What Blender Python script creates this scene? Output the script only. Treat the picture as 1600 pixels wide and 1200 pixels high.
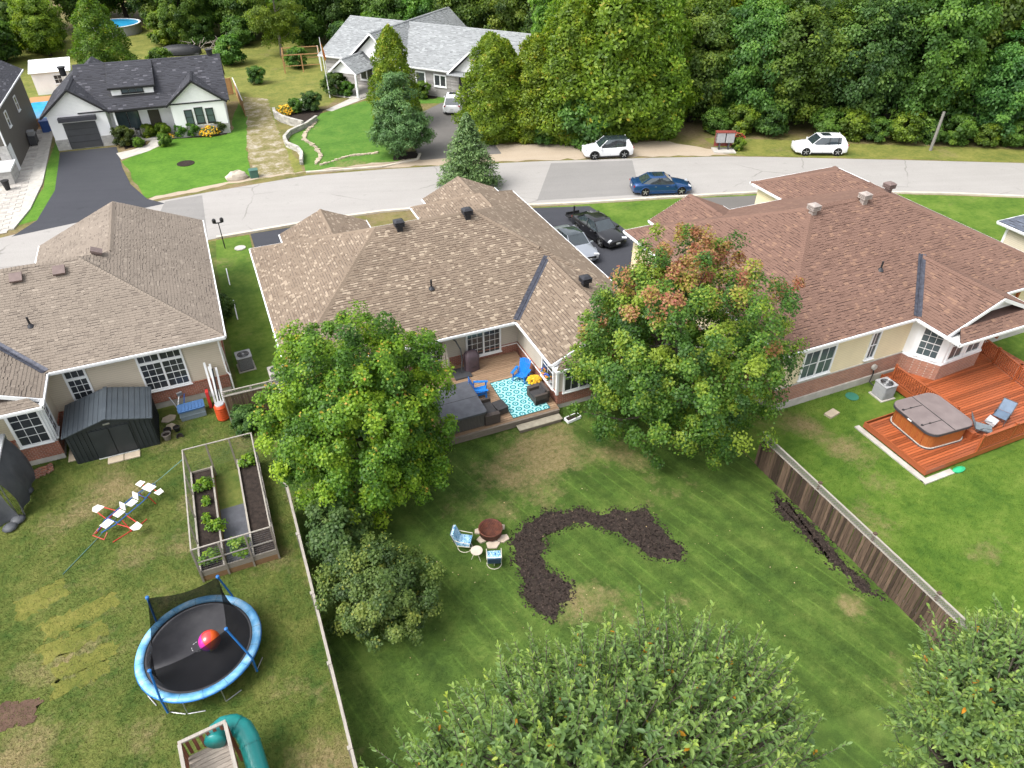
import bpy, math, random
import numpy as np
from mathutils import Vector, Matrix
R = math.radians
for o in list(bpy.data.objects): bpy.data.objects.remove(o)
SC = bpy.context.scene
COL = SC.collection
# ------------------------------------------------------------------ camera, sky, sun, exposure
cam = bpy.data.cameras.new('camera'); cam.sensor_width = 36.0; cam.lens = 36.0 * 1109 / 1600; cam.clip_end = 3000; cam.clip_start = .1
co = bpy.data.objects.new('camera', cam); COL.objects.link(co)
co.location = (0, 0, 22.6); co.rotation_euler = (R(90 - 37.3), 0, R(-23.2)); SC.camera = co
SUN_EL, SUN_AZ = 54, -98            # azimuth measured clockwise from +Y (the street side)
W = bpy.data.worlds.new('World'); SC.world = W; W.use_nodes = True
nt = W.node_tree; nt.nodes.clear()
sky = nt.nodes.new('ShaderNodeTexSky'); sky.sky_type = 'NISHITA'; sky.sun_disc = False
sky.sun_elevation = R(SUN_EL); sky.sun_rotation = R(SUN_AZ); sky.air_density = 1.0; sky.dust_density = 4.0; sky.ozone_density = 1.0
hs = nt.nodes.new('ShaderNodeHueSaturation'); hs.inputs['Saturation'].default_value = .22
bg = nt.nodes.new('ShaderNodeBackground'); bg.inputs['Strength'].default_value = .15
wo = nt.nodes.new('ShaderNodeOutputWorld')
nt.links.new(sky.outputs[0], hs.inputs['Color']); nt.links.new(hs.outputs[0], bg.inputs[0]); nt.links.new(bg.outputs[0], wo.inputs[0])
sl = bpy.data.lights.new('sun', 'SUN'); sl.energy = 1.0; sl.angle = R(26); sl.color = (1, .96, .9)
so = bpy.data.objects.new('sun', sl); COL.objects.link(so)
sd = Vector((math.sin(R(SUN_AZ)) * math.cos(R(SUN_EL)), math.cos(R(SUN_AZ)) * math.cos(R(SUN_EL)), math.sin(R(SUN_EL))))
so.rotation_euler = sd.to_track_quat('Z', 'Y').to_euler(); so.location = (0, 0, 60)
vs = SC.view_settings; vs.view_transform = 'Standard'; vs.look = 'None'; vs.exposure = 1.33; vs.gamma = 1; vs.use_curve_mapping = False

# ------------------------------------------------------------------ helpers
def lin(c): return tuple((x / 12.92 if x <= .04045 else ((x + .055) / 1.055) ** 2.4) for x in c)
class MB:
    "collects faces; obj() links them as ONE mesh object"
    def __init__(s): s.v = []; s.f = []; s.t = []
    def add(s, vs, fs, t=.5):
        n = len(s.v); s.v += [tuple(p) for p in vs]; s.f += [tuple(i + n for i in f) for f in fs]; s.t += [t] * len(fs); return s
    def b(s, x0, x1, y0, y1, z0, z1, t=.5):
        return s.add([(x0,y0,z0),(x1,y0,z0),(x1,y1,z0),(x0,y1,z0),(x0,y0,z1),(x1,y0,z1),(x1,y1,z1),(x0,y1,z1)],
                     [(0,3,2,1),(4,5,6,7),(0,1,5,4),(1,2,6,5),(2,3,7,6),(3,0,4,7)], t)
    def box(s, c, d, rz=0, rx=0, ry=0, t=.5):
        M_ = Matrix.Translation(c) @ Matrix.Rotation(rz, 4, 'Z') @ Matrix.Rotation(ry, 4, 'Y') @ Matrix.Rotation(rx, 4, 'X')
        a, b_, e = d[0]/2, d[1]/2, d[2]/2
        P = [M_ @ Vector(q) for q in [(-a,-b_,-e),(a,-b_,-e),(a,b_,-e),(-a,b_,-e),(-a,-b_,e),(a,-b_,e),(a,b_,e),(-a,b_,e)]]
        return s.add(P, [(0,3,2,1),(4,5,6,7),(0,1,5,4),(1,2,6,5),(2,3,7,6),(3,0,4,7)], t)
    def bar(s, p0, p1, w, h, t=.5):
        "rectangular bar from p0 to p1, w sideways, h upwards"
        p0, p1 = Vector(p0), Vector(p1); d = (p1 - p0).normalized()
        sd_ = d.cross(Vector((0,0,1)));  sd_ = sd_.normalized() if sd_.length > 1e-4 else Vector((1,0,0))
        up = sd_.cross(d); q = []
        for p in (p0, p1):
            for a, b_ in ((-1,-1),(1,-1),(1,1),(-1,1)): q.append(p + sd_ * a * w/2 + up * b_ * h/2)
        return s.add(q, [(0,3,2,1),(4,5,6,7),(0,1,5,4),(1,2,6,5),(2,3,7,6),(3,0,4,7)], t)
    def cyl(s, p0, p1, r0, r1=None, n=10, caps=True, t=.5):
        r1 = r0 if r1 is None else r1
        p0, p1 = Vector(p0), Vector(p1); d = (p1 - p0).normalized()
        a = d.cross(Vector((0,0,1))); a = a.normalized() if a.length > 1e-3 else Vector((1,0,0)); c = d.cross(a)
        q = []
        for p, r in ((p0, r0), (p1, r1)):
            for k in range(n): th = 2*math.pi*k/n; q.append(p + (a*math.cos(th) + c*math.sin(th))*r)
        fs = [(k, (k+1) % n, n+(k+1) % n, n+k) for k in range(n)]
        if caps: fs += [tuple(range(n-1, -1, -1)), tuple(range(n, 2*n))]
        return s.add(q, fs, t)
    def tube(s, pts, r, n=7, t=.5):
        pts = [Vector(p) for p in pts]; m = len(pts); rr = r if isinstance(r, (list, tuple)) else [r]*m; q = []
        prev = None
        for i, p in enumerate(pts):
            d = (pts[min(i+1, m-1)] - pts[max(i-1, 0)]).normalized()
            a = d.cross(Vector((0,0,1))) if prev is None else prev - d*prev.dot(d)
            if a.length < 1e-3: a = d.cross(Vector((1,0,0)))
            a.normalize(); prev = a; c = d.cross(a)
            for k in range(n): th = 2*math.pi*k/n; q.append(p + (a*math.cos(th) + c*math.sin(th))*rr[i])
        fs = []
        for i in range(m-1):
            for k in range(n): fs.append((i*n+k, i*n+(k+1) % n, (i+1)*n+(k+1) % n, (i+1)*n+k))
        fs += [tuple(range(n-1, -1, -1)), tuple(range((m-1)*n, m*n))]
        return s.add(q, fs, t)
    def lathe(s, prof, c=(0,0,0), n=20, t=.5, close=False):
        q = []
        for r, z in prof:
            for k in range(n): th = 2*math.pi*k/n; q.append((c[0]+r*math.cos(th), c[1]+r*math.sin(th), c[2]+z))
        fs = []; m = len(prof)
        for i in range(m-1):
            for k in range(n): fs.append((i*n+k, i*n+(k+1) % n, (i+1)*n+(k+1) % n, (i+1)*n+k))
        if not close: fs += [tuple(range(n-1, -1, -1)), tuple(range((m-1)*n, m*n))]
        else:
            for k in range(n): fs.append(((m-1)*n+k, (m-1)*n+(k+1) % n, (k+1) % n, k))
        return s.add(q, fs, t)
    def prism(s, poly, z0, z1, t=.5):
        n = len(poly); a = sum(poly[i][0]*poly[(i+1) % n][1] - poly[(i+1) % n][0]*poly[i][1] for i in range(n))
        if a < 0: poly = poly[::-1]
        return s.add([(p[0],p[1],z0) for p in poly] + [(p[0],p[1],z1) for p in poly],
                     [tuple(range(n-1,-1,-1)), tuple(range(n, 2*n))] + [(i,(i+1) % n,n+(i+1) % n,n+i) for i in range(n)], t)
    def slab(s, poly3, th, t=.5):
        "planar 3-D polygon given a thickness straight down"
        n = len(poly3); return s.add([tuple(p) for p in poly3] + [(p[0],p[1],p[2]-th) for p in poly3],
                     [tuple(range(n)), tuple(range(2*n-1, n-1, -1))] + [((i+1) % n,i,n+i,n+(i+1) % n) for i in range(n)], t)
    def xf(s, M_): s.v = [tuple(M_ @ Vector(p)) for p in s.v]; return s
    def mesh(s, name, mat, smooth=False, org=(0,0,0)):
        me = bpy.data.meshes.new(name)
        me.from_pydata([(p[0]-org[0], p[1]-org[1], p[2]-org[2]) for p in s.v], [], s.f)
        at = me.attributes.new('tint', 'FLOAT', 'FACE'); at.data.foreach_set('value', s.t)
        if mat: me.materials.append(mat)
        if smooth: me.shade_smooth()
        me.update(); return me
    def obj(s, name, mat, parent=None, smooth=False, org=(0,0,0)):
        return link(name, s.mesh(name, mat, smooth, org), parent)
def link(name, me, parent=None):
    o = bpy.data.objects.new(name, me); COL.objects.link(o)
    if parent is not None: o.parent = parent
    return o
def tag(o, label=None, cat=None, group=None, kind=None):
    if label: o['label'] = label
    if cat: o['category'] = cat
    if group: o['group'] = group
    if kind: o['kind'] = kind
    return o
def thing(name, label, cat, loc=(0,0,0), rz=0, group=None):
    o = bpy.data.objects.new(name, None); COL.objects.link(o); o.location = loc; o.rotation_euler = (0,0,rz); o.empty_display_size = .2
    return tag(o, label, cat, group)
def copy_tree(o, parent=None):
    c = o.copy(); COL.objects.link(c); c.parent = parent
    for ch in o.children: copy_tree(ch, c)
    return c
def struct(name, mb, mat, smooth=False): return tag(mb.obj(name, mat, None, smooth), kind='structure')
def smooth_angle(o, a=40):
    me = o.data; me.shade_smooth()
    try: me.set_sharp_from_angle(angle=R(a))
    except Exception: pass
    return o
def mesh_np(name, V, F, tint, mat, smooth=False):
    "fast mesh from arrays: V (n,3), F (m,k)"
    me = bpy.data.meshes.new(name); m, k = F.shape
    me.vertices.add(len(V)); me.vertices.foreach_set('co', np.ascontiguousarray(V, dtype=np.float32).ravel())
    me.loops.add(m*k); me.loops.foreach_set('vertex_index', np.ascontiguousarray(F, dtype=np.int32).ravel())
    me.polygons.add(m); me.polygons.foreach_set('loop_start', np.arange(0, m*k, k, dtype=np.int32))
    at = me.attributes.new('tint', 'FLOAT', 'FACE'); at.data.foreach_set('value', np.ascontiguousarray(tint, dtype=np.float32))
    me.materials.append(mat); me.update(calc_edges=True); me.validate()
    if smooth: me.shade_smooth()
    return me

# ------------------------------------------------------------------ materials
class NT:
    def __init__(s, name):
        s.m = bpy.data.materials.new(name); s.m.use_nodes = True; s.t = s.m.node_tree; s.t.nodes.clear()
        s.out = s.n('OutputMaterial'); s.geo = s.n('NewGeometry')
        s.p = s.n('BsdfPrincipled'); s.l(s.p.outputs[0], s.out.inputs[0])
    def n(s, k, **kw):
        x = s.t.nodes.new('ShaderNode' + k)
        for a, b in kw.items(): setattr(x, a, b)
        return x
    def l(s, a, b): s.t.links.new(a, b)
    def pos(s): return s.geo.outputs['Position']
    def noise(s, scale, detail=4, rough=.55, vec=None, dist=0):
        x = s.n('TexNoise'); x.inputs['Scale'].default_value = scale; x.inputs['Detail'].default_value = detail; x.inputs['Roughness'].default_value = rough
        x.inputs['Distortion'].default_value = dist
        s.l(vec or s.pos(), x.inputs['Vector']); return x.outputs[0]
    def ramp(s, fac, stops, interp='LINEAR'):
        x = s.n('ValToRGB'); e = x.color_ramp.elements; x.color_ramp.interpolation = interp
        while len(e) < len(stops): e.new(.5)
        for i, (p, c) in enumerate(stops): e[i].position = p; e[i].color = (*c, 1) if len(c) == 3 else c
        s.l(fac, x.inputs[0]); return x.outputs[0]
    def mix(s, fac, a, b, mode='MIX'):
        x = s.n('Mix', data_type='RGBA', blend_type=mode)
        for sock, v in ((x.inputs[0], fac), (x.inputs[6], a), (x.inputs[7], b)):
            if hasattr(v, 'is_linked'): s.l(v, sock)
            elif isinstance(v, (int, float)): sock.default_value = v
            else: sock.default_value = (*v, 1)
        return x.outputs[2]
    def math(s, op, a, b=None, c=None, clamp=False):
        x = s.n('Math', operation=op, use_clamp=clamp)
        for i, v in enumerate((a, b, c)):
            if v is None: continue
            if hasattr(v, 'is_linked'): s.l(v, x.inputs[i])
            else: x.inputs[i].default_value = v
        return x.outputs[0]
    def sep(s, v=None):
        x = s.n('SeparateXYZ'); s.l(v or s.pos(), x.inputs[0]); return x.outputs
    def comb(s, a, b, c=0.):
        x = s.n('CombineXYZ')
        for i, v in enumerate((a, b, c)):
            if hasattr(v, 'is_linked'): s.l(v, x.inputs[i])
            else: x.inputs[i].default_value = v
        return x.outputs[0]
    def tint(s): x = s.n('Attribute', attribute_name='tint'); return x.outputs['Fac']
    def bump(s, h, strength=.3, dist=.02):
        x = s.n('Bump'); x.inputs['Strength'].default_value = strength; x.inputs['Distance'].default_value = dist
        s.l(h, x.inputs['Height']); s.l(x.outputs[0], s.p.inputs['Normal']); return x
    def col(s, c):
        if hasattr(c, 'is_linked'): s.l(c, s.p.inputs['Base Color'])
        else: s.p.inputs['Base Color'].default_value = (*c, 1)
    def set(s, rough=.6, metal=0., spec=.4, coat=0.):
        s.p.inputs['Roughness'].default_value = rough; s.p.inputs['Metallic'].default_value = metal
        s.p.inputs['Specular IOR Level'].default_value = spec; s.p.inputs['Coat Weight'].default_value = coat; return s.m
def mk(name, c1, c2=None, scale=4, rough=.6, metal=0, spec=.4, coat=0, bump=0, bscale=40, tint=0, detail=4):
    "plain procedural material: two tones mixed by noise, optional per-piece tint and fine relief"
    k = NT(name); c2 = c2 or tuple(x*.82 for x in c1)
    c = k.mix(k.ramp(k.noise(scale, detail), [(.35, (0,0,0)), (.65, (1,1,1))]), c1, c2)
    if tint:
        f = k.math('MULTIPLY_ADD', k.tint(), 2*tint, 1 - tint); c = k.mix(1., c, k.comb(f, f, f), 'MULTIPLY')
    k.col(c)
    if bump: k.bump(k.noise(bscale, 5), bump, .02)
    return k.set(rough, metal, spec, coat)
def lawn_mat(name, dark, mid, light, dry, dry_lo, dry_hi, patches=(), stripes=None, greens=()):
    k = NT(name); n1 = k.noise(.55, 5, .6); n2 = k.noise(3.2, 4, .6); n3 = k.noise(28, 3, .7)
    f = k.math('ADD', k.math('MULTIPLY', n1, .62), k.math('MULTIPLY', n2, .38))
    c = k.ramp(f, [(.34, dark), (.5, mid), (.66, light)])
    d = k.math('ADD', k.math('MULTIPLY', k.noise(.33, 4, .6), .64), k.math('MULTIPLY', k.noise(3.6, 9, .78), .36))
    x, y, z = k.sep()
    for px, py, r, s in list(patches) + [(a, b, r_, -s_) for a, b, r_, s_ in greens]:
        dx = k.math('SUBTRACT', x, px); dy = k.math('SUBTRACT', y, py)
        dist = k.math('SQRT', k.math('ADD', k.math('MULTIPLY', dx, dx), k.math('MULTIPLY', dy, dy)))
        w = k.math('SUBTRACT', 1., k.math('DIVIDE', dist, r), clamp=True)
        d = k.math('ADD', d, k.math('MULTIPLY', w, s))
    if stripes:
        w = k.math('SINE', k.math('MULTIPLY', k.math('ADD', k.math('MULTIPLY', x, stripes[0]), k.math('MULTIPLY', y, stripes[1])), 1.))
        th = k.math('POWER', k.math('MAXIMUM', k.math('SINE', k.math('ADD', k.math('MULTIPLY', x, stripes[0]*2.2), k.math('MULTIPLY', y, stripes[1]*2.2))), 0.), 10.)
        th = k.math('MULTIPLY', th, k.ramp(k.noise(.5, 3), [(.42,(0,0,0)),(.6,(.45,.45,.45))]))
        g_ = k.math('ADD', k.math('MULTIPLY_ADD', w, stripes[2], 1.), th); c = k.mix(1., c, k.comb(g_, g_, g_), 'MULTIPLY')
    dm = k.ramp(d, [(dry_lo, (0,0,0)), (dry_hi, (1,1,1))])
    dc = k.mix(k.ramp(k.noise(5, 4, .7), [(.4, (0,0,0)), (.62, (1,1,1))]), dry[0], dry[1])
    c = k.mix(dm, c, dc)
    v = k.math('MULTIPLY_ADD', n3, .9, .55); c = k.mix(1., c, k.comb(v, v, v), 'MULTIPLY')
    wd = k.ramp(k.noise(2.1, 7, .75), [(.55, (0,0,0)), (.63, (1,1,1))]); c = k.mix(k.math('MULTIPLY', wd, .45), c, dark)
    sp = k.ramp(k.noise(23, 2, .5), [(.70, (0,0,0)), (.75, (1,1,1))]); c = k.mix(k.math('MULTIPLY', sp, .35), c, light)
    k.col(c); k.bump(k.noise(45, 3, .7), .55, .03); return k.set(.85, 0, .2)
BARE = ((.19,.125,.07), (.26,.19,.10)); OLIVE = ((.19,.165,.05), (.15,.13,.05)); STRAW = ((.24,.19,.095), (.16,.14,.055))
m_lawnB = lawn_mat('lawn_back_yard', (.033,.066,.011), (.060,.105,.017), (.10,.145,.029), STRAW, .56, .70,
    [(11.2,21.6,2.9,.23),(9.2,20.6,2.5,.14),(14.0,20.2,2.5,.19),(8.6,13.8,1.6,.12),(12.4,12.2,1.5,.14),(17.8,9.9,1.6,.2),(7.2,11.2,1.6,.16),(6.5,20,1.8,.08),(15.2,17.4,1.6,.10),(12.9,14.6,1.0,.12)],
    (5.2, 1.6, .13), [(16.5,13.5,6,.16),(3.5,15,4.5,.16),(12,8,5,.1),(10.6,15.6,1.8,.2)])
m_lawnA = lawn_mat('lawn_left_yard', (.038,.078,.012), (.085,.112,.022), (.138,.150,.038), STRAW, .54, .70,
    [(-7.6,27.4,2.2,.19),(-9.2,25.8,1.6,.15),(-6.6,22.8,1.3,.16),(-9,18.5,2.0,.12),(-4.7,22.3,1.1,.2),(-10,15.5,2.0,.2),(-2.2,14.6,1.4,.12),(-1.0,11.8,1.6,.2),(-6.4,15.0,1.2,.14)], None, [(-3.5,15.6,2.4,.12),(-9.5,28.5,1.6,.1)])
m_lawnC = lawn_mat('lawn_right_yard', (.045,.10,.011), (.085,.15,.018), (.138,.195,.034), STRAW, .57, .73,
    [(24.2,16.6,2.0,.22),(23.6,14.0,1.6,.18),(22,12.3,1.6,.13),(23.5,18.8,1.5,.22),(24,9.5,1.4,.1)], None, [(27,11.5,3.5,.15)])
m_lawnY = lawn_mat('lawn_yellowed_turf', (.085,.105,.018), (.135,.138,.028), (.195,.18,.045), STRAW, .60, .78)
m_lawnF = lawn_mat('lawn_front', (.05,.125,.012), (.075,.175,.016), (.11,.215,.026), STRAW, .66, .80)
m_lawnE = lawn_mat('lawn_stone_house', (.042,.11,.012), (.07,.16,.02), (.11,.19,.03), STRAW, .60, .74, [(12,62,3,.2)])
m_rough = lawn_mat('rough_ground', (.07,.08,.02), (.14,.13,.04), (.2,.17,.06), ((.22,.17,.1),(.16,.11,.06)), .46, .6)
m_meadow = lawn_mat('meadow_ground', (.075,.105,.02), (.15,.16,.035), (.22,.21,.055), STRAW, .56, .7)
def road_mat(name, a, b, crack=True, fine=.25):
    k = NT(name); n1 = k.noise(.35, 5, .6); n2 = k.noise(14, 4, .75)
    x, y, z = k.sep(); st = k.noise(1., 4, .6, k.comb(k.math('MULTIPLY', k.math('ADD', x, k.math('MULTIPLY', y, .25)), .12), k.math('MULTIPLY', k.math('ADD', y, k.math('MULTIPLY', x, .3)), 1.3)))
    c = k.mix(k.math('ADD', k.math('MULTIPLY', n1, .5), k.math('MULTIPLY', st, .5)), a, b)
    v = k.math('MULTIPLY_ADD', n2, fine*2, 1-fine); c = k.mix(1., c, k.comb(v, v, v), 'MULTIPLY')
    st_ = k.ramp(k.noise(1.1, 5, .7), [(.60,(0,0,0)),(.72,(.3,.3,.3))]); c = k.mix(st_, c, tuple(v_*.55 for v_ in a))
    if crack:
        vo = k.n('TexVoronoi', feature='DISTANCE_TO_EDGE'); vo.inputs['Scale'].default_value = .17
        nz = k.n('TexNoise'); nz.inputs['Scale'].default_value = .9; nz.inputs['Detail'].default_value = 5; k.l(k.pos(), nz.inputs[0])
        mx = k.n('Mix', data_type='VECTOR'); mx.inputs[0].default_value = .35; k.l(k.pos(), mx.inputs[4]); k.l(nz.outputs[1], mx.inputs[5])
        k.l(mx.outputs[1], vo.inputs['Vector'])
        cr = k.ramp(vo.outputs['Distance'], [(.0, (1,1,1)), (.007, (0,0,0))])
        cr = k.math('MULTIPLY', cr, k.ramp(k.noise(.25, 2), [(.45, (0,0,0)), (.6, (1,1,1))])); c = k.mix(k.math('MULTIPLY', cr, .65), c, (.12,.11,.10))
    k.col(c); k.bump(n2, .25, .01); return k.set(.9, 0, .25)
m_road = road_mat('road_asphalt_pale', (.25,.238,.225), (.35,.335,.32))
m_patch = road_mat('road_asphalt_patch', (.17,.165,.16), (.25,.24,.23), False)
m_drive = road_mat('driveway_asphalt', (.032,.034,.042), (.058,.06,.07), False, .3)
m_drive2 = road_mat('driveway_worn', (.10,.095,.09), (.16,.15,.14), False)
m_gravel = road_mat('gravel_shoulder', (.30,.235,.165), (.42,.355,.28), False, .4)
def track_mat():
    k = NT('gravel_track'); f = k.math('ADD', k.math('MULTIPLY', k.noise(.9, 6, .7), .75), k.math('MULTIPLY', k.noise(5, 4, .7), .25))
    c = k.ramp(f, [(.40, (.13,.125,.04)), (.50, (.21,.18,.09)), (.59, (.33,.295,.235)), (.72, (.45,.42,.36))]); v = k.math('MULTIPLY_ADD', k.noise(16, 4, .75), .8, .6)
    k.col(k.mix(1., c, k.comb(v, v, v), 'MULTIPLY')); k.bump(k.noise(20, 4), .4, .02); return k.set(.95, 0, .15)
m_gravel2 = track_mat()
m_conc = mk('concrete', (.46,.44,.40), (.36,.34,.31), 2.2, .9, bump=.15)
m_kerb = mk('kerb_concrete', (.55,.50,.42), (.42,.38,.32), 1.2, .9, bump=.15)
m_paver = mk('paver_stone', (.43,.40,.36), (.33,.31,.29), 3, .9, bump=.2, tint=.22)
m_soil = mk('mulch_soil', (.022,.017,.015), (.04,.03,.025), 6, .95, spec=.15, bump=1, bscale=18)
m_chip = mk('mulch_chip', (.026,.020,.017), (.046,.034,.028), 6, .95, spec=.1, tint=.75)
def siding(name, c):
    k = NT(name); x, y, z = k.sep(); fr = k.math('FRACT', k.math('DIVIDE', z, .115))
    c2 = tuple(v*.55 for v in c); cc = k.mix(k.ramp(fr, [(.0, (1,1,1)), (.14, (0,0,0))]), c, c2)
    v = k.math('MULTIPLY_ADD', k.noise(1.3, 4), .22, .89); k.col(k.mix(1., cc, k.comb(v, v, v), 'MULTIPLY'))
    k.bump(k.math('SUBTRACT', 1., fr), .6, .015); return k.set(.55, 0, .3)
m_sidA = siding('siding_beige', (.52,.455,.36)); m_sidB = siding('siding_taupe', (.49,.45,.385)); m_sidC = siding('siding_cream', (.69,.60,.40))
m_sidW = siding('siding_white', (.86,.86,.855)); m_sidF = siding('siding_grey_brown', (.11,.10,.088)); m_sidG = siding('siding_sand', (.56,.50,.40))
def bricks(name, a, b, mortar, w=.21, h=.075):
    k = NT(name); x, y, z = k.sep(); bt = k.n('TexBrick'); bt.inputs['Scale'].default_value = 1.
    bt.inputs['Brick Width'].default_value = w; bt.inputs['Row Height'].default_value = h; bt.inputs['Mortar Size'].default_value = .008
    bt.inputs['Color1'].default_value = (*a,1); bt.inputs['Color2'].default_value = (*b,1); bt.inputs['Mortar'].default_value = (*mortar,1)
    k.l(k.comb(k.math('ADD', x, y), z), bt.inputs['Vector'])
    v = k.math('MULTIPLY_ADD', k.noise(2.5, 4), .5, .75); k.col(k.mix(1., bt.outputs[0], k.comb(v, v, v), 'MULTIPLY'))
    k.bump(k.math('SUBTRACT', 1., bt.outputs[1]), .4, .01); return k.set(.85, 0, .25)
m_brick = bricks('brick_red', (.30,.095,.055), (.22,.07,.042), (.33,.28,.24)); m_brickC = bricks('brick_pink', (.34,.15,.095), (.26,.115,.08), (.38,.32,.27))
m_stone = bricks('stone_grey', (.34,.325,.315), (.20,.19,.185), (.36,.35,.34), .42, .14)
m_stoneD = bricks('stone_pale', (.42,.41,.39), (.32,.31,.30), (.45,.44,.42), .38, .15)
m_white = mk('white_trim', (.78,.79,.80), (.72,.73,.74), 1.5, .45)
m_wall_w = mk('white_wall', (.88,.88,.88), (.85,.85,.86), .8, .6)
m_glass = mk('window_glass', (.028,.032,.038), (.05,.055,.06), .8, .06, spec=.6)
m_glassT = mk('window_glass_teal', (.05,.075,.085), (.09,.12,.13), .7, .06, spec=.7)
m_black = mk('black_frame', (.018,.018,.02), None, 3, .5); m_dark = mk('dark_void', (.012,.012,.012), None, 3, .9, spec=.1)
def shingle_mat(name, base, light, dark):
    "tint 0..1 picks the shingle's own granule colour"
    k = NT(name); c = k.ramp(k.tint(), [(.0, dark), (.3, base), (.72, base), (.9, light), (1., light)])
    v = k.math('MULTIPLY_ADD', k.noise(.45, 7, .68), .5, .75); v2 = k.math('MULTIPLY_ADD', k.noise(70, 2, .8), .5, .75); v = k.math('MULTIPLY', v, v2)
    k.col(k.mix(1., c, k.comb(v, v, v), 'MULTIPLY')); k.bump(k.noise(120, 2), .3, .004); return k.set(.92, 0, .15)
m_shA = shingle_mat('shingle_taupe', (.205,.172,.142), (.25,.212,.175), (.145,.12,.10))
m_shB = shingle_mat('shingle_brown_beige', (.19,.148,.112), (.29,.235,.178), (.125,.092,.068))
m_shC = shingle_mat('shingle_red_brown', (.160,.097,.075), (.205,.125,.09), (.112,.066,.051))
m_shD = shingle_mat('shingle_charcoal', (.052,.053,.062), (.10,.10,.115), (.03,.03,.036))
m_shE = shingle_mat('shingle_grey', (.25,.262,.268), (.30,.315,.32), (.18,.19,.195))
m_baseA = mk('roof_deck_shadow_taupe', (.085,.066,.055)); m_baseB = mk('roof_deck_shadow_brown', (.070,.047,.036)); m_baseC = mk('roof_deck_shadow_red', (.05,.026,.02))  # deck colours kept dark to stand in for the shadow under shingle tabs
m_baseD = mk('roof_deck_shadow_charcoal', (.02,.02,.024)); m_baseE = mk('roof_deck_shadow_grey', (.10,.105,.11))
m_flash = mk('valley_flashing', (.055,.058,.075), (.10,.105,.13), 6, .4, metal=.6)
m_ventD = mk('vent_dark', (.025,.026,.032), None, 5, .45); m_ventB = mk('vent_brown', (.16,.115,.105), None, 5, .5); m_ventP = mk('vent_pale', (.33,.285,.26), None, 5, .5)
def wood_mat(name, a, b, tint=.25, sc=3., rough=.75, ax=0):
    k = NT(name); x, y, z = k.sep(); s_ = [x, y, z]; v = [k.math('MULTIPLY', q, 14. if i != ax else 1.2) for i, q in enumerate(s_)]
    n = k.noise(sc, 5, .65, k.comb(*v)); c = k.mix(k.ramp(n, [(.35, (0,0,0)), (.68, (1,1,1))]), a, b)
    f = k.math('MULTIPLY_ADD', k.tint(), 2*tint, 1-tint); c = k.mix(1., c, k.comb(f, f, f), 'MULTIPLY')
    k.col(c); k.bump(n, .2, .006); return k.set(rough, 0, .3)
m_deckB = wood_mat('deck_weathered', (.33,.225,.145), (.20,.125,.075), .3); m_deckC = wood_mat('deck_cedar_stain', (.34,.094,.034), (.235,.060,.024), .3, rough=.38)
m_rimB = wood_mat('rim_weathered', (.22,.185,.15), (.13,.105,.085)); m_fence = wood_mat('fence_board_brown', (.105,.07,.048), (.05,.034,.024), .5, 2., .85, 2)
m_rail = wood_mat('fence_rail_grey', (.36,.33,.29), (.22,.2,.175), .2, ax=1); m_lat = wood_mat('fence_lattice_grey', (.22,.21,.19), (.13,.125,.115), .2)
m_gwood = wood_mat('garden_wood_grey', (.30,.265,.225), (.19,.165,.14), .2); m_gwhite = wood_mat('garden_frame_pale', (.62,.60,.56), (.48,.46,.43), .15)
m_ply = wood_mat('planter_board', (.26,.16,.085), (.18,.10,.05), .2); m_newfence = wood_mat('fence_fresh_cedar', (.42,.24,.11), (.3,.165,.075), .2)
def plast(name, c, rough=.4, coat=0, metal=0, spec=.5): return mk(name, c, tuple(v*.86 for v in c), 3, rough, metal, spec, coat)
m_tubB = mk('hot_tub_cover_charcoal', (.085,.09,.105), (.06,.063,.075), 2.5, .65, bump=.15); m_tubBs = wood_mat('hot_tub_skirt_grey', (.10,.09,.08), (.06,.055,.05), .2, ax=2)
m_tubC = mk('hot_tub_cover_taupe', (.19,.155,.15), (.155,.125,.122), 2., .6, bump=.12); m_tubCs = wood_mat('hot_tub_skirt_cedar', (.34,.115,.032), (.235,.07,.02), .2, ax=2, rough=.45); m_tubCe = plast('cover_edge_grey', (.045,.045,.055), .5)
m_steel = plast('galvanised_steel', (.42,.43,.44), .4, metal=.7); m_grey = plast('grey_paint', (.34,.345,.36), .5); m_dgrey = plast('dark_grey_paint', (.06,.062,.068), .5)
m_rubber = plast('tyre_rubber', (.017,.017,.018), .8, spec=.2)
# ------------------------------------------------------------------ ground, road, drives
def sheet(poly, z, th=.0):
    mb = MB(); mb.add([(p[0],p[1],z) for p in poly], [tuple(range(len(poly)))] if sum(poly[i][0]*poly[(i+1) % len(poly)][1]-poly[(i+1) % len(poly)][0]*poly[i][1] for i in range(len(poly))) > 0 else [tuple(range(len(poly)-1,-1,-1))]); return mb
def wobble(poly, step=.5, amp=.12, seed=1):
    "densify an outline and roughen it the way turf grows over an edge"
    rnd = random.Random(seed); out = []
    for i in range(len(poly)):
        a, b = Vector(poly[i]), Vector(poly[(i+1) % len(poly)]); n = max(1, int((b-a).length/step))
        for j in range(n):
            p = a.lerp(b, j/n); out.append((p.x + rnd.uniform(-amp, amp), p.y + rnd.uniform(-amp, amp)))
    return out
struct('ground', MB().b(-900,900,-300,1500,-1.,0.), m_rough)
near = [(-60,40),(-30,47.2),(-15,50),(-6,51.1),(-1,51.5),(6.6,51.6),(11,51.3),(14,50.7),(18,49.4),(22,47.9),(26.3,46.6),(33,44.9),(39.9,43),(45,41),(50.4,38.5),(55,36.2),(59.2,33.8),(70,27),(95,10)]
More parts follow.
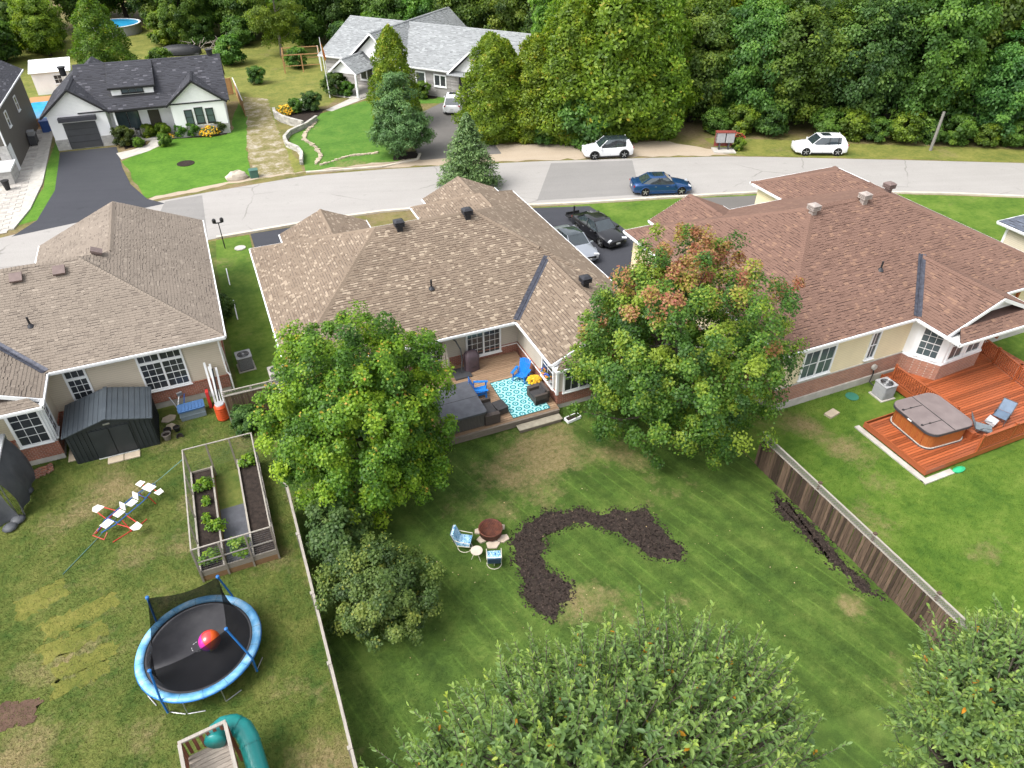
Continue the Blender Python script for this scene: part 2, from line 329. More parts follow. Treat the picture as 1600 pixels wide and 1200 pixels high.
far = [(-60,47),(-30,53.6),(-15.4,57.7),(-5.5,60.2),(-.7,60.7),(7.2,61.2),(13.7,60.0),(20,58.4),(27.4,56.3),(35.6,53.6),(42.7,51.0),(47,49),(51.6,46.6),(56.4,44.2),(66.4,39.0),(80,30.5),(104,14)]
L_B = [(-.32,3),(19.55,3),(19.55,17.5),(19.6,36),(.8,36),(-.32,31.8)]
L_A = [(-.42,3),(-.42,48.5),(-1.2,51.2),(-30,46.5),(-30,3)]
L_C = [(19.62,3),(60,3),(70,26.7),(59.2,33.6),(50.4,38.3),(39.9,42.8),(26.4,46.4),(19.62,48)]
struct('lawn_left_yard', sheet(L_A, .004), m_lawnA); struct('lawn_back_yard', sheet(L_B, .008), m_lawnB); struct('lawn_right_yard', sheet(L_C, .004), m_lawnC)
struct('lawn_between_houses', sheet([(-.40,31.9),(.9,31.9),(.9,40),(1.2,51.2),(-1.1,51.2),(-1.4,47),(-1.6,32.4)], .012), m_lawnC)
struct('lawn_white_house', sheet(wobble([(-7.35,71),(-6.3,72.6),(-4.2,73.9),(-3.2,76),(2.6,76),(3.0,80),(4.2,86),(4.4,80),(3.2,70),(2.6,61.9),(-5.6,61.4)], 1., .12), .010), m_lawnF)
struct('lawn_white_house_strip', sheet([(-12.7,60.3),(-12.2,66),(-12.7,75.7),(-13.2,80),(-13.5,72),(-13.3,67),(-14.3,61.5),(-14.9,59.4)], .0106), m_lawnF)
struct('lawn_stone_house', sheet([(7.2,62.0),(13.6,60.7),(17.0,61.3),(16,66),(16.6,73),(19,79.5),(17,81),(11.5,78.2),(10.6,76.4),(7.4,72),(7.0,69),(7.7,66.8)], .0112), m_lawnE)
struct('lawn_stone_house_side', sheet([(18.5,79.0),(24.6,76.8),(26,79),(19.5,84)], .0118), m_lawnE)
struct('meadow', sheet(wobble([(2.9,62.3),(7,62.2),(7.2,70),(6.6,73),(7.4,79.4),(12.8,81),(15,84),(15.5,91),(22,103),(20,135),(-40,135),(-40,96),(4.5,95)], 2., .3), .005), m_meadow)
struct('gravel_track', sheet(wobble([(3.0,62.0),(6.2,62.0),(6.6,70),(6.9,80),(7.3,86),(5.0,88),(3.9,80),(3.2,70)], .3, .16, 3), .0095), m_gravel2)
YEL = [[(-10.8,22.2),(-9.15,22.65),(-8.88,21.76),(-10.5,21.1)],[(-9.8,20.8),(-7.33,21.25),(-7.1,20.53),(-9.5,19.9)],[(-9.8,19.66),(-7.7,20.2),(-7.47,19.4),(-9.47,18.87)],[(-9.3,18.67),(-7.25,19.0),(-7.08,18.4),(-9.12,18.05)],[(-9.25,18.0),(-7.45,18.26),(-7.4,17.7),(-9.08,17.4)]]
for i, q in enumerate(YEL): struct('yellowed_turf', sheet(wobble(q, .14, .14, 30+i), .007), m_lawnY)
k = MB()
kv = near + far[::-1]; struct('road', sheet(kv, .0145), m_road)
struct('road_patch', sheet([(23.0,48.6),(27.6,55.6),(34.6,53.4),(31.2,46.4)], .0185), m_patch)
struct('road_patch.001', sheet([(-5.9,52.0),(-4.2,60.0),(-1.4,60.2),(-1.6,52.0)], .0185), m_patch)
struct('gravel_shoulder', sheet(wobble([(-5.5,60.5),(3,62.2),(8,61.9),(14,60.3),(20,58.7),(27.4,56.6),(35.6,53.9),(43.5,51.0),(43.0,52.6),(40,56.8),(35,58.2),(29,60.4),(24,62.6),(20,61.6),(16,61.6),(7,62.3),(2,62.7),(-5.5,61.2)], .7, .22, 5), .0128), m_gravel)
struct('verge', sheet(wobble([(43.5,50.9),(47,49.2),(51.6,46.8),(56.4,44.4),(66.4,39.2),(82,29.5),(84,33),(68,42.4),(58,48),(50,53),(44,56)], .8, .15, 6), .0075), m_meadow)
mb = MB()
ins = []
for i in range(len(near)):
    a = Vector(near[max(i-1,0)]); b = Vector(near[min(i+1,len(near)-1)]); d = (b-a).normalized(); nrm = Vector((-d.y, d.x)); ins.append(nrm)
for i in range(4, len(near)-1):
    p, q = Vector(near[i]), Vector(near[i+1]); a, b = ins[i], ins[i+1]
    P = [p-a*.1, q-b*.1, q+b*.25, p+a*.25]
    for z0, z1, w0, w1 in ((0,.13,-.12,.08),(0,.03,.083,.40)):
        mb.add([(*(p+a*w0),z0),(*(q+b*w0),z0),(*(q+b*w1),z0),(*(p+a*w1),z0),(*(p+a*w0),z1),(*(q+b*w0),z1),(*(q+b*w1),z1),(*(p+a*w1),z1)],
               [(4,5,6,7),(0,1,5,4),(2,3,7,6)])
struct('kerb', mb, m_kerb)
struct('driveway', sheet([(19.4,47.9),(22,47.4),(26.3,46.0),(26.7,42),(26.7,39.6),(26.0,36),(25,34.5),(19.2,34.5)], .0165), m_drive)
struct('driveway.001', sheet([(1.3,44),(6.6,44),(6.6,51.3),(1.3,51.3)], .0195), m_drive)
struct('driveway.002', sheet([(33.6,37),(41.2,37),(42.2,41.8),(35.2,43.9)], .0165), m_drive2)
struct('driveway.003', sheet([(-12.65,75.9),(-7.9,75.5),(-7.35,69.4),(-6.7,65),(-5.5,61.2),(-4.2,59.6),(-14.6,57.6),(-13.2,60),(-12.4,66)], .0168), m_drive)
struct('driveway.004', sheet([(17.2,60.9),(24.5,59.6),(25.5,66),(28.2,70.8),(28,74.5),(24.6,77),(21.0,74),(18.6,69),(17.6,64)], .0170), m_drive2)
# paving of the grey house at the frame's edge: individual slabs in a running bond
pv = struct('paving', sheet([(-30,57),(-15.0,58.8),(-14.2,62.5),(-13.8,68),(-13.9,80),(-14.2,97),(-15.6,97),(-15.9,78),(-16.4,71.5),(-30,71.5)], .0155), m_conc)
pm = [MB().b(-.44,.44,-.21,.21,0,.03,t=t).mesh('slab', m_paver) for t in (.2,.45,.6,.85)]
rnd = random.Random(4)
for j in range(60):
    for i in range(14):
        x = -24 + i*.9 + (.45 if j % 2 else 0); y = 58.2 + j*.44
        lim = -14.35 + (.0 if y > 64 else -(64-y)*.12)
        if x > lim-.45 or (y > 71.5 and x < -15.4) or (y > 67 and y < 72 and x < -16.2): continue
        if x < -20: continue
        o = link('slab', pm[rnd.randrange(4)], pv); o.location = (x, y, .0155)
mb = MB().add([(-14.30,58.9,.0),(-13.95,58.9,.0),(-13.95,58.9,.05),(-14.3,58.9,.05)], [])
edge = [(-14.75,58.9),(-14.0,62.5),(-13.6,68),(-13.7,76),(-13.9,90)]
mb = MB()
for a, b in zip(edge, edge[1:]): mb.bar((*a,.05), (*b,.05), .34, .1)
struct('paving_edge', mb, m_conc)
# curved front walk of the white house
struct('path', sheet([(-7.9,73.6),(-6.6,74.0),(-5.2,75.0),(-4.8,76.5),(-3.7,76.5),(-4.0,74.4),(-5.2,73.0),(-7.45,71.6)], .022), m_conc)
struct('path.001', sheet([(12.9,78.6),(15.6,80.6),(18.3,82.6),(17.4,84),(14.6,81.4),(12.4,79.3)], .02), m_conc)
def bed(name, poly, seed, h=.05, clods=0, mat=None, amp=.14):
    "soil bed: rough outline, domed a little, loose chips on top"
    P = wobble(wobble(poly, .3, amp, seed), .07, amp*.42, seed+1); n = len(P); mb = MB(); rnd = random.Random(seed)
    mb.add([(p[0],p[1],.0) for p in P] + [(p[0],p[1],.02) for p in P], [(i,(i+1) % n,n+(i+1) % n,n+i) for i in range(n)] + [tuple(range(n, 2*n))])
    o = struct(name, mb, mat or m_soil)
    if clods:
        xs = [p[0] for p in P]; ys = [p[1] for p in P]; q = MB(); c = 0
        while c < clods:
            x, y = rnd.uniform(min(xs)-.15, max(xs)+.15), rnd.uniform(min(ys)-.15, max(ys)+.15)
            if not inside((x, y), P) and (rnd.random() > .6 or not any((x-p[0])**2+(y-p[1])**2 < .05 for p in P[::3])): continue
            s_ = rnd.uniform(.02, .05); q.box((x, y, .018+s_*.2), (s_, s_*rnd.uniform(.6,2.2), s_*rnd.uniform(.4,.9)), rnd.uniform(0,3), rnd.uniform(-.5,.5), rnd.uniform(-.5,.5), rnd.random()); c += 1
        tag(q.obj('mulch', m_chip), 'loose dark mulch chips scattered over the '+name.replace('_',' '), 'mulch', kind='stuff')
    return o
def inside(p, poly):
    x, y = p; r = False; n = len(poly); j = n-1
    for i in range(n):
        xi, yi = poly[i][0], poly[i][1]; xj, yj = poly[j][0], poly[j][1]
        if (yi > y) != (yj > y) and x < (xj-xi)*(y-yi)/(yj-yi)+xi: r = not r
        j = i
    return r
MULCH = [(7.4,17.2),(7.7,17.8),(8.4,18.2),(9.4,18.35),(10.1,18.2),(10.7,18.15),(11.3,17.6),(12.2,17.35),(13.0,16.95),(13.4,16.8),(13.45,16.0),(13.4,15.3),(13.75,14.5),(13.3,13.9),(12.5,14.4),(11.95,15.4),(11.6,16.2),(11.1,16.95),(10.5,17.35),(9.6,17.45),(8.75,17.15),(8.35,16.4),(8.3,15.8),(8.6,15.1),(8.9,14.6),(8.4,14.2),(7.4,13.7),(7.0,14.5),(7.1,15.7),(7.2,16.5)]
MULCH2 = [(19.2,15.5),(18.75,15.0),(18.55,13.9),(18.7,12.6),(18.7,11.3),(18.75,9.9),(19.15,9.7),(19.15,11),(19.2,12.3),(19.25,14)]
bed('curved_mulch_bed', MULCH, 2, clods=3400, amp=.15); bed('fence_mulch_bed', MULCH2, 3, clods=900, amp=.2)
bed('flower_bed', [(-7.2,74.3),(-5.4,75.2),(-5.0,77.3),(-7.4,77.5)], 5); bed('flower_bed.001', [(-3.2,75.9),(-.5,75.2),(2.0,75.1),(2.2,76.2),(-3.2,77)], 6)
bed('flower_bed.002', [(7.6,79.3),(7.9,77.2),(9.3,74.4),(10.9,77.0),(12.4,79.6),(10,81)], 7); bed('flower_bed.003', [(18.2,82.8),(24.5,78.6),(25.4,80),(19.2,85)], 8)
bed('tree_bed', [(15,61.8),(17.2,61.6),(17.6,63.4),(15.4,63.6)], 9); bed('burnt_patch', [(-10.8,16.9),(-9.6,16.8),(-9.5,17.6),(-10.7,17.9)], 10, mat=mk('bare_earth', (.075,.042,.03), (.11,.065,.045), 3, .95, bump=.5))
# ------------------------------------------------------------------ roofs and houses
def clip_poly(sub, clip):
    "Sutherland-Hodgman, clip convex and counter-clockwise, 2-D"
    out = sub
    for i in range(len(clip)):
        a, b = clip[i], clip[(i+1) % len(clip)]; inp = out; out = []
        if not inp: return []
        ex, ey = b[0]-a[0], b[1]-a[1]
        sd_ = [ex*(p[1]-a[1]) - ey*(p[0]-a[0]) for p in inp]
        for j in range(len(inp)):
            p, q = inp[j-1], inp[j]; dp, dq = sd_[j-1], sd_[j]
            if dq >= 0:
                if dp < 0: t = dp/(dp-dq); out.append((p[0]+(q[0]-p[0])*t, p[1]+(q[1]-p[1])*t))
                out.append(q)
            elif dp >= 0: t = dp/(dp-dq); out.append((p[0]+(q[0]-p[0])*t, p[1]+(q[1]-p[1])*t))
    return out
def area2(P): return sum(P[i-1][0]*P[i][1]-P[i][0]*P[i-1][1] for i in range(len(P)))/2
def hip(x0, x1, y0, y1, ze, zr):
    d = min(x1-x0, y1-y0)/2
    if x1-x0 >= y1-y0: r0, r1 = (x0+d, (y0+y1)/2, zr), (x1-d, (y0+y1)/2, zr)
    else: r0, r1 = ((x0+x1)/2, y0+d, zr), ((x0+x1)/2, y1-d, zr)
    return hipr(x0, x1, y0, y1, ze, r0, r1)
def hipr(x0, x1, y0, y1, ze, r0, r1):
    A, B, C_, D = (x0,y0,ze), (x1,y0,ze), (x1,y1,ze), (x0,y1,ze)
    if abs(r0[1]-r1[1]) < 1e-6: return [[A,B,r1,r0], [B,C_,r1], [C_,D,r0,r1], [D,A,r0]]
    return [[A,B,r0], [B,C_,r1,r0], [C_,D,r1], [D,A,r0,r1]]
def gab_y(x0, x1, y0, y1, ze, zr, xr=None):
    xr = (x0+x1)/2 if xr is None else xr
    return [[(x1,y0,ze),(x1,y1,ze),(xr,y1,zr),(xr,y0,zr)], [(x0,y1,ze),(x0,y0,ze),(xr,y0,zr),(xr,y1,zr)]]
def gab_x(x0, x1, y0, y1, ze, zr, yr=None):
    yr = (y0+y1)/2 if yr is None else yr
    return [[(x0,y0,ze),(x1,y0,ze),(x1,yr,zr),(x0,yr,zr)], [(x1,y1,ze),(x0,y1,ze),(x0,yr,zr),(x1,yr,zr)]]
class Plane:
    def __init__(s, poly):
        s.P = [Vector(p) for p in poly]; n = Vector((0,0,0)); m = len(s.P)
        for i in range(m): n += s.P[i].cross(s.P[(i+1) % m])
        s.n = n.normalized()
        if s.n.z < 0: s.P.reverse(); s.n = -s.n
        h = Vector((0,0,1)).cross(s.n); s.h = h.normalized() if h.length > 1e-5 else Vector((1,0,0)); s.s = s.n.cross(s.h); s.o = min(s.P, key=lambda p: p.z)
        s.uv = [((p-s.o).dot(s.h), (p-s.o).dot(s.s)) for p in s.P]
        if area2(s.uv) < 0: s.uv.reverse()
    def z(s, x, y): return s.o.z - (s.n.x*(x-s.o.x) + s.n.y*(y-s.o.y))/s.n.z
    def has(s, x, y): return inside((x, y), s.P)
CAMP = Vector((0,0,22.6))
def shingles(roof, planes, mat, e, widths, seed, n_single, short=.5, avoid=None, lights=.12, skip=None):
    "courses of tabs on every roof plane; the nearest whole tabs become objects of their own, the rest one mesh"
    rnd = random.Random(seed); tabs = []; rest = MB()
    for pi, pl in enumerate(planes):
        if skip and pi in skip: continue
        us = [q[0] for q in pl.uv]; vs_ = [q[1] for q in pl.uv]; u0, u1, v1 = min(us), max(us), max(vs_)
        if pl.n.dot(CAMP - pl.o) < 0: continue_hidden = True
        else: continue_hidden = False
        j = 0; v = -.02
        while v < v1:
            u = u0 - rnd.random()*widths[-1]
            while u < u1:
                w = rnd.choice(widths); isshort = rnd.random() < short; lo = v + (e*.34 if isshort else 0)  # short tabs bare a strip of dark deck, a painted shadow line
                t = rnd.uniform(.3, .72); r_ = rnd.random()
                if r_ < lights: t = rnd.uniform(.86, 1.)
                elif r_ < lights+.14: t = rnd.uniform(.08, .28)
                rect = [(u, lo), (u+w-.006, lo), (u+w-.006, v+e+.02), (u, v+e+.02)]
                cu, cv = u+w/2, v+e/2; c = pl.o + pl.h*cu + pl.s*cv
                hid = False
                for qi, q in enumerate(planes):
                    if qi != pi and q.has(c.x, c.y) and q.z(c.x, c.y) > c.z + .06: hid = True; break
                if not hid:
                    cl = clip_poly(rect, pl.uv)
                    if len(cl) >= 3 and area2(cl) > .0012:
                        full = abs(area2(cl) - w*(v+e+.02-lo)+.006*(v+e+.02-lo)) < 1e-4
                        if full and not continue_hidden and not (avoid and avoid(c)): tabs.append(((c-CAMP).length, pi, u, v, lo, w, t, isshort))
                        else: flat_tab(rest, pl, cl, v, e, t)
                u += w
            v += e; j += 1
    tabs.sort(key=lambda a: a[0]); cache = {}
    for k_, (d, pi, u, v, lo, w, t, sh) in enumerate(tabs):
        pl = planes[pi]
        if k_ >= n_single:
            flat_tab(rest, pl, [(u,lo),(u+w-.006,lo),(u+w-.006,v+e+.02),(u,v+e+.02)], v, e, t); continue
        key = (w, round(t*7), sh)
        if key not in cache:
            a = e*.34 if sh else 0; ww = w-.006
            cache[key] = MB().add([(0,a,.022),(ww,a,.022),(ww,e+.02,.006),(0,e+.02,.006),(0,a,0),(ww,a,0),(ww,e+.02,0),(0,e+.02,0)],
                                  [(0,1,2,3),(4,5,1,0),(5,6,2,1),(7,4,0,3)], round(t*7)/7).mesh('shingle', mat)
        o = link('shingle', cache[key], roof); b = pl.o + pl.h*u + pl.s*v
        o.matrix_local = Matrix(((pl.h.x,pl.s.x,pl.n.x,b.x),(pl.h.y,pl.s.y,pl.n.y,b.y),(pl.h.z,pl.s.z,pl.n.z,b.z),(0,0,0,1)))
    if rest.f: tag(rest.obj('shingle_courses', mat, roof), kind='stuff')
def flat_tab(mb, pl, cl, v, e, t):
    n = len(cl); top = []; bot = []
    for a, b in cl:
        p = pl.o + pl.h*a + pl.s*b; k_ = max(0., min(1., (b-v)/(e+.02))); top.append(p + pl.n*(.022-.016*k_)); bot.append(p)
    mb.add(top+bot, [tuple(range(n))] + [(n+i, n+(i+1) % n, (i+1) % n, i) for i in range(n)], t)
def caps(mb, a, b, w=.15, step=.17, seed=0):
    "overlapping cap shingles along a hip or ridge"
    a, b = Vector(a), Vector(b); d = b-a; n = max(1, int(d.length/step)); d.normalize(); sd_ = d.cross(Vector((0,0,1))).normalized(); rnd = random.Random(seed)
    for i in range(n):
        p = a + d*(i*step); q = p + d*(step+.06); t = rnd.uniform(.35,.75)
        mb.add([p+sd_*w+Vector((0,0,-.035)), p+Vector((0,0,.05)), p-sd_*w+Vector((0,0,-.035)), q+sd_*w+Vector((0,0,-.055)), q+Vector((0,0,.03)), q-sd_*w+Vector((0,0,-.055)),
                p+sd_*w+Vector((0,0,-.075)), p-sd_*w+Vector((0,0,-.075))], [(0,3,4,1),(1,4,5,2),(6,0,1,2,7)], t)
def planes_line(p, q, zlo, zhi):
    "where two roof planes meet, between two heights"
    d = p.n.cross(q.n); d = d if d.z > 0 else -d
    M_ = Matrix((p.n, q.n, d)); o = M_.inverted() @ Vector((p.n.dot(p.o), q.n.dot(q.o), 0))
    return o + d*((zlo-o.z)/d.z), o + d*((zhi-o.z)/d.z)
def valley(mb, p, q, zlo, zhi, w=.2):
    a, b = planes_line(p, q, zlo, zhi)
    for pl in (p, q):
        d = (b-a).normalized(); s_ = d.cross(pl.n); other = q if pl is p else p
        if s_.dot(Vector((other.n.x, other.n.y, 0))) > 0: s_ = -s_
        # the strip lies on pl, on the side away from the other plane
        s_ = -s_ if (pl.z((a+s_*.3).x,(a+s_*.3).y) < other.z((a+s_*.3).x,(a+s_*.3).y)) else s_
        up = pl.n*.03; mb.add([a+up, b+up, b+s_*w+up, a+s_*w+up], [(0,1,2,3)])
    mb.bar(a+Vector((0,0,.05)), b+Vector((0,0,.05)), .05, .05)
def roof(house, polys, shmat, basemat, fascia_mat, edges, hips, ze, e=.145, widths=(.2,.27,.34), seed=1, single=300, avoid=None, lights=.12, valleys=(), short=.5, skip=None, capw=.15):
    pls = [Plane(p) for p in polys]; mb = MB()
    for p in pls: mb.slab([tuple(v) for v in p.P], .05)
    r = mb.obj('roof', basemat, house)
    shingles(r, pls, shmat, e, widths, seed, single, short, avoid, lights, skip)
    if hips:
        c = MB()
        for i, (a, b) in enumerate(hips): caps(c, a, b, w=capw, seed=i)
        tag(c.obj('ridge_caps', shmat, r), kind='stuff')
    for a, b in edges:
        f = MB(); a3, b3 = Vector(a), Vector(b); f.bar(a3-Vector((0,0,.10)), b3-Vector((0,0,.10)), .05, .17)
        if abs(a3.z-b3.z) < .01: f.bar(a3-Vector((0,0,.055)), b3-Vector((0,0,.055)), .15, .10)
        f.obj('gutter' if abs(a3.z-b3.z) < .01 else 'rake_board', fascia_mat, r)
    for i, j, z0, z1 in valleys:
        v = MB(); valley(v, pls[i], pls[j], z0, z1); v.obj('valley_flashing', m_flash, r)
    return r, pls
def window(parent, c, w, h, ang, cols=2, rows=2, sashes=1, frame=m_white, glass=None, fw=.09, name='window', muntin=.022, transom=0):
    "c = centre of the sill on the wall face, ang = direction the window faces"
    gm = glass or m_glass; M_ = Matrix.Translation(c) @ Matrix.Rotation(ang + math.pi/2, 4, 'Z')   # local: x along wall, -y outwards
    f = MB(); z0 = 0
    f.b(-w/2,w/2,-.06,.02,0,fw); f.b(-w/2,w/2,-.06,.02,h-fw,h); f.b(-w/2,-w/2+fw,-.06,.02,fw,h-fw); f.b(w/2-fw,w/2,-.06,.02,fw,h-fw)
    zt = h - fw if not transom else h - fw - transom
    if transom: f.b(-w/2+fw,w/2-fw,-.062,.02,zt-fw*1.5,zt)
    for s_ in range(1, sashes): x = -w/2 + w*s_/sashes; f.b(x-fw*.45,x+fw*.45,-.055,.02,fw,h-fw)
    o = f.xf(M_).obj(name, frame, parent)
    sw = w/sashes
    for s_ in range(sashes):
        a = -w/2 + sw*s_ + fw*.6; b = a + sw - fw*1.2
        bands = [(fw, zt-fw if transom else zt)] + ([(zt, h-fw)] if transom else [])
        for z0, z1 in bands:
            MB().b(a,b,-.015,.0,z0,z1).xf(M_).obj('pane', gm, o)
            g_ = MB(); nr = rows if (z1-z0) > .6 else 1
            for i in range(1, cols): x = a + (b-a)*i/cols; g_.b(x-muntin/2,x+muntin/2,-.03,-.012,z0,z1)
            for i in range(1, nr): z = z0 + (z1-z0)*i/nr; g_.b(a,b,-.031,-.013,z-muntin/2*(1.8 if i*2 == nr else 1),z+muntin/2*(1.8 if i*2 == nr else 1))
            if g_.f: g_.xf(M_).obj('muntin', frame, o)
    s2 = MB().b(-w/2-.04,w/2+.04,-.10,.02,-.05,0).xf(M_); s2.obj('sill', frame, o)
    return o
def pot_vent(r, x, y, z, mat, s=.36):
    v = MB(); v.b(x-s*.36,x+s*.36,y-s*.36,y+s*.36,z-.22,z+.3); v.obj('vent_base', mat, r)
    v = MB()
    for i in range(3): v.b(x-s*.62,x+s*.62,y-s*.62,y+s*.62,z+.28+i*.085,z+.335+i*.085)
    v.b(x-s*.45,x+s*.45,y-s*.45,y+s*.45,z+.27,z+.5); v.add([(x-s*.66,y-s*.66,z+.53),(x+s*.66,y-s*.66,z+.53),(x+s*.66,y+s*.66,z+.53),(x-s*.66,y+s*.66,z+.53),(x-s*.3,y-s*.3,z+.62),(x+s*.3,y-s*.3,z+.62),(x+s*.3,y+s*.3,z+.62),(x-s*.3,y+s*.3,z+.62)], [(4,5,6,7),(0,1,5,4),(1,2,6,5),(2,3,7,6),(3,0,4,7),(3,2,1,0)])
    v.obj('roof_vent', mat, r)
def pipe_vent(r, x, y, z):
    MB().cyl((x,y,z-.1),(x,y,z+.5),.05,n=10).obj('vent_pipe', m_black, r); MB().lathe([(.17,0),(.10,.1),(.06,.16)],(x,y,z-.02),12).obj('pipe_collar', m_ventD, r)
def low_vent(r, x, y, z, pl, mat):
    v = MB().b(-.21,.21,-.21,.21,.0,.16).b(-.27,.27,-.27,.27,.10,.20); M_ = Matrix.Translation((x,y,z)) @ Matrix((pl.h,pl.s,pl.n)).transposed().to_4x4()
    v.xf(M_).obj('roof_vent', mat, r)
def walls(house, rects, ztop, mat, brick=None, zb=1.1, conc=.28, z0=0):
    for i, (x0,x1,y0,y1) in enumerate(rects):
        d = i*.004; MB().b(x0+d,x1-d,y0+d,y1-d,z0,ztop-.01*i).obj('wall', mat, house)
        if brick:
            MB().b(x0-.04+d,x1+.04-d,y0-.04+d,y1+.04-d,conc,zb).obj('brick_base', brick, house)
            MB().b(x0-.06+d,x1+.06-d,y0-.06+d,y1+.06-d,zb,zb+.06).obj('sill_course', m_conc if brick is m_brickC else brick, house)
        if conc: MB().b(x0-.02+d,x1+.02-d,y0-.02+d,y1+.02-d,-.1,conc).obj('foundation', m_conc, house)
def soffit(house, rects, z):
    for i, (x0,x1,y0,y1) in enumerate(rects): MB().b(x0,x1,y0,y1,z-.02-i*.004,z-i*.004).obj('soffit', m_white, house)
def downspout(house, pts): MB().tube(pts, .045, 6).obj('downspout', m_white, house)

# ---- middle house: brown-beige hip roof, rear wing, patio corner
hB = thing('bungalow', 'middle bungalow with brown and beige speckled shingle roof and rear patio corner', 'house', (0,0,0))
ze, zr = 3.0, 6.2; SL = .457
main = hipr(.84, 19.05, 28.45, 42.4, ze, (7.2,35.4,zr), (12.85,35.4,zr))
wing = gab_y(12.42, 19.05, 24.3, 32.5, ze, ze + 3.315*SL)
wing = [wing[1], [(19.05,24.3,ze),(19.05,28.45,ze),(15.735,32.0,ze+3.315*SL),(15.735,24.3,ze+3.315*SL)]]
fw1 = hipr(11.6, 19.05, 36, 44.55, ze-.006, (15.32,38.0,4.7), (15.32,41.0,4.7))
fw1 = [fw1[1], fw1[2], [(11.6,44.55,ze-.006),(11.6,34,ze-.006),(15.32,34,4.7),(15.32,41.0,4.7)]]; fw1[0] = [(19.05,42.4,ze),(19.05,44.55,ze),(15.32,41.0,4.7),(15.32,38.5,4.7)]
fw2 = gab_y(12.75, 18.1, 41.5, 45.55, ze, 4.2); porch = gab_y(2.8, 8.3, 39.5, 43.7, ze, 4.2)
pent = [[(12.42,23.75,ze-.02),(19.05,23.75,ze-.02),(18.1,24.6,ze+.42),(13.37,24.6,ze+.42)]]
polyB = main + wing + fw1 + fw2 + porch + pent
E_, EW = ze, ze
rB, pB = roof(hB, polyB, m_shB, m_baseB, m_white,
    [((.84,28.45,ze),(.84,42.4,ze)), ((.84,28.45,ze),(12.42,28.45,ze)), ((12.42,28.45,ze),(12.42,24.3,ze)), ((19.05,23.75,ze),(19.05,44.55,ze)), ((12.42,23.75,ze-.02),(19.05,23.75,ze-.02)),
     ((12.42,24.27,ze),(15.735,24.27,ze+1.515)), ((19.05,24.27,ze),(15.735,24.27,ze+1.515)), ((11.6,42.4,ze),(11.6,44.55,ze)), ((2.8,42.4,ze),(2.8,43.7,ze)), ((8.3,42.4,ze),(8.3,43.7,ze)), ((12.75,44.5,ze),(12.75,45.55,ze)), ((18.1,44.5,ze),(18.1,45.55,ze)),
     ((.84,42.4,ze),(19.05,42.4,ze)), ((12.75,45.55,ze),(15.42,45.55,4.2)), ((18.1,45.55,ze),(15.42,45.55,4.2)), ((2.8,43.7,ze),(5.55,43.7,4.2)), ((8.3,43.7,ze),(5.55,43.7,4.2)), ((11.6,44.55,ze),(19.05,44.55,ze))],
    [((.9,28.5,ze+.03),(7.2,35.4,zr)), ((.9,42.3,ze),(7.2,35.4,zr)), ((7.2,35.4,zr),(12.85,35.4,zr)), ((15.5,32.3,zr-1.36),(12.85,35.4,zr)), ((15.735,24.35,4.52),(15.735,31.8,4.52)), ((5.55,43.7,4.2),(5.55,40.2,4.2)), ((15.42,45.5,4.2),(15.42,43,4.2)), ((11.6,44.5,ze),(15.3,41,4.7)), ((19.05,44.5,ze),(15.3,41,4.7)), ((15.32,41,4.7),(15.32,39,4.7))],
    ze, e=.15, widths=(.15,.21,.27), seed=11, single=300, avoid=lambda c: c.x < 8.3 and c.y < 32.5, lights=.13, valleys=[(0,4,ze+.02,4.5)], short=.62)
soffit(hB, [(.86,19.03,28.47,42.38),(12.44,19.03,23.78,28.5),(11.62,19.03,42.3,44.5),(2.82,8.28,42.3,43.6)], ze-.17)
walls(hB, [(1.3,18.6,29.45,41.9),(12.95,18.6,24.5,30.0),(12.1,18.55,41.5,44.1),(3.3,7.8,41.5,43.2)], ze-.18, m_sidB, m_brick, .95)
MB().add([(12.75,24.62,ze+.1),(18.7,24.62,ze+.1),(15.735,24.62,ze+1.4)], [(0,1,2)]).obj('gable_wall', m_white, hB)
window(hB, (8.05,29.45,.98), 1.5, 1.8, -math.pi/2, 3, 4, 2, transom=.42)
dr = window(hB, (10.95,29.41,.72), 2.0, 2.02, -math.pi/2, 3, 5, 2, fw=.1, name='patio_door', muntin=.02)
window(hB, (12.91,25.55,.98), 1.35, 1.75, math.pi, 2, 2, 1); window(hB, (14.1,24.46,.98), 1.8, 1.75, -math.pi/2, 2, 2, 2); window(hB, (17.2,24.46,.98), 1.6, 1.75, -math.pi/2, 2, 2, 2)
MB().b(12.85,12.97,24.44,24.56,.9,2.8).obj('corner_trim', m_white, hB); MB().b(12.86,12.95,24.6,29.4,.95,1.0).obj('sill_trim', m_white, hB); MB().b(11.95,12.9,29.36,29.44,.95,1.0).obj('sill_trim', m_white, hB)
window(hB, (1.29,33.5,1.2), 1.2, 1.2, math.pi, 2, 2)
for x, y, z in ((8.4,35.0,6.0),(12.3,35.0,6.0)): pot_vent(rB, x, y, z, m_ventD, .42)
pot_vent(rB, 16.25,28.3,4.3, m_ventD, .42); pipe_vent(rB, 8.85,31.2,4.3)
downspout(hB, [(.9,28.6,2.85),(1.25,29.2,2.7),(1.25,29.2,.2)])

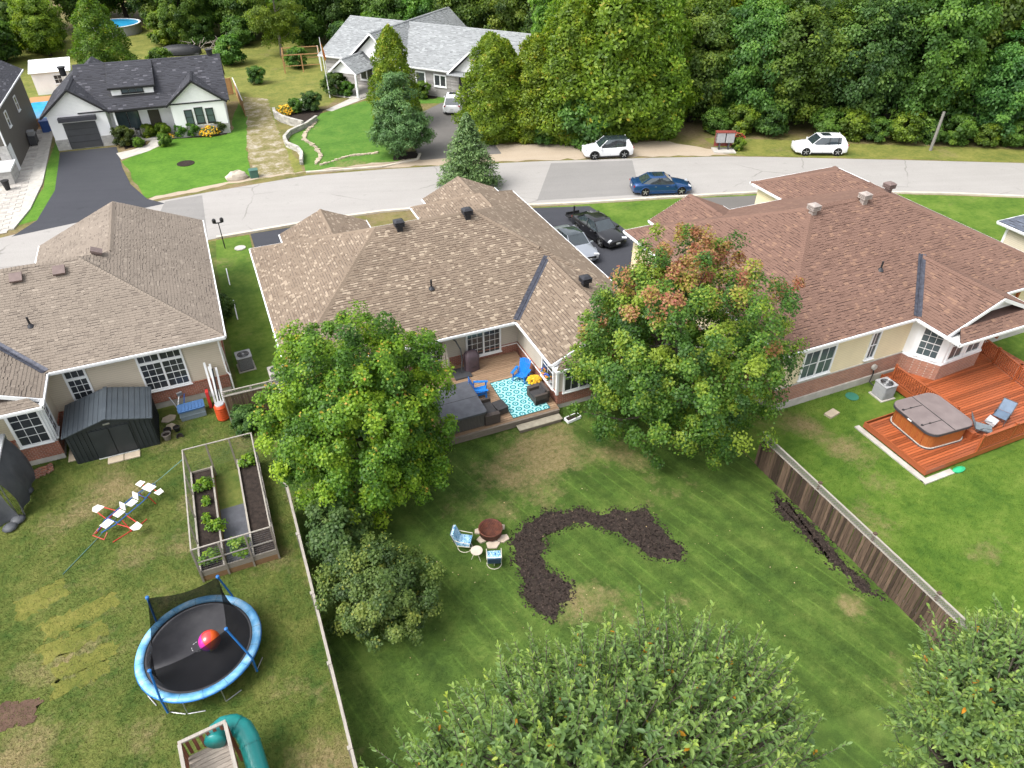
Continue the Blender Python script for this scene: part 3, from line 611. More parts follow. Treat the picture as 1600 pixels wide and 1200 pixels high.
# ---- left house
hA = thing('bungalow', 'bungalow at the left with taupe shingle roof and grid windows behind the metal shed', 'house')
ze = 3.6; zr = 6.2
main = hipr(-19, -1.47, 31.95, 43.8, ze, (-13.1,37.9,zr), (-7.3,37.9,zr)); gA = gab_y(-10.6, -1.47, 37, 46.4, ze, 5.62)
main[1] = [(-1.47,31.95,ze),(-1.47,38.0,ze),(-6.035,39.2,5.62),(-7.3,37.9,zr)]
gA[0] = [(-1.47,37.995,ze),(-1.47,46.4,ze),(-6.035,46.4,5.62),(-6.035,39.2,5.62)]; gA[1] = [(-10.6,46.4,ze),(-10.6,41.5,ze),(-6.035,39.2,5.62),(-6.035,46.4,5.62)]
main[2] = [(-1.6,43.8,ze),(-19,43.8,ze),(-13.1,37.9,zr),(-7.3,37.9,zr)]
main[0] = main[0]; wA = gab_y(-15.6, -9.15, 29.95, 36.5, ze, ze+3.225*.44)
pentA = [[(-15.6,29.4,ze-.03),(-9.15,29.4,ze-.03),(-10.05,30.3,ze+.38),(-14.7,30.3,ze+.38)]]
rA, pA = roof(hA, main + gA + wA + pentA, m_shA, m_baseA, m_white,
    [((-9.15,31.95,ze),(-1.47,31.95,ze)), ((-1.47,31.95,ze),(-1.47,46.4,ze)), ((-9.15,29.4,ze),(-9.15,31.95,ze)), ((-15.6,29.4,ze-.03),(-9.15,29.4,ze-.03)), ((-9.15,29.92,ze),(-12.375,29.92,ze+1.42)), ((-10.6,43.8,ze),(-10.6,46.4,ze)),
     ((-1.47,46.4,ze),(-6.035,46.4,5.62)), ((-10.6,46.4,ze),(-6.035,46.4,5.62))],
    [((-1.55,32.05,ze+.03),(-7.3,37.9,zr)), ((-7.3,37.9,zr),(-13.1,37.9,zr)), ((-6.035,39.4,5.62),(-6.035,46.3,5.62)), ((-12.375,30,ze+1.42),(-12.375,35,ze+1.42))],
    ze, e=.15, widths=(.18,.24,.3), seed=5, single=300, lights=.04, valleys=[(0,6,ze+.02,5.0)], short=.22)
soffit(hA, [(-19,-1.5,32.0,43.7),(-15.58,-9.17,29.45,33),(-10.55,-1.52,43,46.3)], ze-.17)
walls(hA, [(-18.6,-1.9,32.4,43.4),(-15.2,-9.55,30.95,33),(-10.1,-1.95,42,45.9)], ze-.18, m_sidA, m_brick, 1.05, .35)
MB().prism([(-9.55,31.2),(-9.5,30.25),(-10.95,30.25),(-11.3,31.2)], 1.05, 3.4).obj('bay', m_white, hA); MB().prism([(-9.5,31.3),(-9.44,30.2),(-11.0,30.2),(-11.35,31.3)], .3, 1.05).obj('bay_base', m_brick, hA); MB().prism([(-9.52,31.3),(-9.46,30.22),(-10.98,30.22),(-11.33,31.3)], -.1, .3).obj('foundation', m_conc, hA)
window(hA, (-10.25,30.24,1.12), 1.3, 1.95, -math.pi/2, 3, 4, 1); window(hA, (-9.5,30.75,1.15), .8, 1.9, 0.03, 2, 4, 1)
window(hA, (-4.6,32.4,1.1), 2.05, 2.15, -math.pi/2, 3, 4, 2, transom=.36); window(hA, (-8.25,32.4,1.1), .95, 2.15, -math.pi/2, 3, 4, 1, transom=.36)
for x, y in ((-10.0,37.2),(-8.15,37.2)): low_vent(rA, x, y, pA[0].z(x,y), pA[0], m_ventB)
low_vent(rA, -6.6, 38.7, 5.9, pA[1], m_ventB); pipe_vent(rA, -9.6,34.5,4.7)
downspout(hA, [(-1.6,32.1,3.4),(-1.85,32.3,3.2),(-1.85,32.3,1.3),(-1.75,32.25,1.15),(-1.75,32.25,.15)]); downspout(hA, [(-1.85,33.6,2.0),(-1.8,33.6,.2)])

# ---- right house
hC = thing('bungalow', 'bungalow at the right with red-brown shingle roof, cream siding and bay window', 'house')
ze = 3.8; zr = 6.95; xr0, xr1 = 29.2, 34.5
main = hipr(22.1, 41.8, 19.72, 34.2, ze, (xr0,26.95,zr), (xr1,26.95,zr))
zw = ze + 3.15*.435; wC = gab_y(30.4, 36.7, 17.95, 23.5, ze, zw); pC_ = gab_y(24.3, 29.9, 31, 34.9, ze, 5.05)
fC = hipr(34.2, 41.8, 30, 37.5, ze-.005, (38.0,32.5,5.4), (38.0,33.7,5.4)); fC = [[(41.8,30,ze-.03),(41.8,37.5,ze-.03),(38.0,33.7,5.4),(38,30,5.4)], fC[2], [(34.2,37.5,ze-.005),(34.2,28.5,ze-.005),(38.0,28.5,5.4),(38.0,33.7,5.4)]]
pent = [[(30.4,17.2,ze-.03),(36.7,17.2,ze-.03),(35.55,18.35,ze+.48),(31.55,18.35,ze+.48)]]
rC, pC = roof(hC, main + wC + pC_ + fC + pent, m_shC, m_baseC, m_white,
    [((22.1,19.72,ze),(30.4,19.72,ze)), ((36.7,19.72,ze),(41.8,19.72,ze)), ((22.1,19.72,ze),(22.1,34.2,ze)), ((30.4,19.72,ze),(30.4,17.2,ze)), ((36.7,19.72,ze),(36.7,17.2,ze)), ((30.4,17.2,ze-.03),(36.7,17.2,ze-.03)),
     ((30.4,17.92,ze),(33.55,17.92,zw)), ((36.7,17.92,ze),(33.55,17.92,zw)), ((22.1,34.2,ze),(41.8,34.2,ze)), ((24.3,34.2,ze),(24.3,34.9,ze)), ((29.9,34.2,ze),(29.9,34.9,ze)), ((34.2,34.2,ze),(34.2,37.5,ze)), ((34.2,37.5,ze),(41.8,37.5,ze)), ((41.8,19.72,ze),(41.8,37.5,ze)),
     ((24.3,34.9,ze),(27.1,34.9,5.05)), ((29.9,34.9,ze),(27.1,34.9,5.05))],
    [((22.2,19.8,ze+.03),(xr0,26.95,zr)), ((22.2,34.1,ze),(xr0,26.95,zr)), ((xr0,26.95,zr),(xr1,26.95,zr)), ((41.7,19.8,ze+.03),(xr1,26.95,zr)), ((41.7,34.1,ze+.03),(xr1,26.95,zr)), ((33.55,18,zw),(33.55,22.9,zw)), ((34.2,37.5,ze),(38,33.7,5.4)), ((27.1,34.8,5.05),(27.1,32,5.05)), ((41.8,37.5,ze),(38,33.7,5.4))],
    ze, e=.155, widths=(.17,.23,.29), seed=21, single=300, avoid=lambda c: c.x < 25 and c.y < 24, lights=.10, valleys=[(0,5,ze+.02,zw)], short=.35, capw=.2)
soffit(hC, [(22.15,41.75,19.75,34.1),(30.43,36.67,17.22,20),(34.3,41.7,34,37.4)], ze-.17)
walls(hC, [(22.6,41.4,20.12,33.8),(34.6,41.35,33,37.1)], ze-.18, m_sidC, m_brickC, 1.35, .4)
MB().add([(30.7,18.3,ze+.1),(36.4,18.3,ze+.1),(33.55,18.3,zw-.1)], [(0,1,2)]).obj('gable_wall', m_white, hC)
bay = [(30.85,20.3),(30.95,19.75),(31.75,18.45),(34.75,18.6),(36.0,19.9),(36.1,20.3)]; MB().prism(bay, 1.35, ze-.2).obj('bay', m_white, hC)
MB().prism([(a+(a-33.5)*.02, b-.05) for a, b in bay], .3, 1.35).obj('bay_base', m_brickC, hC); MB().prism([(a+(a-33.5)*.03, b-.07) for a, b in bay], 1.35, 1.41).obj('sill_course', m_white, hC)
a1 = math.atan2(18.45-19.75, 31.75-30.95) - math.pi/2; window(hC, (31.33,19.12,1.55), 1.1, 1.75, a1, 3, 4, 1, glass=m_glassT)
for cx in (32.5, 33.85): window(hC, (cx, 18.44+(cx-31.75)*.05, 1.55), 1.15, 1.75, -math.pi/2+.05, 2, 2, 1, glass=m_glassT)
window(hC, (24.9,20.12,1.55), 2.0, 1.7, -math.pi/2, 2, 2, 2, glass=m_glassT); window(hC, (28.45,20.12,1.6), .62, 1.7, -math.pi/2, 2, 2, 1, glass=m_glassT)
pot_vent(rC, 28.95,26.6,6.75, m_ventP, .42); pot_vent(rC, 32.5,26.6,6.8, m_ventP, .42); pot_vent(rC, 35.8,27.9,6.4, m_ventB, .42); pipe_vent(rC, 30.4,22.6,5.05)
MB().b(38.2,38.34,19.9,20.02,.4,3.6).obj('porch_post', m_deckC, hC); MB().b(22.9,30.9,20.0,20.11,.0,.42).obj('foundation', m_conc, hC)
hg = thing('exhaust_hood', 'pale round meter and pipe on the cream house wall', 'meter', (29.0,20.05,0))
MB().cyl((0,0,1.0),(0,-.12,1.0),.16,n=14).obj('dial', m_conc, hg); MB().tube([(0,-.06,.9),(.05,-.1,.6),(-.3,-.3,.3),(-.2,-.9,.15)], .035).obj('hose', m_black, hg)

# ---- white farmhouse across the street
hD = thing('farmhouse', 'white farmhouse with charcoal roof, two front gables and a black-framed dormer', 'house', (-5,75.8,0), R(-3))
def Dp(x, y, z): return (x, y, z)
ze = 3.1; zr = 6.1
mD = gab_x(-5.2, 7.9, .1, 10.4, ze, zr, 5.2); gl = gab_y(-8.2, -2.55, -.2, 9.5, ze, 5.3); gr = gab_y(2.25, 7.65, -.15, 5.2, ze, 5.15)
dm = [[(-2.35,1.35,4.72),(1.65,1.35,4.72),(1.65,5.0,6.05),(-2.35,5.0,6.05)]]; bk = gab_y(-6.2,-1.6,5,9,4.3,6.0)
rD, pD = roof(hD, mD + gl + gr + dm + bk, m_shD, m_baseD, m_black,
    [((-8.2,-.2,ze),(-5.375,-.2,5.3)), ((-2.55,-.2,ze),(-5.375,-.2,5.3)), ((2.25,-.15,ze),(4.95,-.15,5.15)), ((7.65,-.15,ze),(4.95,-.15,5.15)), ((-2.55,.1,ze),(2.25,.1,ze)), ((-8.2,-.2,ze),(-8.2,9.5,ze)), ((7.65,-.15,ze),(7.65,.1,ze)), ((7.9,.1,ze),(7.9,5.2,zr)), ((7.9,10.4,ze),(7.9,5.2,zr)), ((-2.35,1.35,4.72),(1.65,1.35,4.72)), ((-2.35,1.35,4.72),(-2.35,5.0,6.05)), ((1.65,1.35,4.72),(1.65,5.0,6.05))],
    [((-5.375,-.1,5.3),(-5.375,5,5.3)), ((4.95,-.1,5.15),(4.95,3.6,5.15)), ((-5.2,5.2,zr),(7.9,5.2,zr))], ze, e=.2, widths=(.3,.4), seed=31, single=0, lights=.06)
for rr in ((-7.75,-2.95,.2,9.2),(2.6,7.35,.2,6),(-3.2,7.4,2.0,10)): walls(hD, [rr], 3.15, m_wall_w, None, conc=0)
MB().b(-7.72,-2.98,.22,2.0,3.1,3.2).obj('beam', m_wall_w, hD)
for x0, x1, a in ((-7.95,-2.75,5.2),(2.45,7.45,5.08)):
    c = (x0+x1)/2; MB().add([(x0,.19,3.05),(x1,.19,3.05),(c,.19,a),(x0,.35,3.05),(x1,.35,3.05),(c,.35,a)], [(0,1,2),(5,4,3),(0,2,5,3),(1,4,5,2)]).obj('gable_wall', m_sidW, hD)
for q in ((-7.79,-6.75,.14),(-3.95,-2.91,.14),(2.56,7.39,.14)): MB().b(q[0],q[1],q[2],.6,0,.95).obj('stone_base', m_stoneD, hD)
gd = MB().b(-6.7,-4.0,.12,.2,.05,2.35).obj('garage_door', m_dgrey, hD)
for i in range(1, 4): MB().b(-6.7,-4.0,.105,.13,.05+i*.575,.07+i*.575).obj('panel_joint', m_black, gd)
MB().b(-6.9,-3.8,-.3,.2,2.55,2.9).obj('garage_awning', m_shD, hD)
window(hD, (4.0,.2,1.15), .72, 1.35, -math.pi/2, 1, 2, 1, m_black, m_glassT, .07); window(hD, (4.95,.2,1.15), .78, 1.5, -math.pi/2, 1, 2, 1, m_black, m_glassT, .07); window(hD, (5.9,.2,1.15), .72, 1.35, -math.pi/2, 1, 2, 1, m_black, m_glassT, .07)
window(hD, (-1.5,2.0,.7), 2.1, 1.75, -math.pi/2, 1, 1, 2, m_black, m_glassT, .08)
MB().b(.35,1.35,1.93,2.0,.15,2.35).obj('front_door', mk('door_olive', (.06,.055,.035)), hD)
MB().b(-2.15,1.45,1.6,4.2,4.0,4.72).obj('dormer_wall', m_wall_w, hD); window(hD, (-.35,1.6,4.12), 1.9, .5, -math.pi/2, 1, 1, 3, m_black, m_glassT, .06)
MB().b(-2.9,2.5,.3,2.0,0,.15).obj('porch_slab', m_conc, hD); MB().b(-2.4,-2.25,.25,.4,.15,3.0).obj('porch_post', m_wall_w, hD)
for x, y, z in ((-6.3,6,5.4),(7.0,5.3,6.1)): MB().cyl((x,y,z-.3),(x,y,z+.4),.28,n=12).cyl((x,y,z+.4),(x,y,z+.5),.36,n=12).obj('chimney_cap', m_black, rD)

# ---- grey stone house beyond the lawn (turned towards the bend of the road)
hE = thing('stone_house', 'grey stone house with pale grey roof, white gables and front walk', 'house', (14.7,90.4,0), math.atan2(-.754,.657))
ze = 3.0; zr = 6.0; Lh = 25
mE = gab_x(-.6, Lh, 0, 14, ze, zr); g1 = gab_y(3.9, 11.4, -.9, 16.5, ze, 6.15); g2 = gab_y(17.2, 23, -.9, 7, ze, 5.5); g3 = gab_y(4.2, 7.9, -4.4, 0, ze-.35, 4.05)
rE, pE = roof(hE, mE + g1 + g2 + g3, m_shE, m_baseE, m_white,
    [((-.6,0,ze),(3.9,0,ze)), ((11.4,0,ze),(17.2,0,ze)), ((-.6,0,ze),(-.6,7,zr)), ((-.6,14,ze),(-.6,7,zr)), ((3.9,-.9,ze),(7.65,-.9,6.15)), ((11.4,-.9,ze),(7.65,-.9,6.15)), ((17.2,-.9,ze),(20.1,-.9,5.5)), ((23,-.9,ze),(20.1,-.9,5.5)), ((4.2,-4.4,ze-.35),(6.05,-4.4,4.05)), ((7.9,-4.4,ze-.35),(6.05,-4.4,4.05)), ((Lh,0,ze),(Lh,7,zr)), ((Lh,14,ze),(Lh,7,zr)), ((23,0,ze),(Lh,0,ze))],
    [((-.6,7,zr),(Lh,7,zr)), ((7.65,-.9,6.15),(7.65,16,6.15)), ((20.1,-.9,5.5),(20.1,6,5.5)), ((6.05,-4.4,4.05),(6.05,0,4.05))], ze, e=.2, widths=(.3,.4), seed=41, single=0, lights=.14, short=.4)
MB().b(0,Lh-.6,.5,13.5,0,ze-.1).obj('wall', m_stone, hE); MB().b(-.05,.003,.45,13.5,0,ze-.05).obj('corner_trim', m_white, hE)
MB().add([(-.01,.4,2.9),(-.01,13.6,2.9),(-.01,7,5.85)], [(0,2,1)]).obj('gable_wall', m_sidW, hE); MB().add([(Lh-.55,.4,2.9),(Lh-.55,13.6,2.9),(Lh-.55,7,5.85)], [(0,1,2)]).obj('gable_wall', m_sidW, hE)
for x0, x1, y, a, zb_ in ((4.25,11.05,-.3,5.85,2.95),(17.5,22.7,-.3,5.2,2.95),(4.5,7.6,-4.0,3.8,2.6)):
    MB().add([(x0,y,zb_),(x1,y,zb_),((x0+x1)/2,y,a)], [(0,1,2)]).obj('gable_wall', m_sidW, hE)
    MB().slab([(x0-.3,y-.75,zb_-.05),(x1+.3,y-.75,zb_-.05),(x1+.3,y,zb_+.25),(x0-.3,y,zb_+.25)] if zb_ > 2.8 and x0 > 10 else [(x0,y,zb_-.02),(x1,y,zb_-.02),(x1,y+.3,zb_-.02),(x0,y+.3,zb_-.02)], .06).obj('pent_roof' if x0 > 10 else 'beam', m_shE if x0 > 10 else m_white, hE)
for x in (4.6,7.5): MB().b(x-.1,x+.1,-4.1,-3.9,0,2.65).obj('porch_post', m_white, hE)
window(hE, (5.7,.5,.7), 1.9, 1.9, -math.pi/2, 1, 1, 2, m_white, m_glass, .14); window(hE, (13.0,.5,1.0), 1.3, 1.5, -math.pi/2, 1, 1, 1, m_white, m_glass, .14); window(hE, (15.5,.5,1.1), 1.6, 1.3, -math.pi/2, 1, 1, 2, m_white, m_glass, .13)
MB().b(17.9,18.9,.44,.5,0,2.5).obj('entry_door', m_black, hE); MB().b(19.4,22.4,.42,.5,0,2.5).obj('garage_door', m_white, hE); MB().b(4.2,7.9,-4.3,.5,0,.12).obj('porch_slab', m_conc, hE)

# ---- grey-brown house cut by the left edge
hF = thing('grey_house', 'tall grey-brown sided house cut off by the left frame edge', 'house', (-15.6,72,0), R(-2))
rF, pF = roof(hF, gab_y(-11, .35, -1.2, 14, 5.2, 8.6), m_shD, m_baseD, m_white, [((.35,-1.2,5.2),(.35,14,5.2)), ((.35,-1.2,5.2),(-5.3,-1.2,8.6))], [], 5.2, e=.2, widths=(.3,.4), seed=51, single=0)
MB().b(-10.8,0,-.6,13.6,0,5.1).obj('wall', m_sidF, hF); MB().b(-.05,.06,-.66,-.5,0,5.1).obj('corner_trim', m_white, hF); MB().b(-.7,.06,-.7,-.63,0,2.4).obj('stone_base', m_stoneD, hF)
MB().b(-10,.2,-3.2,-.6,0,1.1).obj('porch_base', m_stoneD, hF); MB().b(-10,.3,-3.3,-.55,1.1,1.25).obj('porch_cap', m_white, hF)
window(hF, (.0,3.2,2.9), .9, 1.3, 0, 1, 2); window(hF, (.0,8.2,2.9), .9, 1.3, 0, 1, 2); MB().b(-.02,.06,-.2,.85,0,2.2).obj('side_door', m_white, hF)

# ---- sand-sided house cut by the right edge
hG = thing('sand_house', 'sand sided house with slate-blue roof at the right frame edge', 'house', (46.4,20,0))
roof(hG, hip(0, 12, -.5, 7.4, 2.9, 4.6), mk('shingle_slate', (.10,.115,.15), (.075,.085,.11), 5, .9, tint=.3), m_baseD, m_white, [((0,-.5,2.9),(0,7.4,2.9)), ((0,7.4,2.9),(12,7.4,2.9)), ((0,-.5,2.9),(12,-.5,2.9))], [], 2.9, e=.2, widths=(.3,.4), seed=61, single=0)
MB().b(.5,11.5,0,6.9,0,2.8).obj('wall', m_sidG, hG); MB().b(.45,.6,6.8,6.95,0,2.8).obj('corner_trim', m_white, hG); MB().b(.48,11.5,-.02,6.92,0,.3).obj('foundation', m_conc, hG)
# ------------------------------------------------------------------ fences
def fence_side(name, label, x, y0, y1, h, side, lattice, seed, mat_board=None, post_step=2.9):
    "board fence along y; boards on the given side, rails, posts, optional lattice strip"
    t = thing(name, label, 'fence', (x, y0, 0)); rnd = random.Random(seed); L = y1-y0; bw = .14
    bm = [MB().b(-.011,.011,-bw/2+.008,bw/2-.008,0,h,t=q).mesh('board', mat_board or m_fence) for q in (.0,.2,.4,.55,.8,1.)]
    n = int(L/bw)
    for i in range(n):
        o = link('board', bm[rnd.randrange(6)], t); o.location = (side*.03, (i+.5)*bw, .03+rnd.uniform(-.025,.02)); o.rotation_euler = (rnd.uniform(-.012,.012), 0, rnd.uniform(-.04,.04))
    y = 0
    while y <= L+.01:
        MB().b(*sorted((side*.012,-side*.09)),y-.05,y+.05,-.2,h+(.44 if lattice else .06)).b(*sorted((side*.04,-side*.10)),y-.065,y+.065,h+(.44 if lattice else .06),h+(.48 if lattice else .1)).obj('post', m_fence if lattice else m_rail, t); y += post_step
    for z in (.35, h-.06): MB().b(*sorted((-side*.0,-side*.05)),0,L,z-.04,z+.04).obj('rail', m_rail, t)
    MB().b(-.045,.045,0,L,h+.04,h+.07).obj('cap_rail', m_rail, t)
    if lattice:
        l_ = MB(); y = .05
        while y < L-.35: l_.bar((.008,y,h+.08),(.008,y+.28,h+.36),.012,.03); l_.bar((-.008,y+.28,h+.08),(-.008,y,h+.36),.012,.03); y += .11
        tag(l_.obj('lattice', m_lat, t), kind='stuff'); MB().b(-.035,.035,0,L,h+.37,h+.405).obj('top_rail', m_rail, t)
    return t
fence_side('board_fence', 'long dark brown board fence with lattice top on the right lot line', 19.55, 5.2, 17.4, 1.5, -1, True, 3)
fence_side('board_fence', 'weathered board fence with pale cap along the left lot line', -.36, 5.2, 22.6, 1.72, 1, False, 4)
# return fence and gate between the two left houses
t = thing('side_gate', 'brown board gate and fence between the left and middle houses', 'gate', (-2.15,29.75,0))
rnd = random.Random(8); bm = [MB().b(-.065,.065,-.011,.011,0,1.62,t=q).mesh('board', m_fence) for q in (.4,.6,.8,.95)]
for i in range(18): o = link('board', bm[rnd.randrange(4)], t); o.location = (.07+i*.14, -.03, .04); o.rotation_euler = (0,0,rnd.uniform(-.03,.03))
for x in (0, 1.25, 1.95, 2.6): MB().b(x-.05,x+.05,-.02,.08,-.1,1.85).obj('post', m_rail, t)
for z in (.35, 1.35): MB().b(0,2.6,0,.05,z-.045,z+.045).obj('rail', m_rail, t)
MB().b(-.05,2.65,-.06,.06,1.66,1.7).obj('cap_rail', m_rail, t)
l_ = MB()
for i in range(30): l_.bar((.05+i*.085,.02,1.72),(.2+i*.085,.02,1.9),.01,.02)
tag(l_.obj('lattice', m_lat, t), kind='stuff'); MB().b(-.05,2.65,-.01,.05,1.9,1.94).obj('top_rail', m_rail, t)
t = thing('corner_fence', 'short weathered fence panel running from the gate to the lot line', 'fence', (.35,27.2,0))
for i in range(18): o = link('board', bm[rnd.randrange(4)], t); o.location = (0,.07+i*.14,.04); o.rotation_euler = (0,0,math.pi/2)
MB().b(-.05,.07,0,2.6,1.66,1.71).obj('cap_rail', m_rail, t)
for y in (0,1.3,2.5): MB().b(.02,.1,y-.05,y+.05,-.1,1.75).obj('post', m_rail, t)
# fresh fence behind the white house
t = thing('cedar_fence', 'fresh orange cedar fence along the back of the white farmhouse', 'fence', (-8,89.5,0))
rnd = random.Random(18)
for i in range(60):
    if i % 4 == 0: MB().b(i*.2-.05,i*.2+.05,.03,.12,0,1.75).obj('post', m_newfence, t)
bm = [MB().b(-.09,.09,-.012,.012,0,1.7,t=q).mesh('board', m_newfence) for q in (.35,.5,.7)]
for i in range(61): o = link('board', bm[rnd.randrange(3)], t); o.location = (i*.2,0,0)
MB().b(-.1,12.1,-.05,.05,1.7,1.74).obj('cap_rail', m_newfence, t)
t = thing('cedar_fence', 'short cedar fence running beside the gravel track', 'fence', (4.3,80.0,0))
for i in range(48): o = link('board', bm[rnd.randrange(3)], t); o.location = (0,i*.2,0); o.rotation_euler = (0,0,math.pi/2)
MB().b(-.05,.05,-.1,9.6,1.7,1.74).obj('cap_rail', m_gwhite, t)

# ------------------------------------------------------------------ decks
dk = thing('patio_deck', 'weathered wooden patio deck in the corner of the middle house', 'deck', (6.4,24.0,0))
rnd = random.Random(2); bm = {}
for j in range(38):
    y = .07 + j*.143; tq = rnd.choice((.15,.3,.45,.6,.75,.9)); x1 = 6.42 if y > .75 else 6.42; key = (tq, 0)
    if key not in bm: bm[key] = MB().b(0,6.42,-.062,.062,.42,.45,t=tq).mesh('board', m_deckB)
    o = link('board', bm[key], dk); o.location = (0, y, rnd.uniform(-.002,.002))
for z0, z1, y0 in ((.22,.40,-.06),(.03,.20,-.03)): MB().b(0,6.4,y0,y0+.05,z0,z1).obj('rim_board', m_rimB, dk)
MB().b(0,6.4,-.11,.0,.405,.448).obj('edge_board', m_rimB, dk)
st = MB().b(4.05,6.35,-.55,-.12,.19,.235).obj('step', mk('step_board', (.34,.31,.24), (.26,.23,.18), 4, .8), dk); MB().b(4.1,6.3,-.5,-.45,.0,.19).obj('riser', m_rimB, st)
dC = thing('cedar_deck', 'orange stained cedar deck with railing behind the cream house', 'deck', (25.95,13.7,0))
bm = {}; rnd = random.Random(3)
for j in range(44):       # lower platform and the main platform are one floor of boards along x
    y = .07 + j*.143
    if y > 6.1: break
    x0 = 0 if y < 3.5 else 3.75
    x1 = 11.6 if y > .1 else 11.6; tq = rnd.choice((.05,.25,.45,.6,.8,1.)); key = (tq, x0)
    if key not in bm: bm[key] = MB().b(x0,x1,-.061,.061,.40,.43,t=tq).mesh('board', m_deckC)
    o = link('board', bm[key], dC); o.location = (0, y, rnd.uniform(-.002,.002))
for q in ((0,11.6,-.05,0,.12,.425),(-.05,0,-.05,3.6,.12,.425),(0,3.75,3.55,3.6,.12,.42),(3.7,3.75,3.6,6.2,.12,.42)): MB().b(*q).obj('rim_board', m_deckC, dC)
def railing(parent, p0, p1, z, h=.92, step=.125, balmat=None):
    p0, p1 = Vector(p0), Vector(p1); L = (p1-p0).length; d = (p1-p0).normalized(); ang = math.atan2(d.y, d.x)
    n = max(1, round(L/1.9))
    for i in range(n+1):
        p = p0 + d*(L*i/n); MB().box((p.x,p.y,z+h/2+.02),(.09,.09,h+.04),ang).box((p.x,p.y,z+h+.06),(.12,.12,.04),ang).obj('rail_post', m_deckC, parent)
    MB().bar((p0.x,p0.y,z+h-.03),(p1.x,p1.y,z+h-.03),.12,.04).obj('top_rail', m_deckC, parent); MB().bar((p0.x,p0.y,z+.1),(p1.x,p1.y,z+.1),.05,.06).obj('bottom_rail', m_deckC, parent)
    me = MB().b(-.02,.02,-.02,.02,0,h-.12).mesh('baluster', m_deckC)
    for i in range(1, int(L/step)): p = p0 + d*(i*step); o = link('baluster', me, parent); o.location = (p.x,p.y,z+.1); o.rotation_euler = (0,0,ang)
railing(dC, (3.75,5.6), (3.75,1.9), .43); railing(dC, (10.3,6.1), (9.6,3.1), .43); railing(dC, (9.6,3.1), (9.0,.05), .43); railing(dC, (3.1,.0), (11.5,.0), .43)
struct('deck_kerb', MB().b(25.6,25.88,13.4,17.5,0,.07).b(25.6,27.4,13.28,13.56,0,.068), m_conc)

# ------------------------------------------------------------------ hot tubs
def rbox(x, y, r, n=5):
    P = []
    for cx, cy, a0 in ((x-r,y-r,0),(-x+r,y-r,90),(-x+r,-y+r,180),(x-r,-y+r,270)):
        for i in range(n+1): a = R(a0+90*i/n); P.append((cx+r*math.cos(a), cy+r*math.sin(a)))
    return P
tb = thing('hot_tub', 'grey hot tub with closed charcoal cover on the patio deck', 'hot tub', (8.0,25.4,.45))
sk = MB().prism(rbox(.98,1.22,.08), .04, .80).obj('skirt', m_tubBs, tb)
me = MB().b(-.004,.004,-.006,.0,.05,.79).mesh('skirt_joint', m_black)
for i in range(12): o = link('skirt_joint', me, sk); o.location = (-.88+i*.16,-1.22,0)
MB().prism(rbox(1.05,1.28,.12), .80, .84).obj('rim', m_dgrey, tb)
MB().prism(rbox(1.08,1.31,.13), .84, .93).add([(x*.985,y*.985,.93) for x, y in rbox(1.08,1.31,.13)] + [(0,-1.2,.965),(0,1.2,.965)], []).obj('cover', m_tubB, tb)
MB().b(-1.07,1.07,-.012,.012,.93,.936).obj('cover_fold', m_black, tb)
tc = thing('hot_tub', 'cedar clad hot tub with taupe folding cover on the orange deck', 'hot tub', (28.15,15.75,.43), R(-4))
sk = MB().prism(rbox(1.2,1.2,.45), .06, .86).obj('skirt', m_tubCs, tc); MB().prism(rbox(1.25,1.25,.47), .0, .06).obj('base', m_dgrey, tc); MB().prism(rbox(1.24,1.24,.47), .055, .085).obj('trim_band', m_conc, tc)
for i in range(1, 7):
    x = -1.2+i*.34; MB().b(x-.012,x+.012,-1.215,-1.18,.09,.85).obj('skirt_joint', m_deckC, sk); MB().b(-1.215,-1.18,x-.012,x+.012,.09,.85).obj('skirt_joint', m_deckC, sk)
MB().prism(rbox(1.32,1.32,.49), .86, .97).obj('cover_edge', m_tubCe, tc); cv = MB().prism(rbox(1.305,1.305,.48), .97, 1.0).obj('cover', m_tubC, tc)
MB().b(-1.31,1.31,-.018,.018,1.0,1.008).obj('cover_fold', m_black, cv)
for x in (-.62,.55):
    q = MB().b(x-.015,x+.015,-1.23,0,1.002,1.012).b(x-.03,x+.03,-.75,-.66,1.01,1.03).b(x-.05,x+.05,-1.2,-1.12,1.01,1.04); q.obj('strap', m_black, cv)
MB().b(-.12,.1,-1.345,-1.315,.90,.95).obj('badge', m_white, tc)
for ch in tc.children: ch.rotation_euler = (0,0,R(-90))      # straps run towards the house side
stp = thing('tub_steps', 'small cedar steps beside the cedar hot tub', 'steps', (29.65,14.75,.43)); MB().b(-.25,.25,-.4,.4,0,.2).obj('tread', m_deckC, stp); MB().b(-.25,0,-.4,.4,.2,.4).obj('tread', m_deckC, stp)

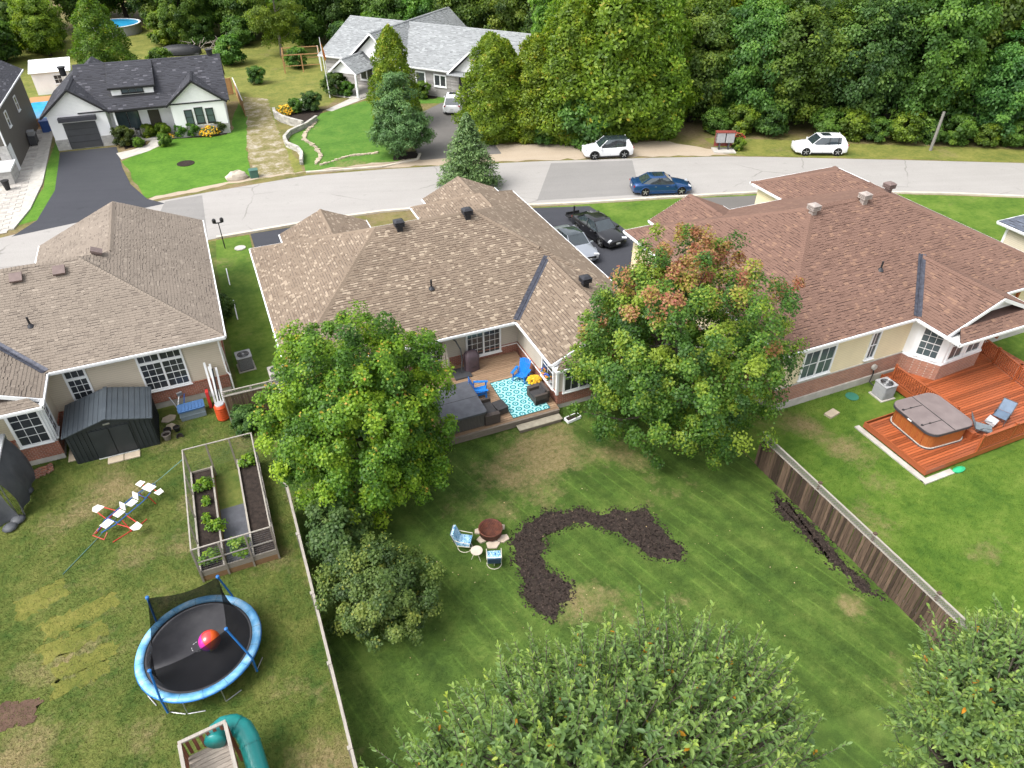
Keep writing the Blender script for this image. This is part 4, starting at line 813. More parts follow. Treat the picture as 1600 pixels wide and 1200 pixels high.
# ------------------------------------------------------------------ patio things
def adirondack(label, loc, rz, mat):
    t = thing('adirondack_chair', label, 'chair', loc, rz, 'blue adirondack chairs'); w = .29
    s = MB()
    for i in range(6): y = -.28+i*.1; MB().box((0,y,.36-i*.022),(.54,.088,.02),0,R(-12)).obj('seat_slat', mat, t)
    for i in range(6):
        x = -.25+i*.1; top = .98-.05*abs(i-2.5)**1.6*.45; MB().bar((x*.85,.24,.22),(x*1.08,.56,top+.05),.088,.02).obj('back_slat', mat, t)
    MB().bar((-.3,.46,.72),(.3,.46,.72),.03,.07).obj('back_brace', mat, t)
    for s_ in (-1,1):
        MB().box((s_*.36,-.05,.55),(.14,.72,.022)).obj('armrest', mat, t); MB().b(s_*.32-.015,s_*.32+.015,-.36,-.27,0,.54).obj('leg', mat, t)
        MB().bar((s_*.29,-.34,.30),(s_*.29,.62,.04),.025,.11).obj('side_rail', mat, t); MB().bar((s_*.33,.32,.1),(s_*.33,.3,.54),.03,.06).obj('rear_post', mat, t)
    return t
m_blue = plast('blue_plastic', (.012,.19,.62), .35)
adirondack('blue adirondack chair beside the hot tub and rug', (9.62,26.55,.45), R(70), m_blue)
adirondack('blue adirondack chair against the house wall beside the yellow flowers', (12.05,26.9,.45), R(-48), m_blue)
def rug_mat():
    k = NT('rug_turquoise'); x, y, z = k.sep(); u = k.math('DIVIDE', x, .43); v = k.math('DIVIDE', y, .43)
    fu = k.math('SUBTRACT', k.math('FRACT', u), .5); fv = k.math('SUBTRACT', k.math('FRACT', v), .5)
    d = k.math('SQRT', k.math('ADD', k.math('MULTIPLY', fu, fu), k.math('MULTIPLY', fv, fv)))
    ring = k.ramp(d, [(.0,(.01,.16,.2)),(.09,(.01,.16,.2)),(.11,(.5,.66,.65)),(.22,(.16,.52,.54)),(.25,(.01,.15,.19)),(.35,(.01,.15,.19)),(.38,(.18,.55,.56)),(.56,(.45,.66,.65)),(.6,(.01,.17,.21))])
    k.col(ring); return k.set(.9, 0, .1)
rg = MB().b(0,1.95,0,3.0,0,.012).obj('outdoor_rug', rug_mat()); rg.location = (10.45,24.2,.455); tag(rg, 'turquoise and white patterned rug on the patio deck', 'rug')
br = MB().b(-.03,1.98,-.03,0,0,.014).b(-.03,1.98,3.0,3.03,0,.014).b(-.03,0,0,3,0,.0135).b(1.95,1.98,0,3,0,.0135).obj('border', plast('rug_border', (.03,.09,.10), .9), rg)
def wick(name, c): 
    k = NT(name); x, y, z = k.sep(); s_ = k.math('MULTIPLY', k.math('SINE', k.math('MULTIPLY', k.math('ADD', x, y), 150.)), k.math('SINE', k.math('MULTIPLY', z, 190.)))
    k.col(k.mix(k.math('MULTIPLY_ADD', s_, .5, .5), c, tuple(v*1.9 for v in c))); k.bump(s_, .5, .01); return k.set(.7)
m_wick = wick('wicker_brown', (.045,.035,.03)); m_cush = mk('cushion_charcoal', (.05,.048,.05), (.04,.038,.04), 5, .9, bump=.2)
def wicker_seat(label, name, cat, loc, rz, w):
    t = thing(name, label, cat, loc, rz)
    MB().b(-w/2,w/2,-.36,.36,.06,.30).obj('base', m_wick, t); MB().b(-w/2,w/2,.28,.40,.30,.74).obj('backrest', m_wick, t)
    for s_ in (-1,1): MB().b(s_*w/2-.06*(s_+1)-.0+.06*(1-s_)*0-.06*(1-s_)+.0,s_*w/2+.06*(1-s_)*.0+.06*(1-s_)*0+.12-.06*(s_+1),-.38,.38,.06,.60).obj('armrest', m_wick, t)
    o = MB().b(-w/2+.12,w/2-.12,-.36,.27,.30,.42).obj('seat_cushion', m_cush, t); MB().box((0,.24,.56),(w-.26,.12,.34),0,R(-10)).obj('back_cushion', m_cush, t)
    for sx in (-1,1):
        for sy in (-1,1): MB().b(sx*(w/2-.1)-.03,sx*(w/2-.1)+.03,sy*.3-.03,sy*.3+.03,0,.06).obj('foot', m_black, t)
    return t
wicker_seat('dark wicker loveseat against the hot tub', 'wicker_loveseat', 'sofa', (9.35,24.85,.45), R(90), 1.25)
wicker_seat('dark wicker armchair on the turquoise rug by the house', 'wicker_armchair', 'armchair', (12.15,25.0,.47), R(-88), .86)
ot = thing('wicker_ottoman', 'low dark wicker ottoman beside the rug', 'ottoman', (10.05,24.95,.45), R(8)); MB().b(-.28,.28,-.34,.34,.04,.3).obj('base', m_wick, ot); MB().prism(rbox(.29,.35,.06), .3, .40).obj('cushion', m_cush, ot)
m_petal = mk('yellow_petals', (.75,.50,.02), (.62,.30,.02), 20, .6, tint=.3); m_petalo = mk('orange_petals', (.62,.13,.03), (.6,.3,.03), 20, .6, tint=.3); m_gleaf = mk('pot_leaf', (.05,.11,.02), (.08,.15,.03), 9, .6, tint=.3)
def flower_pot(label, loc, r, n, mat, potmat):
    t = thing('flower_pot', label, 'plant', loc); MB().lathe([(r*.62,0),(r*.85,r*.9),(r*.95,r*.92),(r*.95,r*1.05),(r*.8,r*1.05)], n=16).obj('pot', potmat, t)
    rnd = random.Random(int(r*999)); f = MB(); l_ = MB()
    for i in range(n):
        a = rnd.uniform(0,6.28); e_ = rnd.uniform(.1,1.5); q = Vector((math.cos(a)*math.cos(e_), math.sin(a)*math.cos(e_), math.sin(e_)*.75))*r*1.15+Vector((0,0,r*1.1)); s_ = r*.19
        f.box(q, (s_*2,s_*2,s_*.7), rnd.uniform(0,3), rnd.uniform(-.6,.6), rnd.uniform(-.6,.6), rnd.random())
        q *= .93; l_.box(q, (s_*2.6,s_*1.6,s_*.3), rnd.uniform(0,3), rnd.uniform(-.9,.9), rnd.uniform(-.9,.9), rnd.random())
    tag(f.obj('flowers', mat, t), kind='stuff'); tag(l_.obj('foliage', m_gleaf, t), kind='stuff'); return t
flower_pot('white pot of yellow chrysanthemums against the patio wall', (12.42,26.1,.45), .3, 110, m_petal, m_white)
um = thing('patio_umbrella', 'closed beige cantilever umbrella by the patio window', 'umbrella', (9.35,28.55,.45))
MB().b(-.45,.45,-.45,.45,0,.09).obj('base', m_dgrey, um); MB().tube([(0,0,.05),(.1,.05,.9),(.05,.1,1.5),(-.15,.18,2.0),(-.42,.22,2.3),(-.75,.22,2.42)], .038, 8).obj('pole', m_dgrey, um)
cl = MB(); n = 16
for i in range(9):
    z = 2.38 - i*.235; r_ = [.04,.07,.10,.13,.16,.19,.21,.22,.2][i]
    for k_ in range(n): a = 6.283*k_/n; rr = r_*(1 if k_ % 2 else .55); cl.v.append((-.75+rr*math.cos(a), .22+rr*math.sin(a), z))
for i in range(8):
    for k_ in range(n): cl.f.append((i*n+k_, (i+1)*n+k_, (i+1)*n+(k_+1) % n, i*n+(k_+1) % n)); cl.t.append(.5)
cl.obj('canopy', mk('canvas_beige', (.50,.45,.38), (.42,.375,.32), 6, .9), um)
bq = thing('covered_barbecue', 'barbecue under a dark plum cover beside the patio door', 'barbecue', (10.0,28.75,.45), R(6))
cv = MB(); prof = [(.0,.40,.27),(.25,.39,.27),(.55,.37,.27),(.85,.40,.30),(1.0,.37,.26),(1.12,.30,.19),(1.2,.18,.09)]; n = 20; rnd = random.Random(5)
for z, a_, b_ in prof:
    for k_ in range(n):
        th = 6.283*k_/n; c_, s_ = math.cos(th), math.sin(th); q = (abs(c_)**.5)*(1 if c_ > 0 else -1), (abs(s_)**.5)*(1 if s_ > 0 else -1); j = 1+rnd.uniform(-.06,.06)*(1.1-z*.5); cv.v.append((q[0]*a_*j, q[1]*b_*j, z))
for i in range(len(prof)-1):
    for k_ in range(n): cv.f.append((i*n+k_, i*n+(k_+1) % n, (i+1)*n+(k_+1) % n, (i+1)*n+k_)); cv.t.append(.5)
cv.f.append(tuple(range((len(prof)-1)*n, len(prof)*n))); cv.t.append(.5)
cv.obj('cover', mk('cover_plum', (.072,.05,.06), (.10,.072,.085), 3, .55), bq, True); MB().tube([(.385*math.cos(a)*1.02,.28*math.sin(a)*1.02,.3) for a in [i*.3 for i in range(22)]], .012, 5).obj('drawcord', m_black, bq)
pb = thing('planter_box', 'white planter box with bare soil at the end of the patio step', 'planter', (13.3,23.45,0), R(10)); MB().b(-.4,.4,-.18,.18,0,.16).obj('box', m_white, pb); MB().b(-.35,.35,-.13,.13,.16,.17).obj('soil', m_soil, pb)
hb = thing('hanging_basket', 'blue and orange flowers in the corner window box', 'flowers', (12.72,25.4,1.35)); MB().b(-.1,.1,-.45,.45,0,.16).obj('box', m_white, hb)
rnd = random.Random(6)
for nm, mt in (('blue_flowers', plast('blue_petals', (.03,.08,.45), .6)), ('orange_flowers', m_petalo), ('foliage', m_gleaf)):
    q = MB()
    for i in range(26): q.box((rnd.uniform(-.14,.1), rnd.uniform(-.45,.45), .2+rnd.uniform(0,.16)), (.07,.07,.03), rnd.uniform(0,3), rnd.uniform(-.6,.6), 0, rnd.random())
    tag(q.obj(nm, mt, hb), kind='stuff')

# ------------------------------------------------------------------ fire pit corner
fp = thing('fire_pit', 'rusty steel fire pit on pale stones in the back yard', 'fire pit', (6.85,18.2,0))
m_rust = mk('rust', (.14,.045,.025), (.07,.025,.018), 6, .8, bump=.3)
MB().lathe([(.34,.1),(.46,.16),(.48,.42),(.50,.43),(.50,.46),(.455,.46),(.44,.2),(.0,.16)], n=28).obj('bowl', m_rust, fp, True)
gr = MB()
for i in range(-6,7): x = i*.065; y = math.sqrt(max(.0,.43**2-x*x)); gr.cyl((x,-y,.45),(x,y,.45),.008,n=5)
gr.obj('grate', m_rust, fp); MB().cyl((.05,-.1,.47),(.1,-.12,.62),.012,n=6).obj('grate_handle', m_rust, fp)
rnd = random.Random(9)
for i, (x, y, a, w) in enumerate(((-.42,-.1,.3,.4),(-.1,-.52,1.1,.48),(.38,-.4,.7,.42),(.5,.2,.2,.36),(-.38,.35,.9,.34),(.1,.55,.4,.4))):
    MB().prism([(x+w*.62*math.cos(a+k_*1.257+rnd.uniform(-.2,.2)), y+w*.5*math.sin(a+k_*1.257)) for k_ in range(5)], 0, .07).obj('stone', mk('pit_stone', (.48,.40,.32), (.40,.33,.26), 4, .9) if i == 0 else bpy.data.materials['pit_stone'], fp)
for k_ in range(3): a = k_*2.1+.3; MB().cyl((.3*math.cos(a),.3*math.sin(a),.15),(.4*math.cos(a),.4*math.sin(a),.05),.02,n=6).obj('leg', m_rust, fp)
def leafprint(name):
    k = NT(name); v = k.n('TexVoronoi'); v.inputs['Scale'].default_value = 9; k.l(k.pos(), v.inputs['Vector']); n1 = k.noise(11, 2, .5, dist=2.)
    k.col(k.ramp(n1, [(.36,(.02,.10,.26)),(.45,(.05,.24,.44)),(.52,(.48,.62,.68)),(.58,(.06,.28,.48)),(.66,(.65,.75,.78))])); k.bump(k.noise(9,2), .2, .02); return k.set(.85, 0, .2)
m_leafc = leafprint('cushion_blue_leaf'); m_navy = plast('cushion_navy', (.02,.05,.10), .85); m_cream = plast('cream_tube', (.62,.58,.48), .35)
def spring_chair(label, loc, rz):
    t = thing('garden_chair', label, 'chair', loc, rz, 'cushioned garden chairs by the fire pit')
    P = [(.29*math.cos(a), .29*math.sin(a)-.05, .03) for a in [i*6.2832/20 for i in range(21)]]; MB().tube(P, .014, 6).obj('base_ring', m_cream, t)
    MB().tube([(0,-.34,.03),(0,0,.03),(0,.1,.08),(0,.12,.32)], .014, 6).obj('stem', m_cream, t)
    for s_ in (-1,1):
        MB().tube([(s_*.29,-.30,.38),(s_*.29,-.32,.58),(s_*.29,.12,.62),(s_*.28,.28,.66)], .016, 6).obj('armrest', m_cream, t); MB().tube([(s_*.27,-.3,.36),(s_*.27,.2,.34),(s_*.27,.42,.95)], .015, 6).obj('frame', m_cream, t)
    MB().tube([(-.27,.42,.95),(.27,.42,.95)], .015, 6).obj('top_bar', m_cream, t)
    MB().box((0,-.05,.42),(.52,.52,.11),0,R(2)).obj('seat_cushion', m_leafc, t); MB().box((0,.30,.70),(.52,.11,.56),0,R(-20)).obj('back_cushion', m_leafc, t); MB().box((0,.385,.69),(.48,.02,.5),0,R(-20)).obj('back_panel', m_navy, t)
    return t
spring_chair('blue patterned garden chair with its side turned, nearer the maple', (5.62,18.05,0), R(58))
spring_chair('blue patterned garden chair seen from behind, below the fire pit', (6.42,16.75,0), R(160))
tt = thing('side_table', 'small round cream side table between the garden chairs', 'table', (5.9,17.3,0)); MB().lathe([(.05,.47),(.23,.47),(.24,.48),(.24,.50),(.23,.505)], n=24).obj('table_top', mk('table_top_beige', (.52,.45,.38)), tt)
for k_ in range(3): a = k_*2.094+.4; MB().tube([(.05*math.cos(a),.05*math.sin(a),.47),(.22*math.cos(a+.5),.22*math.sin(a+.5),.01)], .012, 6).obj('leg', m_cream, tt)

# ------------------------------------------------------------------ left yard: trampoline
tr = thing('trampoline', 'round trampoline with sky-blue pad and sagging black net', 'trampoline', (-4.35,16.95,0)); RT = 2.0; zt = .85
ANG = [R(q) for q in (-38, 232, 130, 52)]
def vinyl():
    k = NT('trampoline_pad'); k.col(k.ramp(k.noise(2.2, 4, .6), [(.3,(.07,.25,.50)),(.5,(.15,.38,.62)),(.7,(.34,.52,.70))])); k.bump(k.noise(5,3), .3, .03); return k.set(.35)
m_pad = vinyl(); m_bluep = plast('blue_foam', (.01,.13,.40), .55); m_mat = mk('jump_mat', (.035,.035,.04), (.055,.055,.06), 1.5, .85)
for i in range(16):
    a0, a1 = 2*math.pi*i/16, 2*math.pi*(i+1)/16-.006; q = MB()
    for j in range(4):
        b0 = a0+(a1-a0)*j/4; b1 = a0+(a1-a0)*(j+1)/4
        P = [(r_*math.cos(b), r_*math.sin(b), z) for r_, z in ((RT+.02,zt-.06),(RT+.02,zt+.02),(RT-.12,zt+.025),(RT-.25,zt+.005),(RT-.25,zt-.02)) for b in (b0,b1)]
        q.add(P, [(2*k_,2*k_+1,2*k_+3,2*k_+2) for k_ in range(4)])
    q.obj('pad', m_pad, tr, True)
mt = MB(); n = 40; rings = [(RT-.20,zt-.03),(1.5,zt-.045),(1.0,zt-.06),(.5,zt-.07)]
mt.v = [(r_*math.cos(6.2832*k_/n), r_*math.sin(6.2832*k_/n), z) for r_, z in rings for k_ in range(n)] + [(0,0,zt-.075)]
for i in range(3):
    for k_ in range(n): mt.f.append((i*n+k_, i*n+(k_+1) % n, (i+1)*n+(k_+1) % n, (i+1)*n+k_))
for k_ in range(n): mt.f.append((3*n+k_, 3*n+(k_+1) % n, 4*n))
mt.t = [.5]*len(mt.f); jm = mt.obj('jump_mat', m_mat, tr, True)
for i in range(14):
    if i % 3: MB().box((-.25+.2*math.cos(i*.449)+.2, .2*math.sin(i*.449), zt-.062), (.06,.014,.002), i*.449+1.57).obj('printed_dash', m_white, jm)
MB().tube([((RT-.02)*math.cos(6.2832*k_/40), (RT-.02)*math.sin(6.2832*k_/40), zt-.05) for k_ in range(41)], .03, 6).obj('frame_ring', m_steel, tr)
MB().tube([((RT+.03)*math.cos(6.2832*k_/40), (RT+.03)*math.sin(6.2832*k_/40), zt-.04) for k_ in range(41)], .022, 6).obj('pad_edge', m_bluep, tr)
for a in [R(q) for q in (-38,-75,-110,232,200,130,90,52,15)]:
    MB().tube([((RT-.05)*math.cos(a),(RT-.05)*math.sin(a),zt-.05),((RT-.02)*math.cos(a),(RT-.02)*math.sin(a),.04),((RT-.02)*math.cos(a+.28),(RT-.02)*math.sin(a+.28),.03)], .02, 6).obj('leg', m_steel, tr)
TOP = []
for i, a in enumerate(ANG):
    lean = (.55,.1,.15,.25)[i]; c_, s_ = math.cos(a), math.sin(a); top = Vector(((RT-lean)*c_, (RT-lean)*s_, 2.3)); TOP.append(top)
    MB().tube([((RT+.04)*c_,(RT+.04)*s_,.1),((RT+.04)*c_,(RT+.04)*s_,zt+.05),tuple(top)], .036, 8).obj('net_pole', m_bluep, tr); MB().lathe([(.0,-.02),(.06,.0),(.06,.06),(.0,.09)], top, 10).obj('pole_cap', m_bluep, tr)
def net_mat():
    k = NT('safety_net'); x, y, z = k.sep(); tp = k.n('BsdfTransparent'); mx = k.n('MixShader'); mx.inputs[0].default_value = .82
    k.col((.012,.012,.014)); k.set(.9, 0, .1); k.l(tp.outputs[0], mx.inputs[1]); k.l(k.p.outputs[0], mx.inputs[2]); k.l(mx.outputs[0], k.out.inputs[0]); return k.m
m_net = net_mat()
order = [0,3,2,1]
for i in range(4):
    A, B = TOP[order[i]], TOP[order[(i+1) % 4]]; a0, a1 = ANG[order[i]], ANG[order[(i+1) % 4]]
    if a1 < a0: a1 += 2*math.pi
    q = MB(); nu, nv = 14, 8; sag = .25
    for u in range(nu+1):
        f_ = u/nu; a = a0+(a1-a0)*f_; bt = Vector(((RT-.33)*math.cos(a), (RT-.33)*math.sin(a), zt)); tp_ = A.lerp(B, f_) - Vector((0,0,sag*math.sin(math.pi*f_)))
        for v in range(nv+1):
            g_ = v/nv; P_ = bt.lerp(tp_, g_); inw = .22*math.sin(math.pi*g_)*math.sin(math.pi*f_); P_ -= Vector((P_.x,P_.y,0)).normalized()*inw*.5; q.v.append(tuple(P_))
    for u in range(nu):
        if i == 2 and u in (8,9): continue
        for v in range(nv): b = u*(nv+1)+v; q.f.append((b,b+nv+1,b+nv+2,b+1)); q.t.append(.5)
    q.obj('net', m_net, tr, True)
def ball_mat():
    k = NT('beach_ball'); tc = k.n('TexCoord'); x, y, z = k.sep(tc.outputs['Object']); a = k.math('DIVIDE', k.math('ARCTAN2', z, x), 6.2832); f_ = k.math('FRACT', k.math('ADD', a, 1.1))
    k.col(k.ramp(f_, [(.0,(.62,.03,.03)),(.14,(.66,.10,.02)),(.30,(.6,.05,.05)),(.44,(.55,.03,.32)),(.58,(.32,.06,.5)),(.70,(.05,.16,.5)),(.80,(.6,.45,.03)),(.90,(.62,.14,.02))], 'CONSTANT')); return k.set(.25, coat=.5)
bl = MB(); n = 24; bl.v = [(.36*math.sin(math.pi*i/12)*math.cos(6.2832*k_/n), .36*math.sin(math.pi*i/12)*math.sin(6.2832*k_/n), .36*math.cos(math.pi*i/12)) for i in range(13) for k_ in range(n)]
for i in range(12):
    for k_ in range(n): bl.f.append((i*n+k_,(i+1)*n+k_,(i+1)*n+(k_+1) % n,i*n+(k_+1) % n)); bl.t.append(.5)
o = bl.obj('beach_ball', ball_mat(), None, True); o.location = (-3.95,16.75,zt-.06+.36); tag(o, 'rainbow beach ball lying on the trampoline', 'ball')

# ------------------------------------------------------------------ play tower with tube slide
pt = thing('play_tower', 'brown wooden play tower at the bottom edge with railings', 'play tower', (-4.1,12.0,0), R(6)); m_red = wood_mat('play_wood_red', (.22,.085,.05), (.14,.055,.035), .2, ax=2)
for sx in (-1,1):
    for sy in (-1,1): MB().b(sx*.62-.05,sx*.62+.05,sy*.85-.05,sy*.85+.05,0,2.25).obj('post', m_red, pt)
for i in range(12): MB().b(-.6,.6,-.83+i*.14,-.70+i*.14,1.42,1.46,t=random.Random(i).random()).obj('floor_board', m_gwood, pt)
for q in ((-.66,.66,.83,.93,2.2,2.26),(-.66,.66,-.93,-.83,2.2,2.26),(-.68,-.58,-.83,.83,2.2,2.258),(.58,.68,-.83,.83,2.2,2.258)): MB().b(*q).obj('top_rail', m_rail, pt)
for i in range(6): MB().b(-.5+i*.19,-.41+i*.19,.85,.88,1.5,2.2).obj('slat', m_red, pt)
for i in range(8):
    for s_ in (-1,1): MB().b(s_*.62-.015,s_*.62+.015,-.75+i*.2,-.64+i*.2,1.5,2.2).obj('slat', m_red, pt)
ts = thing('tube_slide', 'teal plastic tube slide curving off the play tower', 'slide', (-4.1,12.0,0), R(6)); m_teal = plast('teal_plastic', (.012,.22,.21), .32)
C_ = [(.2,.7,1.75),(.3,.95,1.72),(.5,1.12,1.66),(.78,1.1,1.56),(.98,.9,1.44),(1.05,.6,1.28),(1.05,.15,1.05),(1.05,-.5,.75),(1.05,-1.2,.45)]
pts = []
for i in range(len(C_)-1):
    for k_ in range(4): pts.append(Vector(C_[i]).lerp(Vector(C_[i+1]), k_/4))
MB().tube(pts, .30, 20).obj('tube', m_teal, ts, True)
for i in (5,13,21): MB().tube([pts[i]-(pts[i+1]-pts[i])*.1, pts[i]+(pts[i+1]-pts[i])*.1], .325, 20).obj('joint_flange', m_teal, ts)

# ------------------------------------------------------------------ raised garden with wire frame
gd = thing('garden_enclosure', 'raised vegetable garden enclosed in a pale timber and wire frame', 'garden', (-4.15,20.4,0))
Wd, Ln, Hh = 2.85, 5.9, 1.85
for q in ((0,.9,0,.05),(0,.9,Ln-.05,Ln),(0,.05,.05,Ln-.05),(.85,.9,.05,Ln-.05),(1.95,Wd,.0,.05),(1.95,Wd,Ln-.05,Ln),(1.95,2.0,.05,Ln-.05),(Wd-.05,Wd,.05,Ln-.05),(.9,1.95,.0,.05)):
    MB().b(q[0],q[1],q[2],q[3],0,.28).obj('bed_board', m_ply, gd); MB().b(q[0],q[1],q[2],q[3],.285,.55).obj('bed_board', m_gwood, gd)
for x0, x1 in ((.05,.85),(2.0,Wd-.05)): MB().b(x0,x1,.05,Ln-.05,.1,.46).obj('soil', m_soil, gd)
MB().b(.92,1.93,.1,3.6,.0,.03).obj('path_mat', m_tubB, gd)
for x0, x1 in ((-.02,.05),(.84,.91),(1.94,2.01),(Wd-.05,Wd+.02)):
    MB().b(x0,x1,-.02,Ln+.02,.55,.58).obj('bed_cap', m_rail, gd)
for x in (0,.95,1.9,Wd):
    for y in (0,Ln): MB().b(x-.035,x+.035,y-.035,y+.035,0,Hh).obj('post', m_gwood, gd)
for y in (1.5,3.0,4.4):
    for x in (0,Wd): MB().b(x-.025,x+.025,y-.03,y+.03,0,Hh).obj('post', m_gwood, gd)
for a, b in (((0,0),(Wd,0)),((0,Ln),(Wd,Ln)),((0,0),(0,Ln)),((Wd,0),(Wd,Ln))): MB().bar((*a,Hh),(*b,Hh),.05,.04).obj('top_rail', m_rail, gd)
for a, b in (((0,0),(Wd,0)),): MB().bar((*a,1.1),(*b,1.1),.035,.035).obj('mid_rail', m_rail, gd)
wr = MB()
for i in range(11):
    z = .62+i*.11
    wr.cyl((0,-.01,z),(Wd,-.01,z),.006,n=3,caps=False); wr.cyl((-.01,0,z),(-.01,Ln,z),.003,n=3,caps=False); wr.cyl((Wd+.01,0,z),(Wd+.01,Ln,z),.003,n=3,caps=False); wr.cyl((0,Ln,z),(Wd,Ln,z),.003,n=3,caps=False)
for i in range(24): x = i*.12; wr.cyl((x,-.01,.58),(x,-.01,Hh),.004,n=3,caps=False)
tag(wr.obj('wire_mesh', m_dgrey, gd), kind='stuff')

# ------------------------------------------------------------------ airplane see-saw on the grass
sw = thing('airplane_teeter', 'red, white and blue airplane teeter swing lying on the left lawn', 'swing', (-6.75,25.1,0), R(41)); m_rt = plast('red_tube', (.5,.035,.03), .35); m_bt = plast('blue_tube', (.02,.10,.36), .35); m_wp = plast('white_panel', (.75,.74,.70), .45)
for s_ in (-1,1):
    MB().tube([(-1.35,s_*.10,.45),(-.8,s_*.3,.5),(.6,s_*.3,.52),(1.1,s_*.2,.55),(1.5,s_*.05,.6)], .022, 6).obj('side_tube', m_bt, sw)
for x in (-.7,-.2,.35,.8): MB().tube([(x,-.3,.5),(x,.3,.5)], .018, 6).obj('cross_tube', m_bt, sw)
for s_ in (-1,1): MB().tube([(-.25,s_*.3,.48),(-.35,s_*1.15,.45),(-.6,s_*1.25,.45),(-.75,s_*.3,.48)], .02, 6).obj('wing_tube', m_rt, sw); MB().prism([(-.3,s_*.95),(-.35,s_*1.3),(-.55,s_*1.36),(-.7,s_*1.2),(-.68,s_*.95)], .46, .49).obj('wing_tip', m_wp, sw)
for x in (-.35,.3): MB().b(x-.18,x+.18,-.16,.16,.55,.58).obj('seat', m_wp, sw); MB().box((x+.26,0,.76),(.03,.32,.3),0,0,R(14)).obj('seat_back', m_wp, sw)
MB().prism([(1.1,-.7),(1.35,-.72),(1.42,-.45),(1.1,-.4)], .58, .61).obj('tail_fin', m_wp, sw); MB().b(1.05,1.4,-.25,.25,.62,.65).obj('tail_panel', m_wp, sw); MB().prism([(1.1,.4),(1.42,.45),(1.38,.72),(1.12,.72)], .58, .61).obj('tail_fin', m_wp, sw)
MB().tube([(1.25,-.7,.58),(1.25,.7,.58)], .018, 6).obj('tail_tube', m_rt, sw); MB().b(-1.15,-.75,-.18,.18,.52,.56).obj('nose_panel', m_wp, sw)
MB().tube([(-1.2,-.25,.4),(-1.45,-.3,.25),(-1.5,.3,.25),(-1.2,.25,.4)], .022, 6).obj('nose_tube', m_rt, sw)
for s_ in (-1,1): MB().tube([(-1.3,s_*.5,.03),(-.2,s_*.75,.03),(.2,s_*.75,.03)], .02, 6).obj('ground_tube', m_rt, sw); MB().tube([(-.5,s_*.3,.48),(-.55,s_*.72,.03)], .02, 6).obj('leg', m_rt, sw); MB().tube([(.9,s_*.25,.52),(1.0,s_*.4,.03)], .02, 6).obj('leg', m_rt, sw)
rp = MB().tube([(-9.15,22.9,.03),(-8.0,24.3,.04),(-6.6,26.1,.06),(-5.4,26.6,.4),(-4.25,26.25,1.4)], .014, 5).obj('tow_rope', plast('rope_green', (.10,.22,.20), .8)); tag(rp, 'thin green rope stretched across the left lawn to the garden frame', 'rope')
# ------------------------------------------------------------------ shed and clutter behind the left house
sh = thing('metal_shed', 'dark grey metal garden shed with a low gable roof', 'shed', (-7.2,29.5,0), R(0)); m_shedw = mk('shed_steel', (.028,.033,.037), (.036,.042,.047), 2, .45, metal=.2); m_shedr = mk('shed_roof_steel', (.062,.075,.088), (.075,.09,.105), 2, .4, metal=.3)
w2, L2 = 1.75, 2.35
MB().b(-w2,w2,0,L2,0,1.72).obj('wall', m_shedw, sh)
me = MB().b(-.012,.012,-.03,.0,.05,1.70).mesh('wall_rib', m_shedw)
for i in range(18): o = link('wall_rib', me, sh); o.location = (-w2+.1+i*.195, .0, 0)
for i in range(12): o = link('wall_rib', me, sh); o.location = (w2, .1+i*.195, 0); o.rotation_euler = (0,0,math.pi/2)
MB().add([(-w2,-.01,1.72),(w2,-.01,1.72),(0,-.01,2.18)], [(0,1,2)]).obj('gable', m_shedw, sh)
rr = MB().slab([(-w2-.12,-.12,1.68),(0,-.12,2.2),(0,L2+.1,2.2),(-w2-.12,L2+.1,1.68)], .05).slab([(0,-.12,2.2),(w2+.12,-.12,1.68),(w2+.12,L2+.1,1.68),(0,L2+.1,2.2)], .05).obj('roof', m_shedr, sh)
for i in range(9):
    for s_ in (-1,1): f_ = i/8; x = s_*(.05+f_*(w2+.02)); z = 2.2-.52*abs(x)/(w2+.12); MB().b(x-.012,x+.012,-.11,L2+.09,z-.01,z+.02).obj('roof_rib', m_shedr, rr)
MB().b(-.09,.09,-.13,L2+.11,2.185,2.215).obj('ridge_cap', m_shedr, rr); MB().b(-.14,.14,-.03,-.01,1.82,1.9).obj('vent', m_steel, sh); MB().b(-.85,.85,-.05,0,.0,.04).obj('threshold', m_white, sh)
for x in (-.42,.42): MB().b(x-.40,x+.40,-.045,-.03,.06,1.62).obj('door', m_shedw, sh)
rnd = random.Random(3); stm = mk('flagstone', (.44,.37,.27), (.36,.30,.23), 3, .9)
def flag(label, x, y, w, rz, z=0): o = MB().prism([(w*math.cos(a+.3*math.sin(a*3))*.5, w*.4*math.sin(a)) for a in [k_*1.0472 for k_ in range(6)]], 0, .05).obj('flagstone', stm); o.location = (x,y,z); o.rotation_euler = (0,0,rz); tag(o, label, 'paving stone', 'loose paving stones round the shed')
flag('pale flagstone leaning behind the pots, topmost of two', -5.0,31.3,.75,.4); flag('pale flagstone just behind the black pots', -4.95,30.6,.6,1.3)
for x, l in ((-7.35,'paving slab in front of the shed door, nearer the brick house'),(-6.65,'paving slab in front of the shed door, nearer the garden')): o = MB().b(-.33,.33,-.22,.22,0,.05).obj('paving_slab', stm); o.location = (x,29.15,.01); tag(o, l, 'paving stone', 'loose paving stones round the shed')
o = MB().b(-.2,.2,-.5,.5,0,.05).obj('paving_slab', stm); o.location = (-9.15,30.3,.01); tag(o, 'long paving slab at the wall side of the shed', 'paving stone', 'loose paving stones round the shed')
